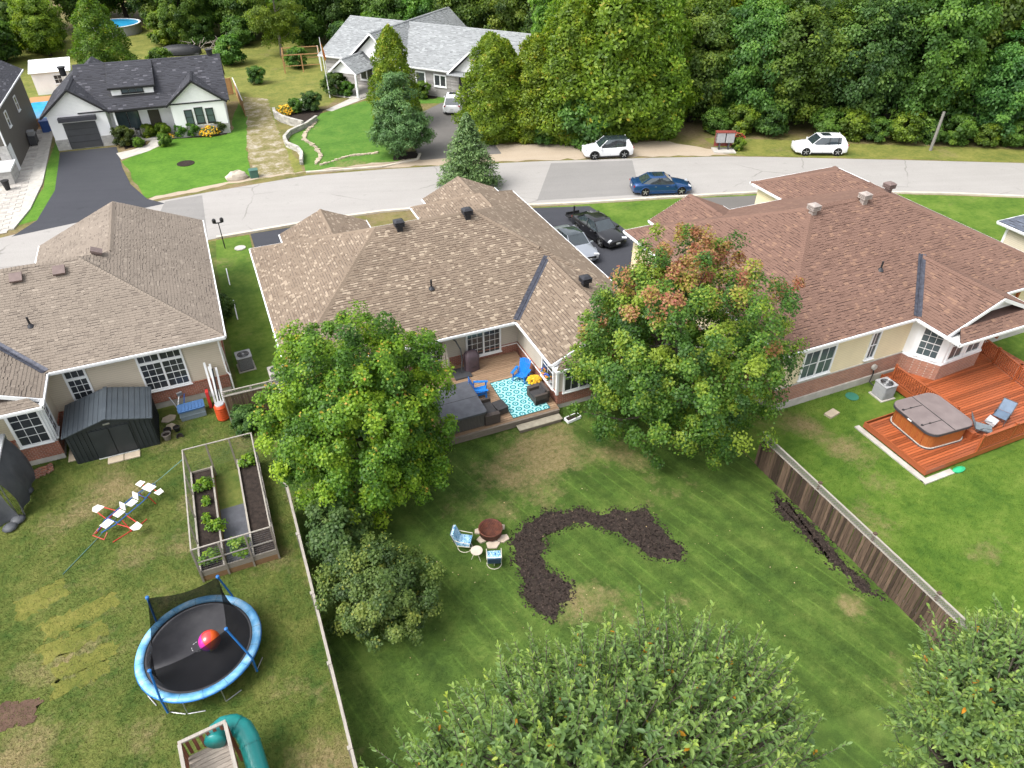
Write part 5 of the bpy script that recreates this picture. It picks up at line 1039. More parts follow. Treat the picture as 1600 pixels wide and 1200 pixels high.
def pot(label, x, y, r, mat, tilt=0):
    t = thing('plant_pot', label, 'pot', (x,y,0), 0, 'empty plant pots by the shed'); a = MB().lathe([(r*.7,0),(r,r*1.5),(r*1.08,r*1.5),(r*1.08,r*1.7),(r*.9,r*1.7),(r*.85,r*1.3),(0,r*1.3)], n=14).obj('pot', mat, t); MB().cyl((0,0,r*1.2),(0,0,r*1.32),r*.84,n=14).obj('soil', m_soil, t); t.rotation_euler = (tilt,0,0)
m_potg = mk('pot_grey', (.17,.15,.13), None, 4, .8)
pot('grey plant pot with soil at the shed corner', -5.1,29.75,.2,m_potg); pot('black plant pot behind the grey pot', -5.05,30.15,.17,m_black); pot('upright black pot on the grass', -4.65,30.2,.15,m_black); pot('tipped black pot nearest the garden', -4.55,29.85,.15,m_black,R(70))
dbx = thing('storage_box', 'grey-blue plastic storage box with blue lid against the brick wall', 'storage box', (-3.85,31.15,0), R(3)); MB().b(-.58,.58,-.3,.3,0,.52).b(-.6,.6,-.32,.32,.22,.27).obj('bin', plast('storage_grey', (.20,.25,.29), .5), dbx); ld = MB().prism(rbox(.62,.34,.08), .52, .60).obj('lid', plast('storage_blue', (.05,.12,.27), .45), dbx)
for i in range(7): MB().b(-.5+i*.155,-.43+i*.155,-.26,.26,.60,.625).obj('lid_rib', bpy.data.materials['storage_blue'], ld)
o = MB().box((0,0,.45),(.14,.4,.9),0,R(-8)).obj('plastic_sled', plast('sled_red', (.48,.03,.03), .4)); o.location = (-3.0,31.6,0); tag(o, 'red plastic sled leaning by the storage box', 'sled')
rb = thing('rain_barrel', 'orange-red ribbed plastic barrel beside the gate', 'barrel', (-2.5,30.3,0)); pr = [(.25,0)]
for i in range(6): z = .06+i*.13; pr += [(.29,z),(.30,z+.04),(.30,z+.07),(.275,z+.1)]
pr += [(.25,.86),(.24,.9)]; MB().lathe(pr, n=22).obj('barrel', plast('barrel_orange', (.55,.075,.02), .4), rb, True); MB().lathe([(.0,.9),(.2,.9),(.22,.92),(.2,.95),(.0,.95)], n=20).obj('lid', m_grey, rb)
lm = [MB().box((0,0,1.1),(.09,.03,2.2)).mesh('plank', m_wp if False else m_white)]
for i, (x, a, l) in enumerate(((-2.75,.0,'tallest white plank leaning on the wall corner'),(-2.62,.05,'white plank leaning second from the storage box'),(-2.48,-.06,'white plank leaning behind the barrel'),(-2.36,.04,'white plank leaning closest to the gate'))):
    o = link('plank', MB().box((0,0,1.0+.12*(3-i)/2),(.1,.03,2.0+.12*(3-i))).mesh('plank', m_white)); o.location = (x,31.35,0); o.rotation_euler = (R(-22),a,0); tag(o, l, 'plank', 'white planks leaning on the left house')
o = MB().cyl((0,0,0),(.1,1.0,1.9),.035,n=8).obj('pole', m_black); o.location = (-2.55,31.0,0); tag(o, 'black pole leaning among the white planks', 'pole')
tl = thing('garden_tools', 'tangle of white and blue garden tools behind the storage box', 'tools', (-4.55,31.7,0))
for i, (a, b) in enumerate((((0,0,.1),(.3,.3,.9)),((.1,-.1,.1),(-.2,.3,.8)),((.3,0,.1),(.5,.4,.75)))): MB().cyl(a,b,.03,n=7).obj('handle', (m_white,m_steel,m_bt)[i], tl)
MB().box((.3,.3,.85),(.25,.1,.18),.4).obj('tool_head', m_steel, tl)
rnd = random.Random(14); bm = [MB().b(-.15,.15,-.07,.07,0,.09,t=q).mesh('brick', m_brickC) for q in (.3,.6,.9)]
bp = [(x, y, z) for z in range(3) for x in range(4-z) for y in range(3-z)]
pb_ = thing('brick_pile', 'loose pile of red-grey bricks below the bay window', 'bricks', (-10.6,29.6,0), R(20))
for i, (x, y, z) in enumerate(bp): o = link('brick', bm[rnd.randrange(3)], pb_); o.location = (x*.33-.5+z*.12+rnd.uniform(-.05,.05), y*.2-.3+z*.08, z*.1); o.rotation_euler = (rnd.uniform(-.05,.05),0,rnd.uniform(-.5,.5)); 
# tarpaulin shelter cut by the left edge
sp = thing('tarp_shelter', 'grey tarpaulin shelter with open flap at the left frame edge', 'shelter', (-12.6,28.3,0), R(0)); m_tarp = mk('tarp_grey', (.062,.066,.075), (.09,.095,.105), 2, .6, bump=.6, bscale=3); m_tarpw = mk('tarp_white', (.55,.56,.58))
def drape(P, Q, mat, name, n=10, m=8, bulge=.15, seed=0):
    rnd = random.Random(seed); q = MB(); jj = [rnd.uniform(-1,1) for _ in range(n+1)]
    for i in range(n+1):
        for j in range(m+1):
            f_, g_ = i/n, j/m; a = Vector(P[0]).lerp(Vector(P[1]), f_); b = Vector(Q[0]).lerp(Vector(Q[1]), f_); c_ = a.lerp(b, g_); d = Vector((jj[i]*.12*g_, jj[i-1]*.10*g_, 0)); q.v.append(tuple(c_+d+Vector((bulge*math.sin(math.pi*g_),0,0))))
    for i in range(n):
        for j in range(m): b = i*(m+1)+j; q.f.append((b,b+1,b+m+2,b+m+1)); q.t.append(.5)
    return q.obj(name, mat, sp, True)
drape([(1.45,1.6,2.15),(1.45,-1.3,2.15)], [(1.95,1.4,0),(1.75,-1.4,.05)], m_tarp, 'side_tarp', seed=1)
MB().slab([(1.5,1.7,2.2),(1.5,-1.4,2.2),(-.2,-1.4,2.9),(-.2,1.7,2.9)][::-1], .04).obj('roof_tarp', m_tarpw, sp); drape([(1.4,-1.35,2.2),(-.6,-1.4,2.6)], [(1.6,-1.6,.0),(-.6,-1.7,0)], m_tarp, 'front_tarp', bulge=-.1, seed=2)
MB().cyl((1.5,1.6,0),(1.5,1.6,2.2),.03,n=8).cyl((1.5,-1.3,0),(1.5,-1.3,2.2),.03,n=8).cyl((1.5,-1.35,2.2),(1.5,1.65,2.2),.03,n=8).obj('frame', m_steel, sp)
for q in ((1.85,.3,.35),(1.7,-1.4,.3),(1.45,-1.75,.3)): MB().lathe([(.02,0),(.24,.03),(.30,.09),(.2,.19),(.05,.24)], (q[0]-.15,q[1]-.2,0), 9).obj('bunched_tarp', m_tarp, sp, True)

# ------------------------------------------------------------------ air conditioners
def ac(label, x, y, rz, mb_, mt_):
    t = thing('air_conditioner', label, 'air conditioner', (x,y,0), rz, 'outdoor air conditioner units'); h = .82; MB().b(-.45,.45,-.45,.45,-.02,.06).obj('pad', m_conc, t); MB().prism(rbox(.37,.37,.06), .06, h).obj('casing', mb_, t)
    for i in range(14): MB().prism(rbox(.38,.38,.06), .12+i*.048, .135+i*.048).obj('louver', mt_, t)
    tp_ = MB().prism(rbox(.40,.40,.07), h, h+.05).obj('top_panel', mt_, t); MB().cyl((0,0,h+.045),(0,0,h+.056),.31,n=24).obj('fan_opening', m_black, tp_)
    for k_ in range(4): MB().box((.14*math.cos(k_*1.57),.14*math.sin(k_*1.57),h+.06),(.26,.11,.01),k_*1.57).obj('fan_blade', m_dgrey, tp_)
    g_ = MB()
    for r_ in (.1,.17,.24,.31): g_.tube([(r_*math.cos(a), r_*math.sin(a), h+.075) for a in [i*.3142 for i in range(21)]], .005, 4)
    g_.obj('fan_grille', m_steel, tp_); MB().cyl((0,0,h+.06),(0,0,h+.085),.06,n=12).obj('fan_hub', mt_, tp_)
ac('dark cased air conditioner on the grass beside the left house', -.95,34.3,R(4), m_dgrey, m_grey); ac('pale air conditioner beside the middle house, half hidden by the maple', .45,32.2,R(2), m_grey, m_conc); ac('grey air conditioner against the brick wall by the cedar deck', 28.75,18.85,R(-3), m_grey, m_grey)
o = MB().cyl((0,0,0),(0,0,.03),.33,n=18).obj('utility_cover', plast('cover_green', (.03,.17,.12), .6)); o.location = (27.3,19.4,.01); tag(o, 'round green utility cover in the grass by the cream house', 'cover')
o = MB().lathe([(.0,0),(.22,.02),(.25,.1),(.12,.18),(0,.2)], n=9).obj('plastic_toy', plast('toy_green', (.02,.40,.17), .5)); o.location = (27.7,13.35,0); o.scale = (1.5,.7,1); tag(o, 'bright green plastic toy lying at the deck edge', 'toy')
o = MB().b(-.35,.35,-.2,.2,0,.12).obj('paver_block', stm); o.location = (25.3,18.7,0); o.rotation_euler = (0,0,.2); tag(o, 'flat tan stone by the foundation of the cream house', 'stone')
def lounger(label, x, y, rz, cm):
    t = thing('deck_chair', label, 'chair', (x,y,.43), rz, 'folding deck chairs on the cedar deck')
    for s_ in (-1,1): MB().tube([(s_*.3,-.45,.02),(s_*.3,-.4,.32),(s_*.3,.3,.34),(s_*.3,.62,.85)], .016, 6).obj('frame', m_dgrey, t); MB().tube([(s_*.3,.35,.02),(s_*.3,.0,.5),(s_*.3,-.35,.52)], .016, 6).obj('armrest', m_dgrey, t)
    MB().box((0,-.05,.35),(.56,.68,.02)).obj('seat', cm, t); MB().box((0,.46,.6),(.56,.03,.56),0,R(-32)).obj('backrest', cm, t); MB().tube([(-.3,.62,.85),(.3,.62,.85)], .016, 6).obj('top_bar', m_dgrey, t)
lounger('grey folding deck chair nearest the hot tub', 30.3,14.55,R(40), mk('sling_grey', (.16,.19,.21))); lounger('dark folding deck chair with blue sling beside the railing', 32.0,14.85,R(-70), mk('sling_blue', (.12,.17,.24)))
o = MB().box((0,0,.2),(.5,.45,.16),.3,.2).obj('cushion', mk('cushion_pale', (.45,.46,.48))); o.location = (31.2,14.75,.5); tag(o, 'pale grey cushion between the two deck chairs', 'cushion')

# ------------------------------------------------------------------ street furniture
mbx = thing('community_mailbox', 'pair of grey community mailboxes on a stand beside the road', 'mailbox', (43.7,52.4,0), R(-24)); MB().b(-1.0,1.0,-.9,.5,0,.1).obj('pad', m_conc, mbx)
for x in (-.42,.42): q = MB().b(x-.38,x+.38,-.25,.25,.75,1.65).obj('cabinet', m_steel, mbx); MB().b(x-.06,x+.06,-.15,.15,.1,.75).obj('pedestal', m_dgrey, mbx); [MB().b(x-.36,x+.36,-.262,-.25,.8+i*.135,.92+i*.135).obj('mail_door', m_grey, q) for i in range(6)]
MB().b(-.9,.9,-.3,.32,1.65,1.72).obj('roof', mk('mailbox_red', (.22,.05,.04)), mbx); MB().b(-.86,.86,.26,.3,.3,1.65).obj('back_panel', bpy.data.materials['mailbox_red'], mbx)
def pole(name, label, cat, a, b, r0, r1, mat): t = thing(name, label, cat, (a[0],a[1],0)); MB().cyl((0,0,-.2),(b[0]-a[0],b[1]-a[1],b[2]),r0,r1,n=12).obj('shaft', mat, t); return t
pole('utility_pole', 'leaning grey wooden utility pole in front of the wood', 'pole', (61.3,44.8), (61.6,45.0,3.4), .14,.12, m_lat)
lp = thing('lamp_post', 'slim black garden lamp post beside the driveway', 'lamp', (-.62,49.6,0)); MB().cyl((0,0,0),(0,0,1.95),.04,.03,n=8).obj('post', m_black, lp); MB().b(-.25,.25,-.03,.03,1.9,1.96).obj('arm', m_black, lp)
for x in (-.25,.25): MB().lathe([(.05,0),(.12,.04),(.13,.25),(.08,.33),(.0,.36)], (x,0,1.92), 8).obj('lantern', m_black, lp)
o = MB().cyl((0,0,0),(0,0,.05),.38,n=18).obj('stepping_stone', m_conc); o.location = (.35,49.2,.015); tag(o, 'pale round stone in the grass beside the lamp post', 'stone')
for y, l in ((45.2,'short white edging strip in the grass behind the lamp post'),(40.7,'long white edging strip in the grass beside the left roof')): o = MB().b(-.03,.03,-1.2,1.2,0,.05).obj('edging_strip', m_white); o.location = (-.85,y,.012); tag(o, l, 'edging')
fl = thing('flag_pole', 'white flagpole with a drooping red and gold flag by the stone house', 'flagpole', (13.8,83.7,0)); MB().cyl((0,0,0),(-.2,.1,6.2),.06,.035,n=8).obj('pole', m_white, fl); MB().add([(-.18,.1,5.9),(-.12,.35,5.5),(.1,.2,4.9),(.25,.35,3.9),(.05,.05,3.8),(-.14,.08,4.6)], [(0,1,2,5),(5,2,3,4)]).obj('flag', mk('flag_cloth', (.55,.10,.03), (.6,.3,.05), 2), fl)
ab = thing('garden_arbor', 'timber framed garden enclosure beyond the gravel track', 'garden', (10.9,96.5,0), R(-8))
for x in (0,2.2,4.4):
    for y in (0,4): MB().b(x-.07,x+.07,y-.07,y+.07,0,2.1).obj('post', m_newfence if x < 3 else m_white, ab)
for a, b in (((0,0),(4.4,0)),((0,4),(4.4,4)),((0,0),(0,4)),((4.4,0),(4.4,4))): MB().bar((*a,2.05),(*b,2.05),.07,.1).obj('beam', m_newfence, ab); MB().bar((*a,.8),(*b,.8),.05,.08).obj('rail', m_newfence, ab)
bd = MB(); rnd = random.Random(2); n = 12
bd.v = [(.95*math.sin(math.pi*i/7)*math.cos(6.283*k_/n)*rnd.uniform(.85,1.1), .5*math.sin(math.pi*i/7)*math.sin(6.283*k_/n)*rnd.uniform(.85,1.1), .55*math.cos(math.pi*i/7)*rnd.uniform(.8,1.05)+.1) for i in range(8) for k_ in range(n)]
for i in range(7):
    for k_ in range(n): bd.f.append((i*n+k_,(i+1)*n+k_,(i+1)*n+(k_+1) % n,i*n+(k_+1) % n)); bd.t.append(.5)
o = bd.obj('boulder', mk('boulder_stone', (.50,.44,.36), (.42,.36,.30), 3, .9, bump=.4)); o.location = (1.6,62.7,.1); tag(o, 'pale boulder at the edge of the front lawn', 'boulder')
ub = thing('utility_box', 'small green utility box beside the boulder', 'utility box', (3.0,62.6,0)); MB().prism(rbox(.35,.3,.06), 0, .62).obj('cabinet', plast('utility_green', (.05,.13,.10), .6), ub); MB().prism(rbox(.38,.33,.06), .62, .68).obj('lid', bpy.data.materials['utility_green'], ub)
# stone retaining walls of the corner lawn: blocks
m_blk = mk('wall_block', (.42,.40,.36), (.32,.31,.28), 3, .9, bump=.2, tint=.3)
def blockwall(label, P, h, rows, bl_=.45):
    t = thing('retaining_wall', label, 'wall'); rnd = random.Random(len(P)); ms = [MB().b(-bl_/2+.01,bl_/2-.01,-.14,.14,0,h/rows-.012,t=q).mesh('block', m_blk) for q in (.2,.4,.6,.85)]
    S_ = []; 
    for a, b in zip(P, P[1:]): S_.append((Vector(a), Vector(b)))
    for r_ in range(rows):
        for a, b in S_:
            L_ = (b-a).length; n_ = max(1, int(L_/bl_)); d = (b-a)/n_; ang = math.atan2(d.y, d.x)
            for i in range(n_): p = a + d*(i+.5+(.25 if r_ % 2 else 0)); o = link('block', ms[rnd.randrange(4)], t); o.location = (p.x,p.y,r_*h/rows); o.rotation_euler = (0,0,ang); o.scale = (1.02*(d.length/bl_),1,1)
blockwall('curved grey block wall round the flower bed of the stone house', [(7.2,80),(7.1,78.6),(7.5,77.0),(8.2,75.6),(9.1,74.2)], .75, 4); blockwall('winding grey block wall at the corner of the front lawn', [(10.9,76.2),(9.6,74.4),(7.6,72.6),(6.85,71.0),(6.8,69.2),(7.5,67.6),(7.6,66.0),(7.2,64.0)], .5, 3)
struct('lawn_edging', MB().bar((7.2,61.85,.06),(13.6,60.55,.06),.22,.14).bar((13.6,60.55,.06),(17.0,61.1,.06),.22,.14).bar((17.0,61.1,.06),(17.6,62.4,.06),.22,.14), m_kerb)
rnd = random.Random(21)
def stone_row(P, n, nm, lab):
    t = thing('edging_stones', lab, 'stones'); pts_ = []
    for i in range(n):
        f_ = i/(n-1)*(len(P)-1); k_ = min(int(f_), len(P)-2); p = Vector(P[k_]).lerp(Vector(P[k_+1]), f_-k_); w = rnd.uniform(.15,.32)
        MB().prism([(p.x+w*math.cos(a)*rnd.uniform(.7,1.1), p.y+w*.7*math.sin(a)*rnd.uniform(.7,1.1)) for a in [q*1.0472 for q in range(6)]], 0, rnd.uniform(.08,.16)).obj('stone', stm, t)
stone_row([(10.6,75.4),(9.0,72.4),(8.6,70.5),(9.2,68),(9.2,65.5),(8.4,63.6)], 34, 's', 'pale stones edging the lawn behind the winding wall'); stone_row([(8.8,63.2),(11.5,64.4),(14.0,64.2)], 16, 's', 'pale stones running across the lower lawn of the stone house')
# back yards across the street
pl = thing('swimming_pool', 'round above-ground pool with white rim far behind the farmhouse', 'pool', (-8.6,130.5,0)); MB().lathe([(3.6,0),(3.6,1.25)], n=28, close=False).obj('pool_wall', m_grey, pl); MB().lathe([(3.45,1.25),(3.75,1.25),(3.75,1.33),(3.45,1.33)], n=28, close=True).obj('rim', m_white, pl); MB().cyl((0,0,1.255),(0,0,1.28),3.45,n=28).obj('water', mk('pool_water', (.03,.32,.62), (.05,.4,.68), 1, .08), pl)
p2 = thing('swimming_pool', 'blue pool between the grey house and the farmhouse', 'pool', (-15.0,88.5,0)); MB().prism(rbox(1.35,3.4,.3), 0, .7).obj('pool_wall', m_newfence, p2); MB().prism(rbox(1.2,3.2,.3), .7, .72).obj('water', bpy.data.materials['pool_water'], p2)
gs = thing('garden_shed', 'small white shed with metal roof behind the garage', 'shed', (-14.3,99.0,0)); MB().b(-1.9,1.9,-1.4,1.4,0,2.4).obj('wall', m_sidW, gs); MB().slab([(-2.1,-1.6,2.35),(2.1,-1.6,2.35),(2.1,1.6,3.1),(-2.1,1.6,3.1)], .06).obj('roof', m_white, gs); window(gs, (.6,-1.4,1.0), .9, 1.0, -math.pi/2, 2, 2, 1)
struct('back_terrace', sheet([(-17,84),(-12.9,84),(-12.9,97),(-17,97)], .016), m_newfence)
bt = thing('covered_boat', 'long object under a black tarpaulin beyond the cedar fence', 'boat', (-.6,112,0), R(-12)); 
q = MB(); n = 14; pr = [(-2.6,.1,.3),(-2.2,.7,.8),(-1,.95,1.05),(.5,1.0,1.1),(1.8,.85,1.0),(2.6,.4,.75),(2.9,.05,.5)]
for x, w, h in pr:
    for k_ in range(n+1): a = math.pi*k_/n; q.v.append((x, w*math.cos(a), h*math.sin(a)*(1+.06*math.sin(k_*2+x))+.15))
for i in range(len(pr)-1):
    for k_ in range(n): q.f.append((i*(n+1)+k_,(i+1)*(n+1)+k_,(i+1)*(n+1)+k_+1,i*(n+1)+k_+1)); q.t.append(.5)
q.obj('tarpaulin', mk('tarp_black', (.02,.021,.024), None, 3, .5), bt, True); MB().b(-2.4,2.6,-.7,.7,.0,.2).obj('trailer', m_dgrey, bt)
bp_ = thing('brush_pile', 'heap of bare grey branches beyond the cedar fence', 'branches', (3.3,112.5,0)); rnd = random.Random(4)
for i in range(36): a = Vector((rnd.uniform(-2.2,2.2), rnd.uniform(-1,1), rnd.uniform(.1,1.3))); b = a + Vector((rnd.uniform(-1.6,1.6), rnd.uniform(-.8,.8), rnd.uniform(-.2,1.3))); MB().cyl(a,b,.06,.02,n=5).obj('branch', m_gwood, bp_)
pc = thing('porch_chair', 'pale porch chair by the farmhouse window', 'chair', (-6.3,77.3,.15), R(170)); m_pc = mk('porch_wicker', (.5,.47,.42))
MB().b(-.35,.35,-.35,.35,.32,.42).obj('seat', m_pc, pc); MB().box((0,.36,.7),(.7,.06,.6),0,R(-12)).obj('backrest', m_pc, pc)
for sx in (-1,1):
    MB().b(sx*.34-.04,sx*.34+.04,-.33,.33,.55,.6).obj('armrest', m_pc, pc)
    for sy in (-1,1): MB().b(sx*.32-.03,sx*.32+.03,sy*.3-.03,sy*.3+.03,0,.55).obj('leg', m_pc, pc)
pc2 = copy_tree(pc); pc2.location = (-5.3,77.2,.15); pc2.rotation_euler = (0,0,R(195)); pc2['label'] = 'second porch chair, nearer the farmhouse door'
o = MB().cyl((0,0,0),(0,0,.04),.75,n=20).obj('tree_ring', m_soil); o.location = (-2.2,68.3,.012); tag(o, 'small dark soil ring in the vivid front lawn', 'soil ring')
sb = thing('small_tree', 'small young tree in the ring on the farmhouse lawn', 'tree', (-3.6,73.9,0)); MB().cyl((0,0,0),(0,0,1.0),.04,.02,n=6).obj('trunk', m_gwood, sb)
gr_ = thing('barbecue', 'silver barbecue with lid against the grey house', 'barbecue', (-15.0,79.5,0), R(90)); MB().b(-.7,.7,-.3,.3,.1,.85).obj('cabinet', m_dgrey, gr_); MB().prism(rbox(.45,.3,.1), .85, 1.2).obj('lid', m_steel, gr_); MB().b(-.4,.4,-.36,-.32,.95,1.0).obj('handle', m_steel, gr_); [MB().cyl((x,y,0),(x,y,.1),.05,n=8).obj('wheel', m_black, gr_) for x in (-.6,.6) for y in (-.25,.25)]
bb = thing('storage_bin', 'blue lidded bin beside the garage of the farmhouse', 'bin', (-13.9,83.2,0)); MB().prism(rbox(.7,.5,.1), 0, 1.0).obj('body', plast('bin_blue', (.04,.10,.32), .5), bb); MB().prism(rbox(.75,.55,.1), 1.0, 1.1).obj('lid', bpy.data.materials['bin_blue'], bb)
pf = thing('planter', 'tall dark planter at the stone porch of the grey house', 'planter', (-15.9,67.6,0)); MB().lathe([(.18,0),(.28,.75),(.31,.75),(.31,.82),(.24,.82)], n=14).obj('pot', m_black, pf)
# ------------------------------------------------------------------ vehicles
def paint(name, c, metal=.3): return mk(name, c, tuple(v*.93 for v in c), 1.5, .28, metal, .5, coat=.8)
m_cglass = mk('car_glass', (.022,.032,.038), (.032,.045,.052), 2, .03, spec=1., coat=1.); m_rim = plast('alloy', (.45,.46,.47), .3, metal=.8); m_lamp = plast('head_lamp', (.55,.57,.6), .15, coat=1); m_tail = plast('tail_lamp', (.35,.02,.02), .2, coat=1); m_clad = plast('black_cladding', (.02,.02,.021), .65); m_plate = plast('number_plate', (.6,.62,.62), .5)
def car(name, label, cat, loc, rz, m, suv=False, L=4.8, W=1.86, H=1.45, roofmat=None, sunroof=True, clad=False, group='parked cars'):
    t = thing(name, label, cat, loc, rz, group); hw = W/2; a = L/2
    if suv: belt, hood, deck = .98, .98, 1.02; st = [(-1.,.30,.42,.80,.72),(-.975,.24,.88,.95,.80),(-.90,.20,.96,deck,.86),(-.60,.2,1.,belt+.03,.90),(-.2,.2,1.,belt,.90),(.2,.2,1.,belt-.01,.90),(.42,.2,1.,belt-.01,.88),(.62,.2,.99,hood-.05,.80),(.82,.2,.95,hood-.12,.72),(.94,.22,.88,hood-.22,.66),(.985,.26,.80,.66,.58),(1.,.32,.62,.58,.5)]
    else: belt, hood, deck = .88, .86, .98; st = [(-1.,.32,.60,.70,.6),(-.98,.26,.88,.88,.78),(-.93,.22,.94,deck-.02,.84),(-.72,.2,.985,deck-.03,.86),(-.5,.2,1.,belt+.04,.90),(-.1,.2,1.,belt,.90),(.2,.2,1.,belt-.01,.90),(.40,.2,1.,belt-.01,.88),(.62,.2,.985,hood-.06,.80),(.82,.2,.94,hood-.14,.72),(.94,.22,.86,hood-.24,.64),(.985,.26,.76,.56,.56),(1.,.32,.55,.48,.45)]
    b = MB(); n = 0
    for fx, zb, fw, zt, tw in st:
        w = hw*fw; zs = zb+(zt-zb)*.62
        half = [(w*.80,zb),(w*.97,zb+.08),(w,zb+(zt-zb)*.35),(w*.995,zs),(w*.96,zt-.05),(w*tw/.95 if tw < .95 else w*tw,zt),(w*.45,zt+.022)]
        ring = [(fx*a,-y,z) for y, z in half] + [(fx*a,y,z) for y, z in half[::-1]]
        b.v += ring; n = len(ring)
    m_ = len(st)
    for i in range(m_-1):
        for k_ in range(n): b.f.append((i*n+k_,(i+1)*n+k_,(i+1)*n+(k_+1) % n,i*n+(k_+1) % n))
    b.f += [tuple(range(n)), tuple(range(m_*n-1,(m_-1)*n-1,-1))]; b.t = [.5]*len(b.f)
    body = smooth_angle(b.obj('body', m, t), 45)
    # cabin: glasshouse, pillars, roof skin
    if suv: base = (-.95,.42); top = (-.76,.10); rw = .72; bz = belt-.03
    else: base = (-.80,.42); top = (-.42,.10); rw = .70; bz = belt-.04
    bw = .90
    def ring(z, x0, x1, w0, w1, nn=7):
        P = [(x0+(x1-x0)*i/(nn-1), -(w0+(w1-w0)*(i/(nn-1))+.05*hw*math.sin(math.pi*i/(nn-1))), z) for i in range(nn)]; return P + [(p[0],-p[1],z) for p in P[::-1]]
    g_ = MB(); zr_ = H-.05; lev = [(bz,0),(bz+(zr_-bz)*.55,.5),(zr_,1)]
    for z, f_ in lev: g_.v += ring(z, a*(base[0]+(top[0]-base[0])*f_), a*(base[1]+(top[1]-base[1])*f_), hw*(bw+(rw-bw)*f_)*.92, hw*(bw+(rw-bw)*f_)*.97)
    nn = 14
    for i in range(2):
        for k_ in range(nn): g_.f.append((i*nn+k_,i*nn+(k_+1) % nn,(i+1)*nn+(k_+1) % nn,(i+1)*nn+k_))
    g_.f.append(tuple(range(2*nn,3*nn))); g_.t = [.5]*len(g_.f); cab = smooth_angle(g_.obj('glass_house', m_cglass, t), 30)
    r_ = MB(); r0 = ring(zr_-.035, a*(top[0]-.03), a*(top[1]+.03), hw*rw*.95, hw*rw*.99); r1 = ring(zr_+.02, a*(top[0]+.01), a*(top[1]-.02), hw*rw*.90, hw*rw*.93); r2 = ring(H, a*(top[0]+.08), a*(top[1]-.10), hw*rw*.6, hw*rw*.62)
    r_.v = r0+r1+r2
    for i in range(2):
        for k_ in range(nn): r_.f.append((i*nn+k_,i*nn+(k_+1) % nn,(i+1)*nn+(k_+1) % nn,(i+1)*nn+k_))
    r_.f.append(tuple(range(2*nn,3*nn))); r_.t = [.5]*len(r_.f); rf = smooth_angle(r_.obj('roof_skin', roofmat or m, t), 50)
    if sunroof: MB().b(a*(top[1]-.42),a*(top[1]-.08),-hw*.42,hw*.42,H-.004,H+.006).obj('sunroof', m_cglass, rf)
    for s_ in (-1,1):
        y0, y1 = s_*hw*bw*.965, s_*hw*rw*.985
        MB().bar((a*base[1],y0*.97,bz),(a*top[1],y1*.98,zr_),.05,.05).obj('front_pillar', m, t); MB().bar((a*base[0],y0*.93,bz),(a*top[0],y1*.95,zr_),.07,.07).obj('rear_pillar', m, t)
        if suv: xb, xt_ = a*base[0], a*top[0]; q = [(xb+.02,y0*.985,bz),(xb+.62,y0*1.035,bz),(xt_+.20,y1*1.05,zr_-.02),(xt_+.0,y1*1.0,zr_)]; MB().add([(p[0],p[1]+s_*.012,p[2]) for p in q]+[(p[0],p[1]-s_*.05,p[2]) for p in q], [(0,1,2,3),(4,7,6,5),(0,4,5,1),(1,5,6,2),(2,6,7,3),(3,7,4,0)]).obj('quarter_panel', m, t)
        xm = a*(base[0]+base[1])/2+.12; MB().bar((xm,y0*1.045,bz),(xm-.06,y1*1.055,zr_),.02,.08).obj('door_pillar', m_clad, t)
        if suv: xq = a*(base[0]*.72+base[1]*.28); MB().bar((xq,y0*1.03,bz),(xq+.02,y1*1.04,zr_),.02,.09).obj('door_pillar', m_clad, t)
        MB().bar((a*base[0]*.85,y0*1.045,bz+.012),(a*base[1]*.9,y0*1.02,bz+.012),.02,.03).obj('window_trim', m_rim, t)
        mr = MB().box((a*base[1]-.12,s_*(hw*.96+.09),bz+.06),(.12,.2,.13)).obj('mirror', m, t)
        for x in (a*.12,-a*.27): MB().box((x,s_*(hw*.985),belt-.12),(.16,.03,.03)).obj('door_handle', m_rim if not suv else m, t)
        for xj in (a*.38, -.02*a, -a*.42): MB().bar((xj,s_*(hw*1.0),.32),(xj-.04,s_*(hw*.97),belt-.06),.006,.012).obj('door_gap', m_black, t)
        hl = MB().box((a*.925,s_*hw*.66,.66 if not suv else .76),(.16,.34,.10),-s_*.45,0,R(18)).obj('headlight', m_lamp, t); MB().box((-a*.955,s_*hw*.70,.78 if not suv else .92),(.10,.34,.13),s_*.35).obj('tail_light', m_tail, t)
        MB().b(-a*.42,a*.42,s_*hw*.985-.02,s_*hw*.985+.02,.2,.30).obj('sill', m_clad if clad or suv else m, t)
    MB().box((a*.985,0,.55),(.05,W*.55,.16)).obj('grille', m_clad, t); MB().box((a*.985,0,.33),(.06,W*.7,.12)).obj('lower_bumper', m_clad, t); MB().box((a*1.0,0,.46),(.02,.32,.12)).obj('front_plate', m_plate, t); MB().box((-a*1.0,0,.62),(.02,.32,.13)).obj('rear_plate', m_plate, t)
    MB().box((-a*.97,0,.32),(.08,W*.75,.16)).obj('rear_bumper', m_clad, t)
    wr_ = .34 if not suv else .365; wx = (a*.615, -a*.60)
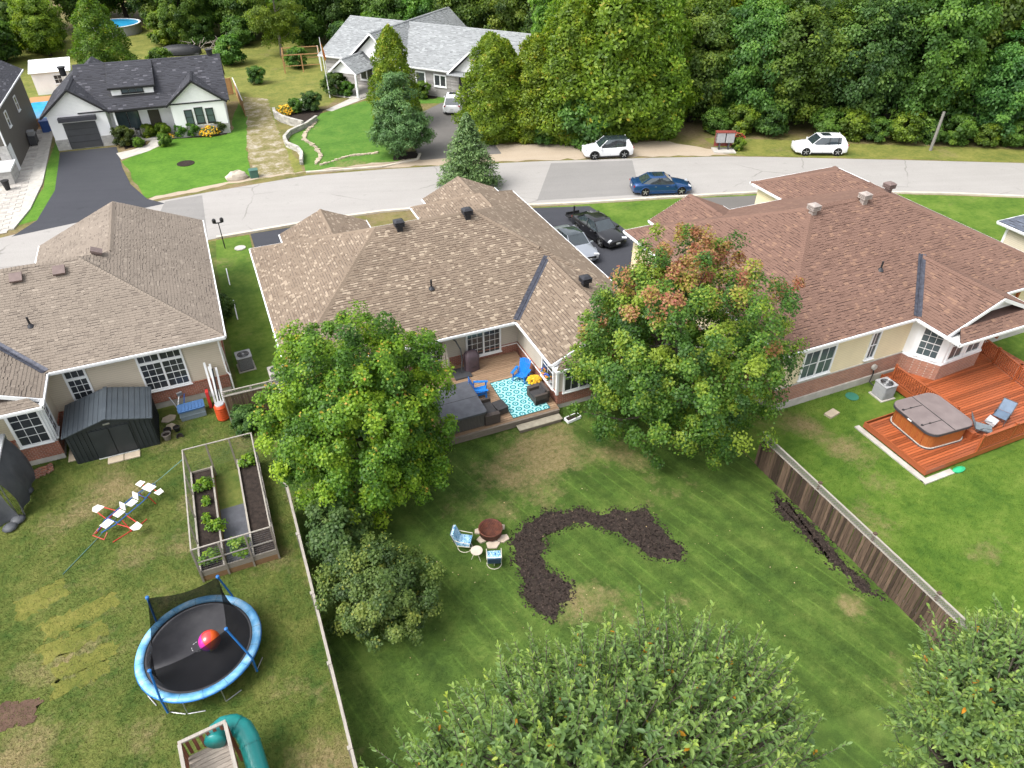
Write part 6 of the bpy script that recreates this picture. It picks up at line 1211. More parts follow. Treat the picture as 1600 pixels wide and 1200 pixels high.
    for x in wx:
        for s_ in (-1,1):
            yc = s_*(hw-.11); T_ = MB(); pr = [(.20,-.11),(wr_*.93,-.115),(wr_,-.07),(wr_,.07),(wr_*.93,.115),(.20,.11)]
            q = MB().lathe(pr, n=22); q.v = [(x+p[0], yc+p[2], wr_+p[1]) for p in q.v]; wl = q.obj('wheel', m_rubber, t)
            rim = MB(); ro = wr_*.72; rim.cyl((x,yc+s_*.075,wr_),(x,yc+s_*.09,wr_),ro,n=20).obj('rim_well', m_dgrey, wl); sp_ = MB()
            for k_ in range(5):
                an = 1.2566*k_+.3; sp_.bar((x+.05*math.cos(an),yc+s_*.118,wr_+.05*math.sin(an)),(x+ro*.94*math.cos(an),yc+s_*.112,wr_+ro*.94*math.sin(an)),.085 if abs(math.cos(an)) < 0 else .03,.07)
            sp_.cyl((x,yc+s_*.09,wr_),(x,yc+s_*.13,wr_),.07,n=10); sp_.obj('rim', m_rim, wl)
            P = [(x+wr_*1.13*math.cos(an), s_*(hw*1.0+.004), max(.18,wr_+wr_*1.13*math.sin(an))) for an in [R(-25+i*230/14) for i in range(15)]]; MB().tube(P, .03 if not (suv and clad) else .055, 6).obj('wheel_arch', m_clad if (suv and clad) else m, t)
            MB().cyl((x,s_*(hw*.9),wr_+.02),(x,s_*(hw*1.002),wr_+.02),wr_*1.1,n=22).obj('arch_opening', m_dark, t)
    return t
p_w = paint('paint_white', (.78,.79,.80), 0); p_bl = paint('paint_blue', (.012,.065,.20), .5); p_bk = paint('paint_black', (.012,.012,.015), .3); p_sv = paint('paint_silver', (.42,.45,.50), .6)
car('parked_suv', 'white crossover with black glass roof parked on the gravel shoulder', 'car', (33.1,55.35,.012), R(180-15), p_w, True, 4.48, 1.86, 1.65, m_cglass, False, True)
car('parked_suv', 'white estate-like SUV parked under the trees beyond the mailboxes', 'car', (51.3,48.45,.012), R(180-24), p_w, True, 4.7, 1.9, 1.66)
car('parked_sedan', 'dark blue sedan parked at the near kerb of the road', 'car', (33.0,46.35,.016), R(-18.5), p_bl, False, 4.85, 1.86, 1.44)
car('parked_sedan', 'black sedan facing the camera on the driveway', 'car', (24.35,41.0,.016), R(-84), p_bk, False, 4.8, 1.86, 1.46, None, False)
car('parked_sedan', 'silver sedan half hidden behind the roof eave on the driveway', 'car', (21.55,39.6,.016), R(-88), p_sv, False, 4.7, 1.82, 1.46, m_cglass, False)
car('parked_suv', 'white SUV seen from behind in the drive of the stone house', 'car', (25.1,74.3,.016), R(66), p_w, True, 4.75, 1.92, 1.7)
tr_ = thing('trailer_hitch_rack', 'low dark cargo rack standing behind the black sedan', 'rack', (24.0,44.2,.016), R(0)); MB().b(-.6,.6,-.3,.3,.35,.42).obj('tray', m_black, tr_); MB().b(-.05,.05,-.05,.05,0,1.1).obj('mast', m_black, tr_); MB().b(-.55,.55,.2,.26,.42,.6).obj('rail', m_black, tr_)
# ------------------------------------------------------------------ vegetation
def leaf_mat(name, stops, trans=.35, rough=.5, spec=.35, tobj=True):
    k = NT(name); c = k.ramp(k.tint(), stops)
    if tobj:
        oi = k.n('ObjectInfo'); c = k.mix(1., c, oi.outputs['Color'], 'MULTIPLY')
    k.col(c); k.set(rough, 0, spec); tr_ = k.n('BsdfTranslucent'); mx = k.n('MixShader'); mx.inputs[0].default_value = trans
    c2 = k.mix(1., c, (1.25,1.35,.6), 'MULTIPLY'); k.l(c2, tr_.inputs[0]); k.l(k.p.outputs[0], mx.inputs[1]); k.l(tr_.outputs[0], mx.inputs[2]); k.l(mx.outputs[0], k.out.inputs[0]); return k.m
G = lambda r, g, b: (r, g, b)
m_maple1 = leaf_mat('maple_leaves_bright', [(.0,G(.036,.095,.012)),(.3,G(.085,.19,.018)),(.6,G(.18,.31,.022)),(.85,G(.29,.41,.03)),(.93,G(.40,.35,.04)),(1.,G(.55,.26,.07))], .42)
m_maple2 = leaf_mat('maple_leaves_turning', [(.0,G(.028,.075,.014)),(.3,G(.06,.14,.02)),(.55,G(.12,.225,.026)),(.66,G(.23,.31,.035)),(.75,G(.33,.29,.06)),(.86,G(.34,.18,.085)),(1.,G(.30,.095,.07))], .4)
m_lilac = leaf_mat('lilac_leaves', [(.0,G(.042,.08,.024)),(.4,G(.095,.155,.04)),(.8,G(.175,.235,.055)),(1.,G(.34,.33,.06))], .45)
m_wood1 = leaf_mat('wood_leaves', [(.0,G(.040,.085,.020)),(.4,G(.092,.165,.036)),(.75,G(.165,.26,.048)),(1.,G(.28,.34,.06))], .5)
m_cedar = leaf_mat('cedar_sprays', [(.0,G(.055,.105,.012)),(.4,G(.115,.20,.018)),(.75,G(.19,.285,.026)),(.95,G(.27,.32,.03)),(1.,G(.36,.30,.035))], .4)
m_needle = leaf_mat('spruce_needles', [(.0,G(.028,.062,.025)),(.5,G(.06,.11,.045)),(1.,G(.115,.175,.07))], .2)
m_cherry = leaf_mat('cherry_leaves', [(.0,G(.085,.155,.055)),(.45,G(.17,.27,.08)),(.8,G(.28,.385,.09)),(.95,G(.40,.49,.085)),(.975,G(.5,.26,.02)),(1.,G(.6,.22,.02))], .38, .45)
m_bark = mk('bark', (.13,.11,.09), (.075,.06,.05), 9, .95, bump=.6, bscale=25); m_barkd = mk('bark_dark', (.06,.048,.04), (.04,.032,.027), 9, .95, bump=.6, bscale=25)
def unit(v): return v/np.maximum(np.linalg.norm(v, axis=1, keepdims=True), 1e-6)
def leaf_quads(rg, P, N, L, W, lance=False, droop=.35):
    "one leaf at each P, facing N; lance = two folded blades along the midrib"
    n = len(P); a = unit(rg.normal(size=(n,3))); T = unit(np.cross(N, a)); T = unit(T - droop*np.array([0,0,1.])*rg.random((n,1))); B = unit(np.cross(N, T)); N2 = np.cross(T, B)
    L = L[:,None]; W = W[:,None]
    if not lance:
        V = np.stack([P, P+T*L*.45+B*W*.5+N2*W*.12, P+T*L, P+T*L*.45-B*W*.5+N2*W*.12], 1).reshape(-1,3); F = np.arange(n*4).reshape(-1,4); return V, F
    V = np.stack([P, P+T*L*.28+B*W*.46+N2*W*.22, P+T*L*.68+B*W*.38+N2*W*.18, P+T*L-np.array([0,0,1.])*L*.12, P+T*L*.68-B*W*.38+N2*W*.18, P+T*L*.28-B*W*.46+N2*W*.22], 1).reshape(-1,3)
    b = np.arange(n)[:,None]*6; F = np.concatenate([b+np.array([[0,1,2,3]]), b+np.array([[0,3,4,5]])], 0); return V, F
def crown_mesh(name, mat, seed, R3, n_cl, per, leaf, cz=0., low=.0, cl=(.17,.27), tipf=.02, redfn=None, inner=.42, wl=.85, shape=None, spread=.16, zf=.72, out_=(1.,1.), bell=0.):
    "leaf clumps spread through an uneven crown volume; returns mesh and clump centres"
    rg = np.random.default_rng(seed); R3 = np.array(R3); C = []
    lob = rg.normal(size=(9,3)); lob = unit(lob); la = rg.uniform(-.16,.20,9)
    while len(C) < n_cl:
        d = unit(rg.normal(size=(1,3)))[0]; r = (inner**3 + (1-inner**3)*rg.random())**(1/3)
        r *= 1 + float(np.sum(la*np.maximum(0, lob@d)**4)) ; p = d*r*.86*R3*rg.uniform(*out_)
        if bell and d[2] < 0: p[:2] *= (1/max(.3, math.sqrt(max(0., 1-d[2]**2))))**bell
        if np.linalg.norm(p/R3) > 1.08: continue
        if shape is not None and not shape(p/R3): continue
        if p[2] < -R3[2]*(1-low): continue
        C.append(p)
    C = np.array(C); Rm = R3.mean(); cr = rg.uniform(cl[0], cl[1], n_cl)*Rm; base = rg.normal(.42, spread, n_cl); k = np.repeat(np.arange(n_cl), per); n = len(k)
    d = unit(rg.normal(size=(n,3))); d[:,2] = np.abs(d[:,2])*np.where(rg.random(n) < .72, 1, -1); m = rg.random((n,1))**.42
    P = C[k] + d*m*cr[k][:,None]*np.array([1.05,1.05,zf]); out = unit(P/R3)
    N = unit(.55*np.array([0,0,1.]) + .5*out + .35*d + .42*rg.normal(size=(n,3)))
    L = leaf*rg.uniform(.65,1.25,n); V, F = leaf_quads(rg, P, N, L, L*wl)
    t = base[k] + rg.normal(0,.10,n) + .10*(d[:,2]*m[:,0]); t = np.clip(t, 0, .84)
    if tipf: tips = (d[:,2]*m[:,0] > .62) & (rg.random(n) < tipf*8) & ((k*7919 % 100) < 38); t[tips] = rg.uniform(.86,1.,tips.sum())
    if redfn is not None:
        red = redfn(C/R3, rg); t2 = np.clip(red[k] + rg.normal(0,.07,n), 0, 1); sel = red[k] > 0; t = np.where(sel, np.maximum(t*.0+t2, 0), np.minimum(t, .66))
    V = V + np.array([0,0,cz]); C = C + np.array([0,0,cz]); return mesh_np(name, V, F, t, mat), C
def trunk_mesh(name, mat, C, h0, r0, seed, n_limb=14, top=None):
    rnd = random.Random(seed); mb = MB(); top = top or max(c[2] for c in C)*.8; pts = []; m = 7
    for i in range(m): f_ = i/(m-1); pts.append((math.sin(f_*2.3+seed)*.12*f_*r0*6, math.cos(f_*1.7+seed)*.1*f_*r0*6, -.15+f_*(top+.15)))
    mb.tube(pts, [r0*1.25*(1-.85*(i/(m-1))**.9) if i else r0*1.5 for i in range(m)], 9)
    for c in rnd.sample(list(C), min(n_limb, len(C))):
        z = max(h0*.75, min(top*.85, c[2]-abs(math.hypot(c[0],c[1]))*.55)); a = Vector((0,0,z)); b = Vector(c); mid = a.lerp(b,.5)+Vector((rnd.uniform(-.2,.2),rnd.uniform(-.2,.2),-.1*(b-a).length)); rr = r0*.42*(1-.5*z/top)
        mb.tube([a,a.lerp(mid,.5),mid,mid.lerp(b,.6),b], [rr,rr*.8,rr*.6,rr*.4,rr*.2], 6)
    return mb.mesh(name, mat, True)
def plant_tree(name, label, cat, loc, crown, trunk, group=None, rz=0, s=1, color=None, sz=None):
    t = thing(name, label, cat, loc, rz, group); a = link('crown', crown, t); b = link('trunk', trunk, t); t.scale = (s,s,sz or s)
    if color: a.color = (*color,1)
    return t
# two maples of the back yard
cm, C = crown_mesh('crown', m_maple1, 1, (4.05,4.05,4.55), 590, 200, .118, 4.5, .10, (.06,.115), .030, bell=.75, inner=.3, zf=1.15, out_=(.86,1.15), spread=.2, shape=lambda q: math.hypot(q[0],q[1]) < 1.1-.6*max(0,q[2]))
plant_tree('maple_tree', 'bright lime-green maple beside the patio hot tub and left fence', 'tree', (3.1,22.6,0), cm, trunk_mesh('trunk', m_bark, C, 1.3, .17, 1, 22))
def reds(c, rg):
    r = np.zeros(len(c)); up = c[:,2]*.75 + c[:,1]*.5; right = c[:,0]*.92 - c[:,1]*.39
    for i in range(len(c)):
        pr = .72 if (up[i] > .36 and right[i] > -.15) else (.2 if up[i] > .12 else .02)
        if rg.random() < pr: r[i] = rg.uniform(.72,.80) if up[i] < .45 and rg.random() < .6 else rg.uniform(.80,.95)
    return r
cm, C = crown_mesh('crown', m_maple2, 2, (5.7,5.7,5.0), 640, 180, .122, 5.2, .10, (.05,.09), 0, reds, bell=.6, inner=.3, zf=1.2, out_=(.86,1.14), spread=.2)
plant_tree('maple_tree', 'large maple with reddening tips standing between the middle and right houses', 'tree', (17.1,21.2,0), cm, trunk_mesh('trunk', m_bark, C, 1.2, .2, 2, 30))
cm, C = crown_mesh('crown', m_lilac, 3, (2.25,2.25,1.85), 230, 190, .095, 1.65, .0, (.10,.18), .03, inner=.1, zf=1.15, spread=.24, out_=(.72,1.15))
t = plant_tree('lilac_shrub', 'dark olive lilac shrub against the left fence below the maple', 'shrub', (1.75,16.1,0), cm, trunk_mesh('trunk', m_barkd, C, .3, .06, 3, 18))
cm2, C2 = crown_mesh('crown', m_lilac, 4, (1.2,1.5,1.5), 60, 150, .13, 1.5, .0, (.2,.3), .0)
plant_tree('lilac_shrub', 'dark shrub tucked between the left fence and the maple', 'shrub', (.95,19.3,0), cm2, trunk_mesh('trunk', m_barkd, C2, .3, .05, 4, 10), color=(.8,.9,1.))
# tall cherry tops right under the camera: leafy shoots
def cherry(seed, R3, n_sh, cz, leaf=.118):
    rg = np.random.default_rng(seed); R3 = np.array(R3); d = unit(rg.normal(size=(n_sh,3))); d[:,2] = np.where(rg.random(n_sh) < .68, np.abs(d[:,2]), d[:,2]); r = .3+.7*rg.random((n_sh,1))**.5
    lob = unit(rg.normal(size=(7,3))); lob[:,2] = np.abs(lob[:,2]); lf = 1 + (np.maximum(0, d@lob.T)**6 @ rg.uniform(-.42,.30,7))[:,None]; S = d*r*R3*lf; ax = unit(d*np.array([.7,.7,.5])+np.array([0,0,.75])+.25*rg.normal(size=(n_sh,3))); ln = rg.uniform(.22,.62,n_sh); per = 18
    k = np.repeat(np.arange(n_sh), per); f = np.tile(np.linspace(.05,1,per), n_sh); P = S[k] + ax[k]*(ln[k]*f)[:,None]
    n = len(k); ph = np.tile(np.arange(per)*2.4, n_sh) + rg.uniform(0,6.28,n_sh)[k]; a1 = unit(np.cross(ax, np.array([[.3,.2,.9]]))); a2 = np.cross(ax, a1)
    rad = a1[k]*np.cos(ph)[:,None] + a2[k]*np.sin(ph)[:,None]; T = unit(rad*(1.05-.65*f)[:,None] + ax[k]*(.25+.75*f)[:,None] - np.array([0,0,.35])*(1-f)[:,None] + .22*rg.normal(size=(n,3)))
    N = unit(np.cross(T, np.cross(ax[k], T)) + .25*rg.normal(size=(n,3))); B = unit(np.cross(N, T)); N2 = np.cross(T, B)
    L = (leaf*rg.uniform(.7,1.25,n)*(1.05-.35*f))[:,None]; W = L*rg.uniform(.34,.5,n)[:,None]; z = np.array([0,0,1.])
    V = np.stack([P, P+T*L*.28+B*W*.46+N2*W*.2, P+T*L*.66+B*W*.4+N2*W*.14-z*L*.04, P+T*L-z*L*.16, P+T*L*.66-B*W*.4+N2*W*.14-z*L*.04, P+T*L*.28-B*W*.46+N2*W*.2], 1).reshape(-1,3)
    b = np.arange(n)[:,None]*6; F = np.concatenate([b+np.array([[0,1,2,3]]), b+np.array([[0,3,4,5]])], 0)
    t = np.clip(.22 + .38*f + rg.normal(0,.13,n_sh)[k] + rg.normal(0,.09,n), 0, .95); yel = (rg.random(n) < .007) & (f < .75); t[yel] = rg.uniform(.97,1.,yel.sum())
    V = V + np.array([0,0,cz]); S = S + np.array([0,0,cz]); return mesh_np('crown', V, F, np.concatenate([t,t]), m_cherry), S, ax, ln
def cherry_tree(label, loc, seed, R3, n_sh, cz):
    cm, S, ax, ln = cherry(seed, R3, n_sh, cz); t = thing('cherry_tree', label, 'tree', loc); link('crown', cm, t); rnd = random.Random(seed); mb = MB()
    mb.tube([(0,0,-.1),(.15,.1,cz*.4),(-.05,.1,cz*.7),(0,0,cz+R3[2]*.5)], [.24,.19,.13,.04], 9)
    for i in range(len(S)):
        a = Vector(S[i]); e_ = a + Vector(ax[i])*float(ln[i]); mb.tube([a, e_], [.008,.003], 4)
        if i % 4 == 0: o_ = Vector((0,0,max(cz-R3[2]*.7, a.z-1.4))); mb.tube([o_, o_.lerp(a,.5)-Vector((0,0,.2)), a], [.022,.014,.007], 5)
    mb.obj('trunk', m_bark, t, True); return t
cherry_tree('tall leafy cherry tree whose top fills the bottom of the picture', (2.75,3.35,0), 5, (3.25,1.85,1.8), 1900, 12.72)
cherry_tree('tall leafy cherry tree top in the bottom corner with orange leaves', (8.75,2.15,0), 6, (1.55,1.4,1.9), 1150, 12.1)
cm, C = crown_mesh('crown', m_cherry, 8, (.9,.9,.8), 40, 120, .13, .9, .0, (.2,.3), .0); plant_tree('grey_shrub', 'blurred grey-green shrub at the lower left frame corner', 'shrub', (-8.6,12.6,0), cm, trunk_mesh('trunk', m_barkd, C, .2, .04, 8, 8), color=(1.1,1.1,1.25))
# small shrubs near the houses
cmS, CS = crown_mesh('crown', m_wood1, 9, (1.,1.,.95), 60, 150, .12, .9, .05, (.2,.3), 0); trS = trunk_mesh('trunk', m_barkd, CS, .2, .05, 9, 8)
SHR = [((-1.55,40.1,0),.95,(.75,.85,.9),'round dark shrub against the left house wall','shrub'), ((-1.35,28.9,0),.85,(.85,1.,1.1),'blue-green shrub in front of the side gate','shrub'),
 ((45.1,51.9,0),.7,(1.5,1.35,.7),'yellow-green shrub beside the community mailboxes','shrub'), ((32.2,58.8,0),2.7,(.85,1.05,1.),'dark green bushy tree in front of the cedars','tree'), ((29.2,60.5,0),1.2,(.9,1.1,.8),'low leafy shrub at the foot of the cedars','shrub'),
 ((-.9,76.0,0),.8,(.9,1.2,.8),'round green shrub under the farmhouse gable windows','shrub'), ((-2.0,76.1,0),.75,(.9,1.25,.7),'leafy shrub between the gable windows and the walk','shrub'), ((-3.6,76.6,0),.85,(1.5,1.4,.6),'lime shrub beside the farmhouse door','shrub'), ((-4.9,77.0,0),.8,(1.6,1.35,.6),'golden shrub beside the porch chairs','shrub'), ((1.6,75.9,0),.75,(.7,.6,.75),'purplish shrub at the farmhouse corner','shrub'),
 ((-7.0,75.6,0),1.1,(.75,.6,.55),'brownish twiggy shrub beside the garage door','shrub'), ((-5.9,74.6,0),.55,(1.3,1.4,.8),'low pale shrub in the porch flower bed','shrub'), ((-3.6,73.9,0),.7,(1.1,1.2,.7),'slim young shrub on the front walk edge','shrub'),
 ((11.2,79.8,0),1.2,(.7,.8,.85),'dark rounded shrub in the walled flower bed','shrub'), ((9.5,79.6,0),.9,(.9,1.1,.8),'green shrub in the middle of the walled flower bed','shrub'), ((14.6,84.6,0),1.5,(.8,.8,.7),'tall twiggy shrub beside the flagpole','shrub'), ((15.8,83.6,0),1.0,(.9,1.15,.7),'low green shrub beside the stone house walk','shrub'), ((20.5,82.0,0),1.2,(.8,1.1,.8),'shrub against the stone wall nearer the walk','shrub'), ((23.3,79.6,0),1.1,(1.1,1.1,.7),'shrub against the stone wall nearer the garage','shrub'),
 ((-3.0,104,0),1.6,(1.2,1.2,.7),'pale shrub beyond the cedar fence','shrub'), ((5.2,103.5,0),2.1,(.95,1.2,.9),'bright rounded shrub where the cedar fences meet','shrub'), ((7.2,93.0,0),1.2,(.8,1.,.8),'dark low shrub beside the gravel track','shrub'), ((12.8,98.6,0),1.5,(1.,1.2,.8),'leafy plants inside the timber garden enclosure','shrub')]
for loc, s_, c_, l_, cat in SHR: plant_tree('shrub' if cat == 'shrub' else 'bushy_tree', l_, cat, loc, cmS, trS, None, s_*2.3, s_, c_)
def blossom(label, loc, s_, mat, n=160, seed=1):
    t = thing('flowering_shrub', label, 'shrub', loc); rnd = random.Random(seed); q = MB(); g_ = MB()
    for i in range(n):
        d = Vector((rnd.gauss(0,1),rnd.gauss(0,1),abs(rnd.gauss(0,1)))).normalized()*s_*rnd.uniform(.8,1.05); d.z *= .8; w = s_*.14; (q if i % 4 else g_).box(d+Vector((0,0,s_*.15)), (w,w,w*.4), rnd.uniform(0,3), rnd.uniform(-.7,.7), rnd.uniform(-.7,.7), rnd.random())
    tag(q.obj('blossom', mat, t), kind='stuff'); tag(g_.obj('foliage', m_gleaf, t), kind='stuff')
blossom('bright yellow rounded bush at the corner of the farmhouse', (.45,75.7,0), .95, m_petal, 260, 1); blossom('yellow flowering bush in the walled bed of the stone house', (8.3,79.6,0), .95, m_petal, 220, 2); blossom('white flowering shrub in the walled bed of the stone house', (10.0,80.6,0), 1.1, mk('white_petals', (.7,.72,.62), (.4,.5,.3), 9, .7, tint=.3), 220, 3)
blossom('red flowers hanging behind the mailboxes', (45.4,52.5,.8), .55, mk('red_petals', (.5,.03,.03), (.3,.05,.03), 9, .7, tint=.3), 90, 4); blossom('orange flowers at the wall of the stone house', (22.2,80.6,0), .7, m_petalo, 110, 5); blossom('yellow chrysanthemums on the farmhouse walk', (-3.2,76.0,0), .5, m_petal, 90, 6)
# vegetables in the raised garden
cmV, CV = crown_mesh('leaves', m_maple1, 12, (.42,.42,.3), 12, 40, .12, .28, .0, (.3,.5), 0)
for x, y, s_, l_ in ((-3.7,25.1,1.,'leafy plant at the far end of the left bed'),(-3.65,24.2,.6,'small seedling in the left bed below the leafy plant'),(-3.72,23.2,.6,'small seedling midway along the left bed'),(-3.4,22.5,.9,'bright lettuce in the left bed towards the near end'),(-3.75,20.9,1.0,'feathery plant in the near corner of the left bed'),(-2.6,20.9,1.25,'large bright plant at the near end of the garden path'),(-1.75,25.9,1.0,'plant in the far corner of the right bed')):
    t = thing('vegetable_plant', l_, 'plant', (x,y,.46), s_*5, 'plants in the raised garden'); link('leaves', cmV, t); t.scale = (s_,s_,s_*.9)
# conifers
def spruce_mesh(seed, h, r, n_br=230, droop=.25, leaf=.30, bushy=1., mat=None):
    rg = np.random.default_rng(seed); P = []; N = []; T_ = []; tw = []
    for i in range(n_br):
        f = (i+.5)/n_br; z = h*(.04+.95*f); rr = r*(1-f)**.8*rg.uniform(.75,1.12)+.08; a = i*2.39996+rg.uniform(-.3,.3); m = int(6+rr*16*bushy)
        s_ = rg.random(m)**.6; w = rg.normal(0,.16*rr+.03,m); c_, s2 = math.cos(a), math.sin(a)
        x = s_*rr; P.append(np.stack([x*c_-w*s2, x*s2+w*c_, z - droop*x*.6 + .18*x*s_ + rg.normal(0,.06,m)], 1)); N.append(unit(np.stack([c_*.3+rg.normal(0,.4,m), s2*.3+rg.normal(0,.4,m), np.full(m,.8)], 1))); tw.append(rg.normal(.45,.15,m)+.25*s_)
    P = np.concatenate(P); N = np.concatenate(N); t = np.clip(np.concatenate(tw),0,1); L = leaf*rg.uniform(.6,1.2,len(P)); V, F = leaf_quads(rg, P, N, L, L*.42, False, .5); return mesh_np('crown', V, F, t, mat or m_needle)
def cone_trunk(h, r): return MB().cyl((0,0,-.1),(0,0,h*.95),r,.02,n=8).mesh('trunk', m_barkd, True)
plant_tree('spruce_tree', 'dark green spruce at the near kerb behind the middle house roof', 'tree', (18.9,53.0,0), spruce_mesh(1, 6.1, 2.8, 170, .42, .26, 3.6), cone_trunk(6.1,.13), color=(1.4,1.4,1.1))
cmp_, CP = crown_mesh('crown', m_needle, 14, (3.7,3.7,3.9), 190, 150, .27, 3.9, .0, (.10,.16), 0, wl=.3, inner=.2, shape=lambda q: math.hypot(q[0],q[1]) < .95-.36*(q[2]+1)); plant_tree('pine_tree', 'broad blue-green pine at the corner of the stone house lawn', 'tree', (16.1,62.6,0), cmp_, trunk_mesh('trunk', m_barkd, CP, .8, .17, 14, 14), color=(1.5,1.65,1.2))
def cedar_mesh(seed, h, r, n=26000, leaf=.25):
    rg = np.random.default_rng(seed); f = rg.random(n)**1.45; z = h*(.02+.97*f); th = rg.uniform(0,6.2832,n); lob = 1+.13*np.sin(th*5+seed)+.12*np.sin(z*1.7+th*3+seed*2)+.10*np.sin(z*3.1-th*4)
    prof = np.minimum(1, .6+2.*f)*np.clip(1-f,0,1)**.5*1.2; rr = r*prof*lob*(.68+.36*rg.random(n)**.5); P = np.stack([rr*np.cos(th), rr*np.sin(th), z+rg.normal(0,.1,n)], 1)
    o_ = np.stack([np.cos(th), np.sin(th), np.full(n,.35)], 1); N = unit(o_+.6*rg.normal(size=(n,3))); L = leaf*rg.uniform(.6,1.3,n); V, F = leaf_quads(rg, P, N, L, L*.55, False, -.5)
    cl_ = np.sin(th*6+z*2.2+seed)+np.sin(z*4.1-th*3); t = np.clip(.45+.14*cl_+rg.normal(0,.15,n)+.1*f,0,1); return mesh_np('crown', V, F, t, m_cedar)
CED = [cedar_mesh(i, 10., 2.6) for i in (1,2,3)]; trC = cone_trunk(10,.2)
for i, (x, y, h, r, c_, l_) in enumerate(((36.2,60.2,15,4.4,(1,1,.9),'tallest yellow-green cedar in the middle of the cedar clump'),(32.4,61.6,12,3.7,(1.05,1,.9),'yellow-green cedar behind the dark bushy tree'),(39.8,59.6,13.5,3.7,(.95,1.02,.9),'cedar on the mailbox side of the cedar clump'),(29.4,63.0,9,3.0,(1.15,1.0,.8),'golden cedar at the stone house side of the clump'),(34.6,64,14.5,4.,(.95,1.,.9),'tall cedar at the back of the clump'),(41.8,62,13,3.4,(.85,1.05,.9),'green cedar at the dark gap in the trees'),
    (25.4,64.0,9.2,2.9,(1.08,1.,.8),'rounded golden cedar beside the stone house drive'),(27.4,66.0,8.2,2.4,(1.1,1.,.8),'smaller golden cedar behind the rounded one'),(18.0,71.4,9.0,2.2,(1.1,1.0,.75),'narrow golden cedar in front of the stone house porch'),(-8.6,101,9,2.9,(.7,.8,.8),'olive cedar behind the farmhouse garage'))):
    plant_tree('cedar_tree', l_, 'tree', (x,y,0), CED[i % 3], trC, 'golden cedars', i*1.3, r/2.6, c_, h/10.)
# broadleaved wood
VAR = []
for i, (R3, cz) in enumerate((((4.2,4.2,5.6),5.4),((4.6,4.6,6.2),6.0),((3.9,3.9,5.0),4.8),((4.4,4.4,6.4),6.3),((4.1,4.1,5.2),5.0))):
    cm, C = crown_mesh('crown', m_wood1, 30+i, R3, 300, 130, .25, cz, .0, (.11,.19), 0, spread=.24, zf=.85, out_=(.9,1.1), wl=.75); VAR.append((cm, trunk_mesh('trunk', m_barkd, C, 1.5, .22, 30+i, 16)))
rnd = random.Random(77)
TONE = [((1.,1.1,.85),'bright green'),((.88,1.,.92),'dark green'),((.9,1.05,1.25),'blue-green'),((1.5,1.3,.7),'yellow-green'),((1.25,1.05,.75),'olive')]
ORD = ['first','second','third','fourth','fifth','sixth','seventh','eighth','ninth','tenth','eleventh','twelfth','thirteenth','fourteenth','fifteenth']
def wood(P, group, what):
    order = sorted(P, key=lambda q: (q[0]*.92-q[1]*.39)/(q[0]*.39+q[1]*.92)); cnt = {}; rank = {}
    for q in order: rank[q] = cnt.get(q[3], 0); cnt[q[3]] = rank[q]+1
    for i, (x, y, s_, tn) in enumerate(P):
        ex = (', %s of that colour from left' % ORD[rank[P[i]]]) if cnt[tn] > 1 else ''
        cm, tr_ = VAR[(i*3+tn) % 5]; plant_tree('broadleaf_tree', '%s broadleaf tree %s' % (TONE[tn][1], what)+ex, 'tree', (x+rnd.uniform(-.6,.6), y+rnd.uniform(-.6,.6), 0), cm, tr_, group, rnd.uniform(0,6.28), s_, tuple(v*rnd.uniform(.88,1.12) for v in TONE[tn][0]), s_*rnd.uniform(.95,1.2))
wood([(45.5,61,1.05,0),(49.6,58.6,1.0,2),(53.8,55.2,1.1,0),(58.2,52.0,1.05,2),(63,48.6,1.1,1),(68.6,44.8,1.05,2),(74,41.4,1.1,0),(80,37.5,1.1,1)], 'front edge of the wood', 'at the edge of the wood')
wood([(44,69,1.25,4),(49,65.6,1.3,3),(54.5,62,1.3,1),(60,58.4,1.3,0),(65.4,54.8,1.3,2),(71,51.2,1.3,4),(77,47.4,1.3,3),(84,43,1.3,0)], 'second row of the wood', 'in the second woodland row')
wood([(49,73,1.5,1),(56,69,1.5,2),(63,64.5,1.5,4),(70,60,1.5,0),(77.5,55,1.5,3),(86,50,1.5,1),(40,74,1.35,1)], 'back row of the wood', 'in the back woodland row')
wood([(27.5,108,1.1,0),(31.8,103.6,1.1,1),(35.8,98.6,1.15,0),(39.9,94.2,1.1,4),(43.8,89.4,1.2,1),(47.4,84.6,1.2,0),(50,79.6,1.2,2),(31,113,1.4,1),(38,106,1.4,2),(45,99,1.4,1),(51,91,1.5,0)], 'trees behind the stone house', 'behind the grey stone house')
wood([(22.4,112,1.,1),(17.6,114.6,1.1,0),(8.2,117.5,1.1,1),(3.2,121,1.1,0),(-2,126,1.1,1),(-13.6,137,1.2,1),(-7.6,141,1.2,0),(-2,136,1.3,1),(5,131,1.3,2),(13,126,1.3,1),(21,121,1.3,1),(-20.5,133,1.2,1),(-26.5,128,1.2,4),(-32,124,1.2,1),(-16,118,.8,3),(-24,112,.9,4),(0.5,117,.75,0),(-20,124,.9,1),(13.2,119.5,1.,0),(26,118,1.2,0),(-11,147,1.4,0),(0,145,1.4,1),(-28,138,1.3,1),(9,138,1.4,0),(-38,120,1.2,0)], 'trees behind the farmhouse', 'far behind the white farmhouse')
cm, C = crown_mesh('crown', m_wood1, 50, (4.0,4.0,5.4), 170, 130, .30, 6.0, .0, (.13,.2), 0, wl=.4); plant_tree('willow_tree', 'tall loose olive tree at the edge of the meadow', 'tree', (12.0,106.0,0), cm, trunk_mesh('trunk', m_gwood, C, 1.5, .2, 50, 14), color=(1.5,1.25,.85))
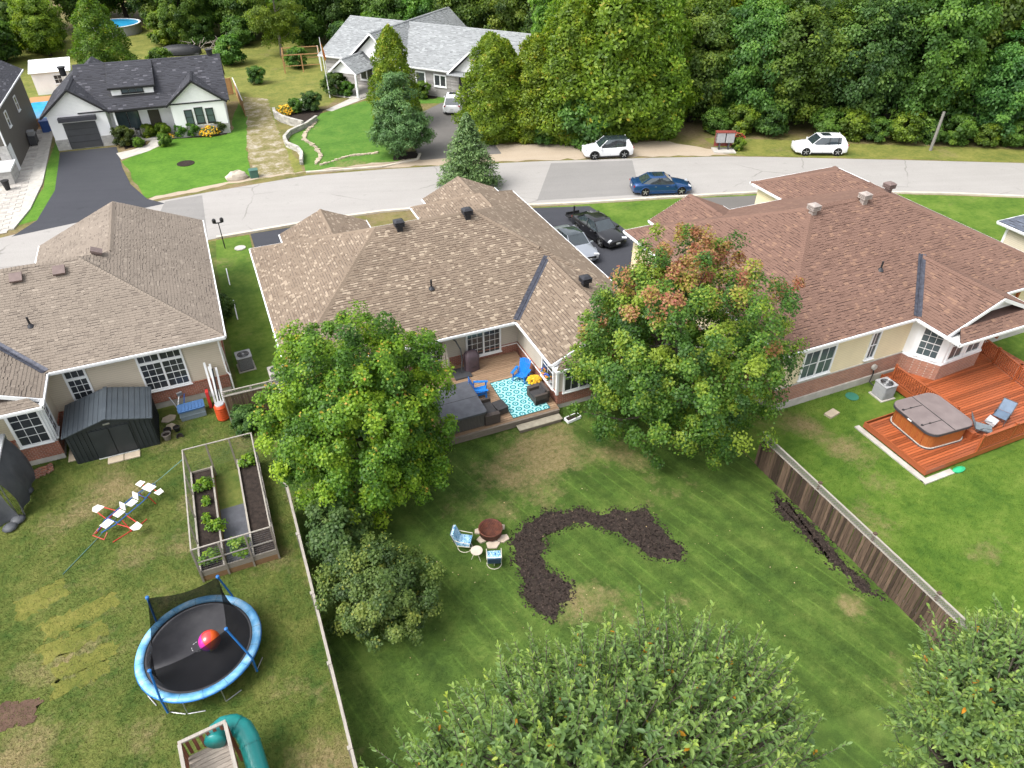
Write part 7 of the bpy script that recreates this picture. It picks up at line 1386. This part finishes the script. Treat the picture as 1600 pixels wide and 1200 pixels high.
for i, (x, y) in enumerate(((-16.5,126),(-1.5,119),(2.5,116.5),(7.5,114),(16.5,110.5),(20.5,107.6),(24,104.6),(-18,121),(-1,131.5),(-22,117))):
    plant_tree('meadow_shrub', 'leafy shrub at the far meadow edge, %s from the left' % ORD[sorted(range(10), key=lambda k_: [-16.5,-1.5,2.5,7.5,16.5,20.5,24,-18,-1,-22][k_]).index(i)], 'shrub', (x,y,0), cmS, trS, 'shrubs at the far meadow edge', i*1.9, rnd.uniform(1.9,2.9), TONE[(0,3,0,1,0,2,0,3,1,0)[i]][0])
# undergrowth along the road edge of the wood
for i, (x, y) in enumerate(((45.8,56.6),(48.2,55.6),(50.4,54.4),(54.6,51.4),(56.6,50.0),(58.6,48.8),(60.6,47.6),(62.8,46.4),(64.8,45.0),(67,43.8),(69,42.6),(71,41.4),(73.4,40))):
    tn = (0,3,1,0,3,0,3,1,0,3,0,1,0)[i]; plant_tree('roadside_shrub', '%s roadside shrub before the wood, %s along from the mailboxes' % (TONE[tn][1], ORD[i]), 'shrub', (x,y,0), cmS, trS, 'roadside shrubs', i*1.7, rnd.uniform(1.3,2.0), TONE[tn][0])
# ------------------------------------------------------------------ grass blades over the near lawns
def grass(name, label, poly, holes, dens, mat, seed, hgt=.055, name_yel=False):
    rg = np.random.default_rng(seed); xs = [p[0] for p in poly]; ys = [p[1] for p in poly]; A = (max(xs)-min(xs))*(max(ys)-min(ys)); n = int(A*dens)
    x = rg.uniform(min(xs), max(xs), n); y = rg.uniform(min(ys), max(ys), n)
    def ins_(P):
        r = np.zeros(len(x), bool); j = len(P)-1
        for i in range(len(P)):
            xi, yi = P[i][0], P[i][1]; xj, yj = P[j][0], P[j][1]; c = ((yi > y) != (yj > y)) & (x < (xj-xi)*(y-yi)/((yj-yi) if yj != yi else 1e-9)+xi); r ^= c; j = i
        return r
    k = ins_(poly)
    for h in holes: k &= ~ins_(h) | (rg.random(len(x)) < .03)
    if name_yel:
        for h in YEL: k &= ~ins_(h) | (rg.random(len(x)) < .4)
    x, y = x[k], y[k]; n = len(x); a = rg.uniform(0,6.283,n); w = rg.uniform(.005,.011,n); h = hgt*rg.uniform(.5,1.4,n); lx, ly = rg.normal(0,.03,n), rg.normal(0,.03,n); z = np.full(n,.006)
    V = np.stack([np.stack([x-w*np.cos(a), y-w*np.sin(a), z],1), np.stack([x+w*np.cos(a), y+w*np.sin(a), z],1), np.stack([x+lx, y+ly, z+h],1)], 1).reshape(-1,3)
    o = link(name, mesh_np(name, V, np.arange(n*3).reshape(-1,3), np.full(n,.5), mat)); tag(o, label, 'grass', kind='stuff')
GB = [[(6.4,23.9),(12.9,23.9),(12.9,30),(6.4,30)], MULCH, MULCH2]
grass('grass', 'mown grass blades of the middle back yard', [(-.25,8.5),(19.4,6),(19.5,24.4),(12.8,24.4),(6.4,24.0),(6.4,29),(1,29),(-.25,29)], GB, 800, m_lawnB, 1, .04)
grass('grass', 'longer uneven grass of the left back yard', [(-13,9),(-.5,9),(-.5,29.7),(-2.2,29.7),(-2.2,32),(-13,30.6)], [[(-4.2,20.4),(-1.3,20.4),(-1.3,26.3),(-4.2,26.3)], [(-9,29.4),(-5.4,29.4),(-5.4,32),(-9,32)]], 800, m_lawnA, 2, .05, True)
grass('grass', 'thick grass of the right back yard', [(19.7,6),(34,6),(34,13.3),(25.6,13.3),(25.6,17.6),(29,20),(22.6,20),(19.7,26)], [], 650, m_lawnC, 3, .045)

rnd = random.Random(99); q = MB()
for i in range(150):
    x, y = rnd.uniform(2,19), rnd.uniform(8.5,23.5); w = rnd.uniform(.015,.035); q.box((x,y,.05), (w,w*1.5,.006), rnd.uniform(0,3), rnd.uniform(-.4,.4), rnd.uniform(-.4,.4), rnd.random())
tag(q.obj('leaf_litter', mk('leaf_litter', (.45,.38,.24), (.30,.20,.08), 3, .9, tint=.5)), 'scattered pale fallen leaves over the middle back yard', 'leaves', kind='stuff')
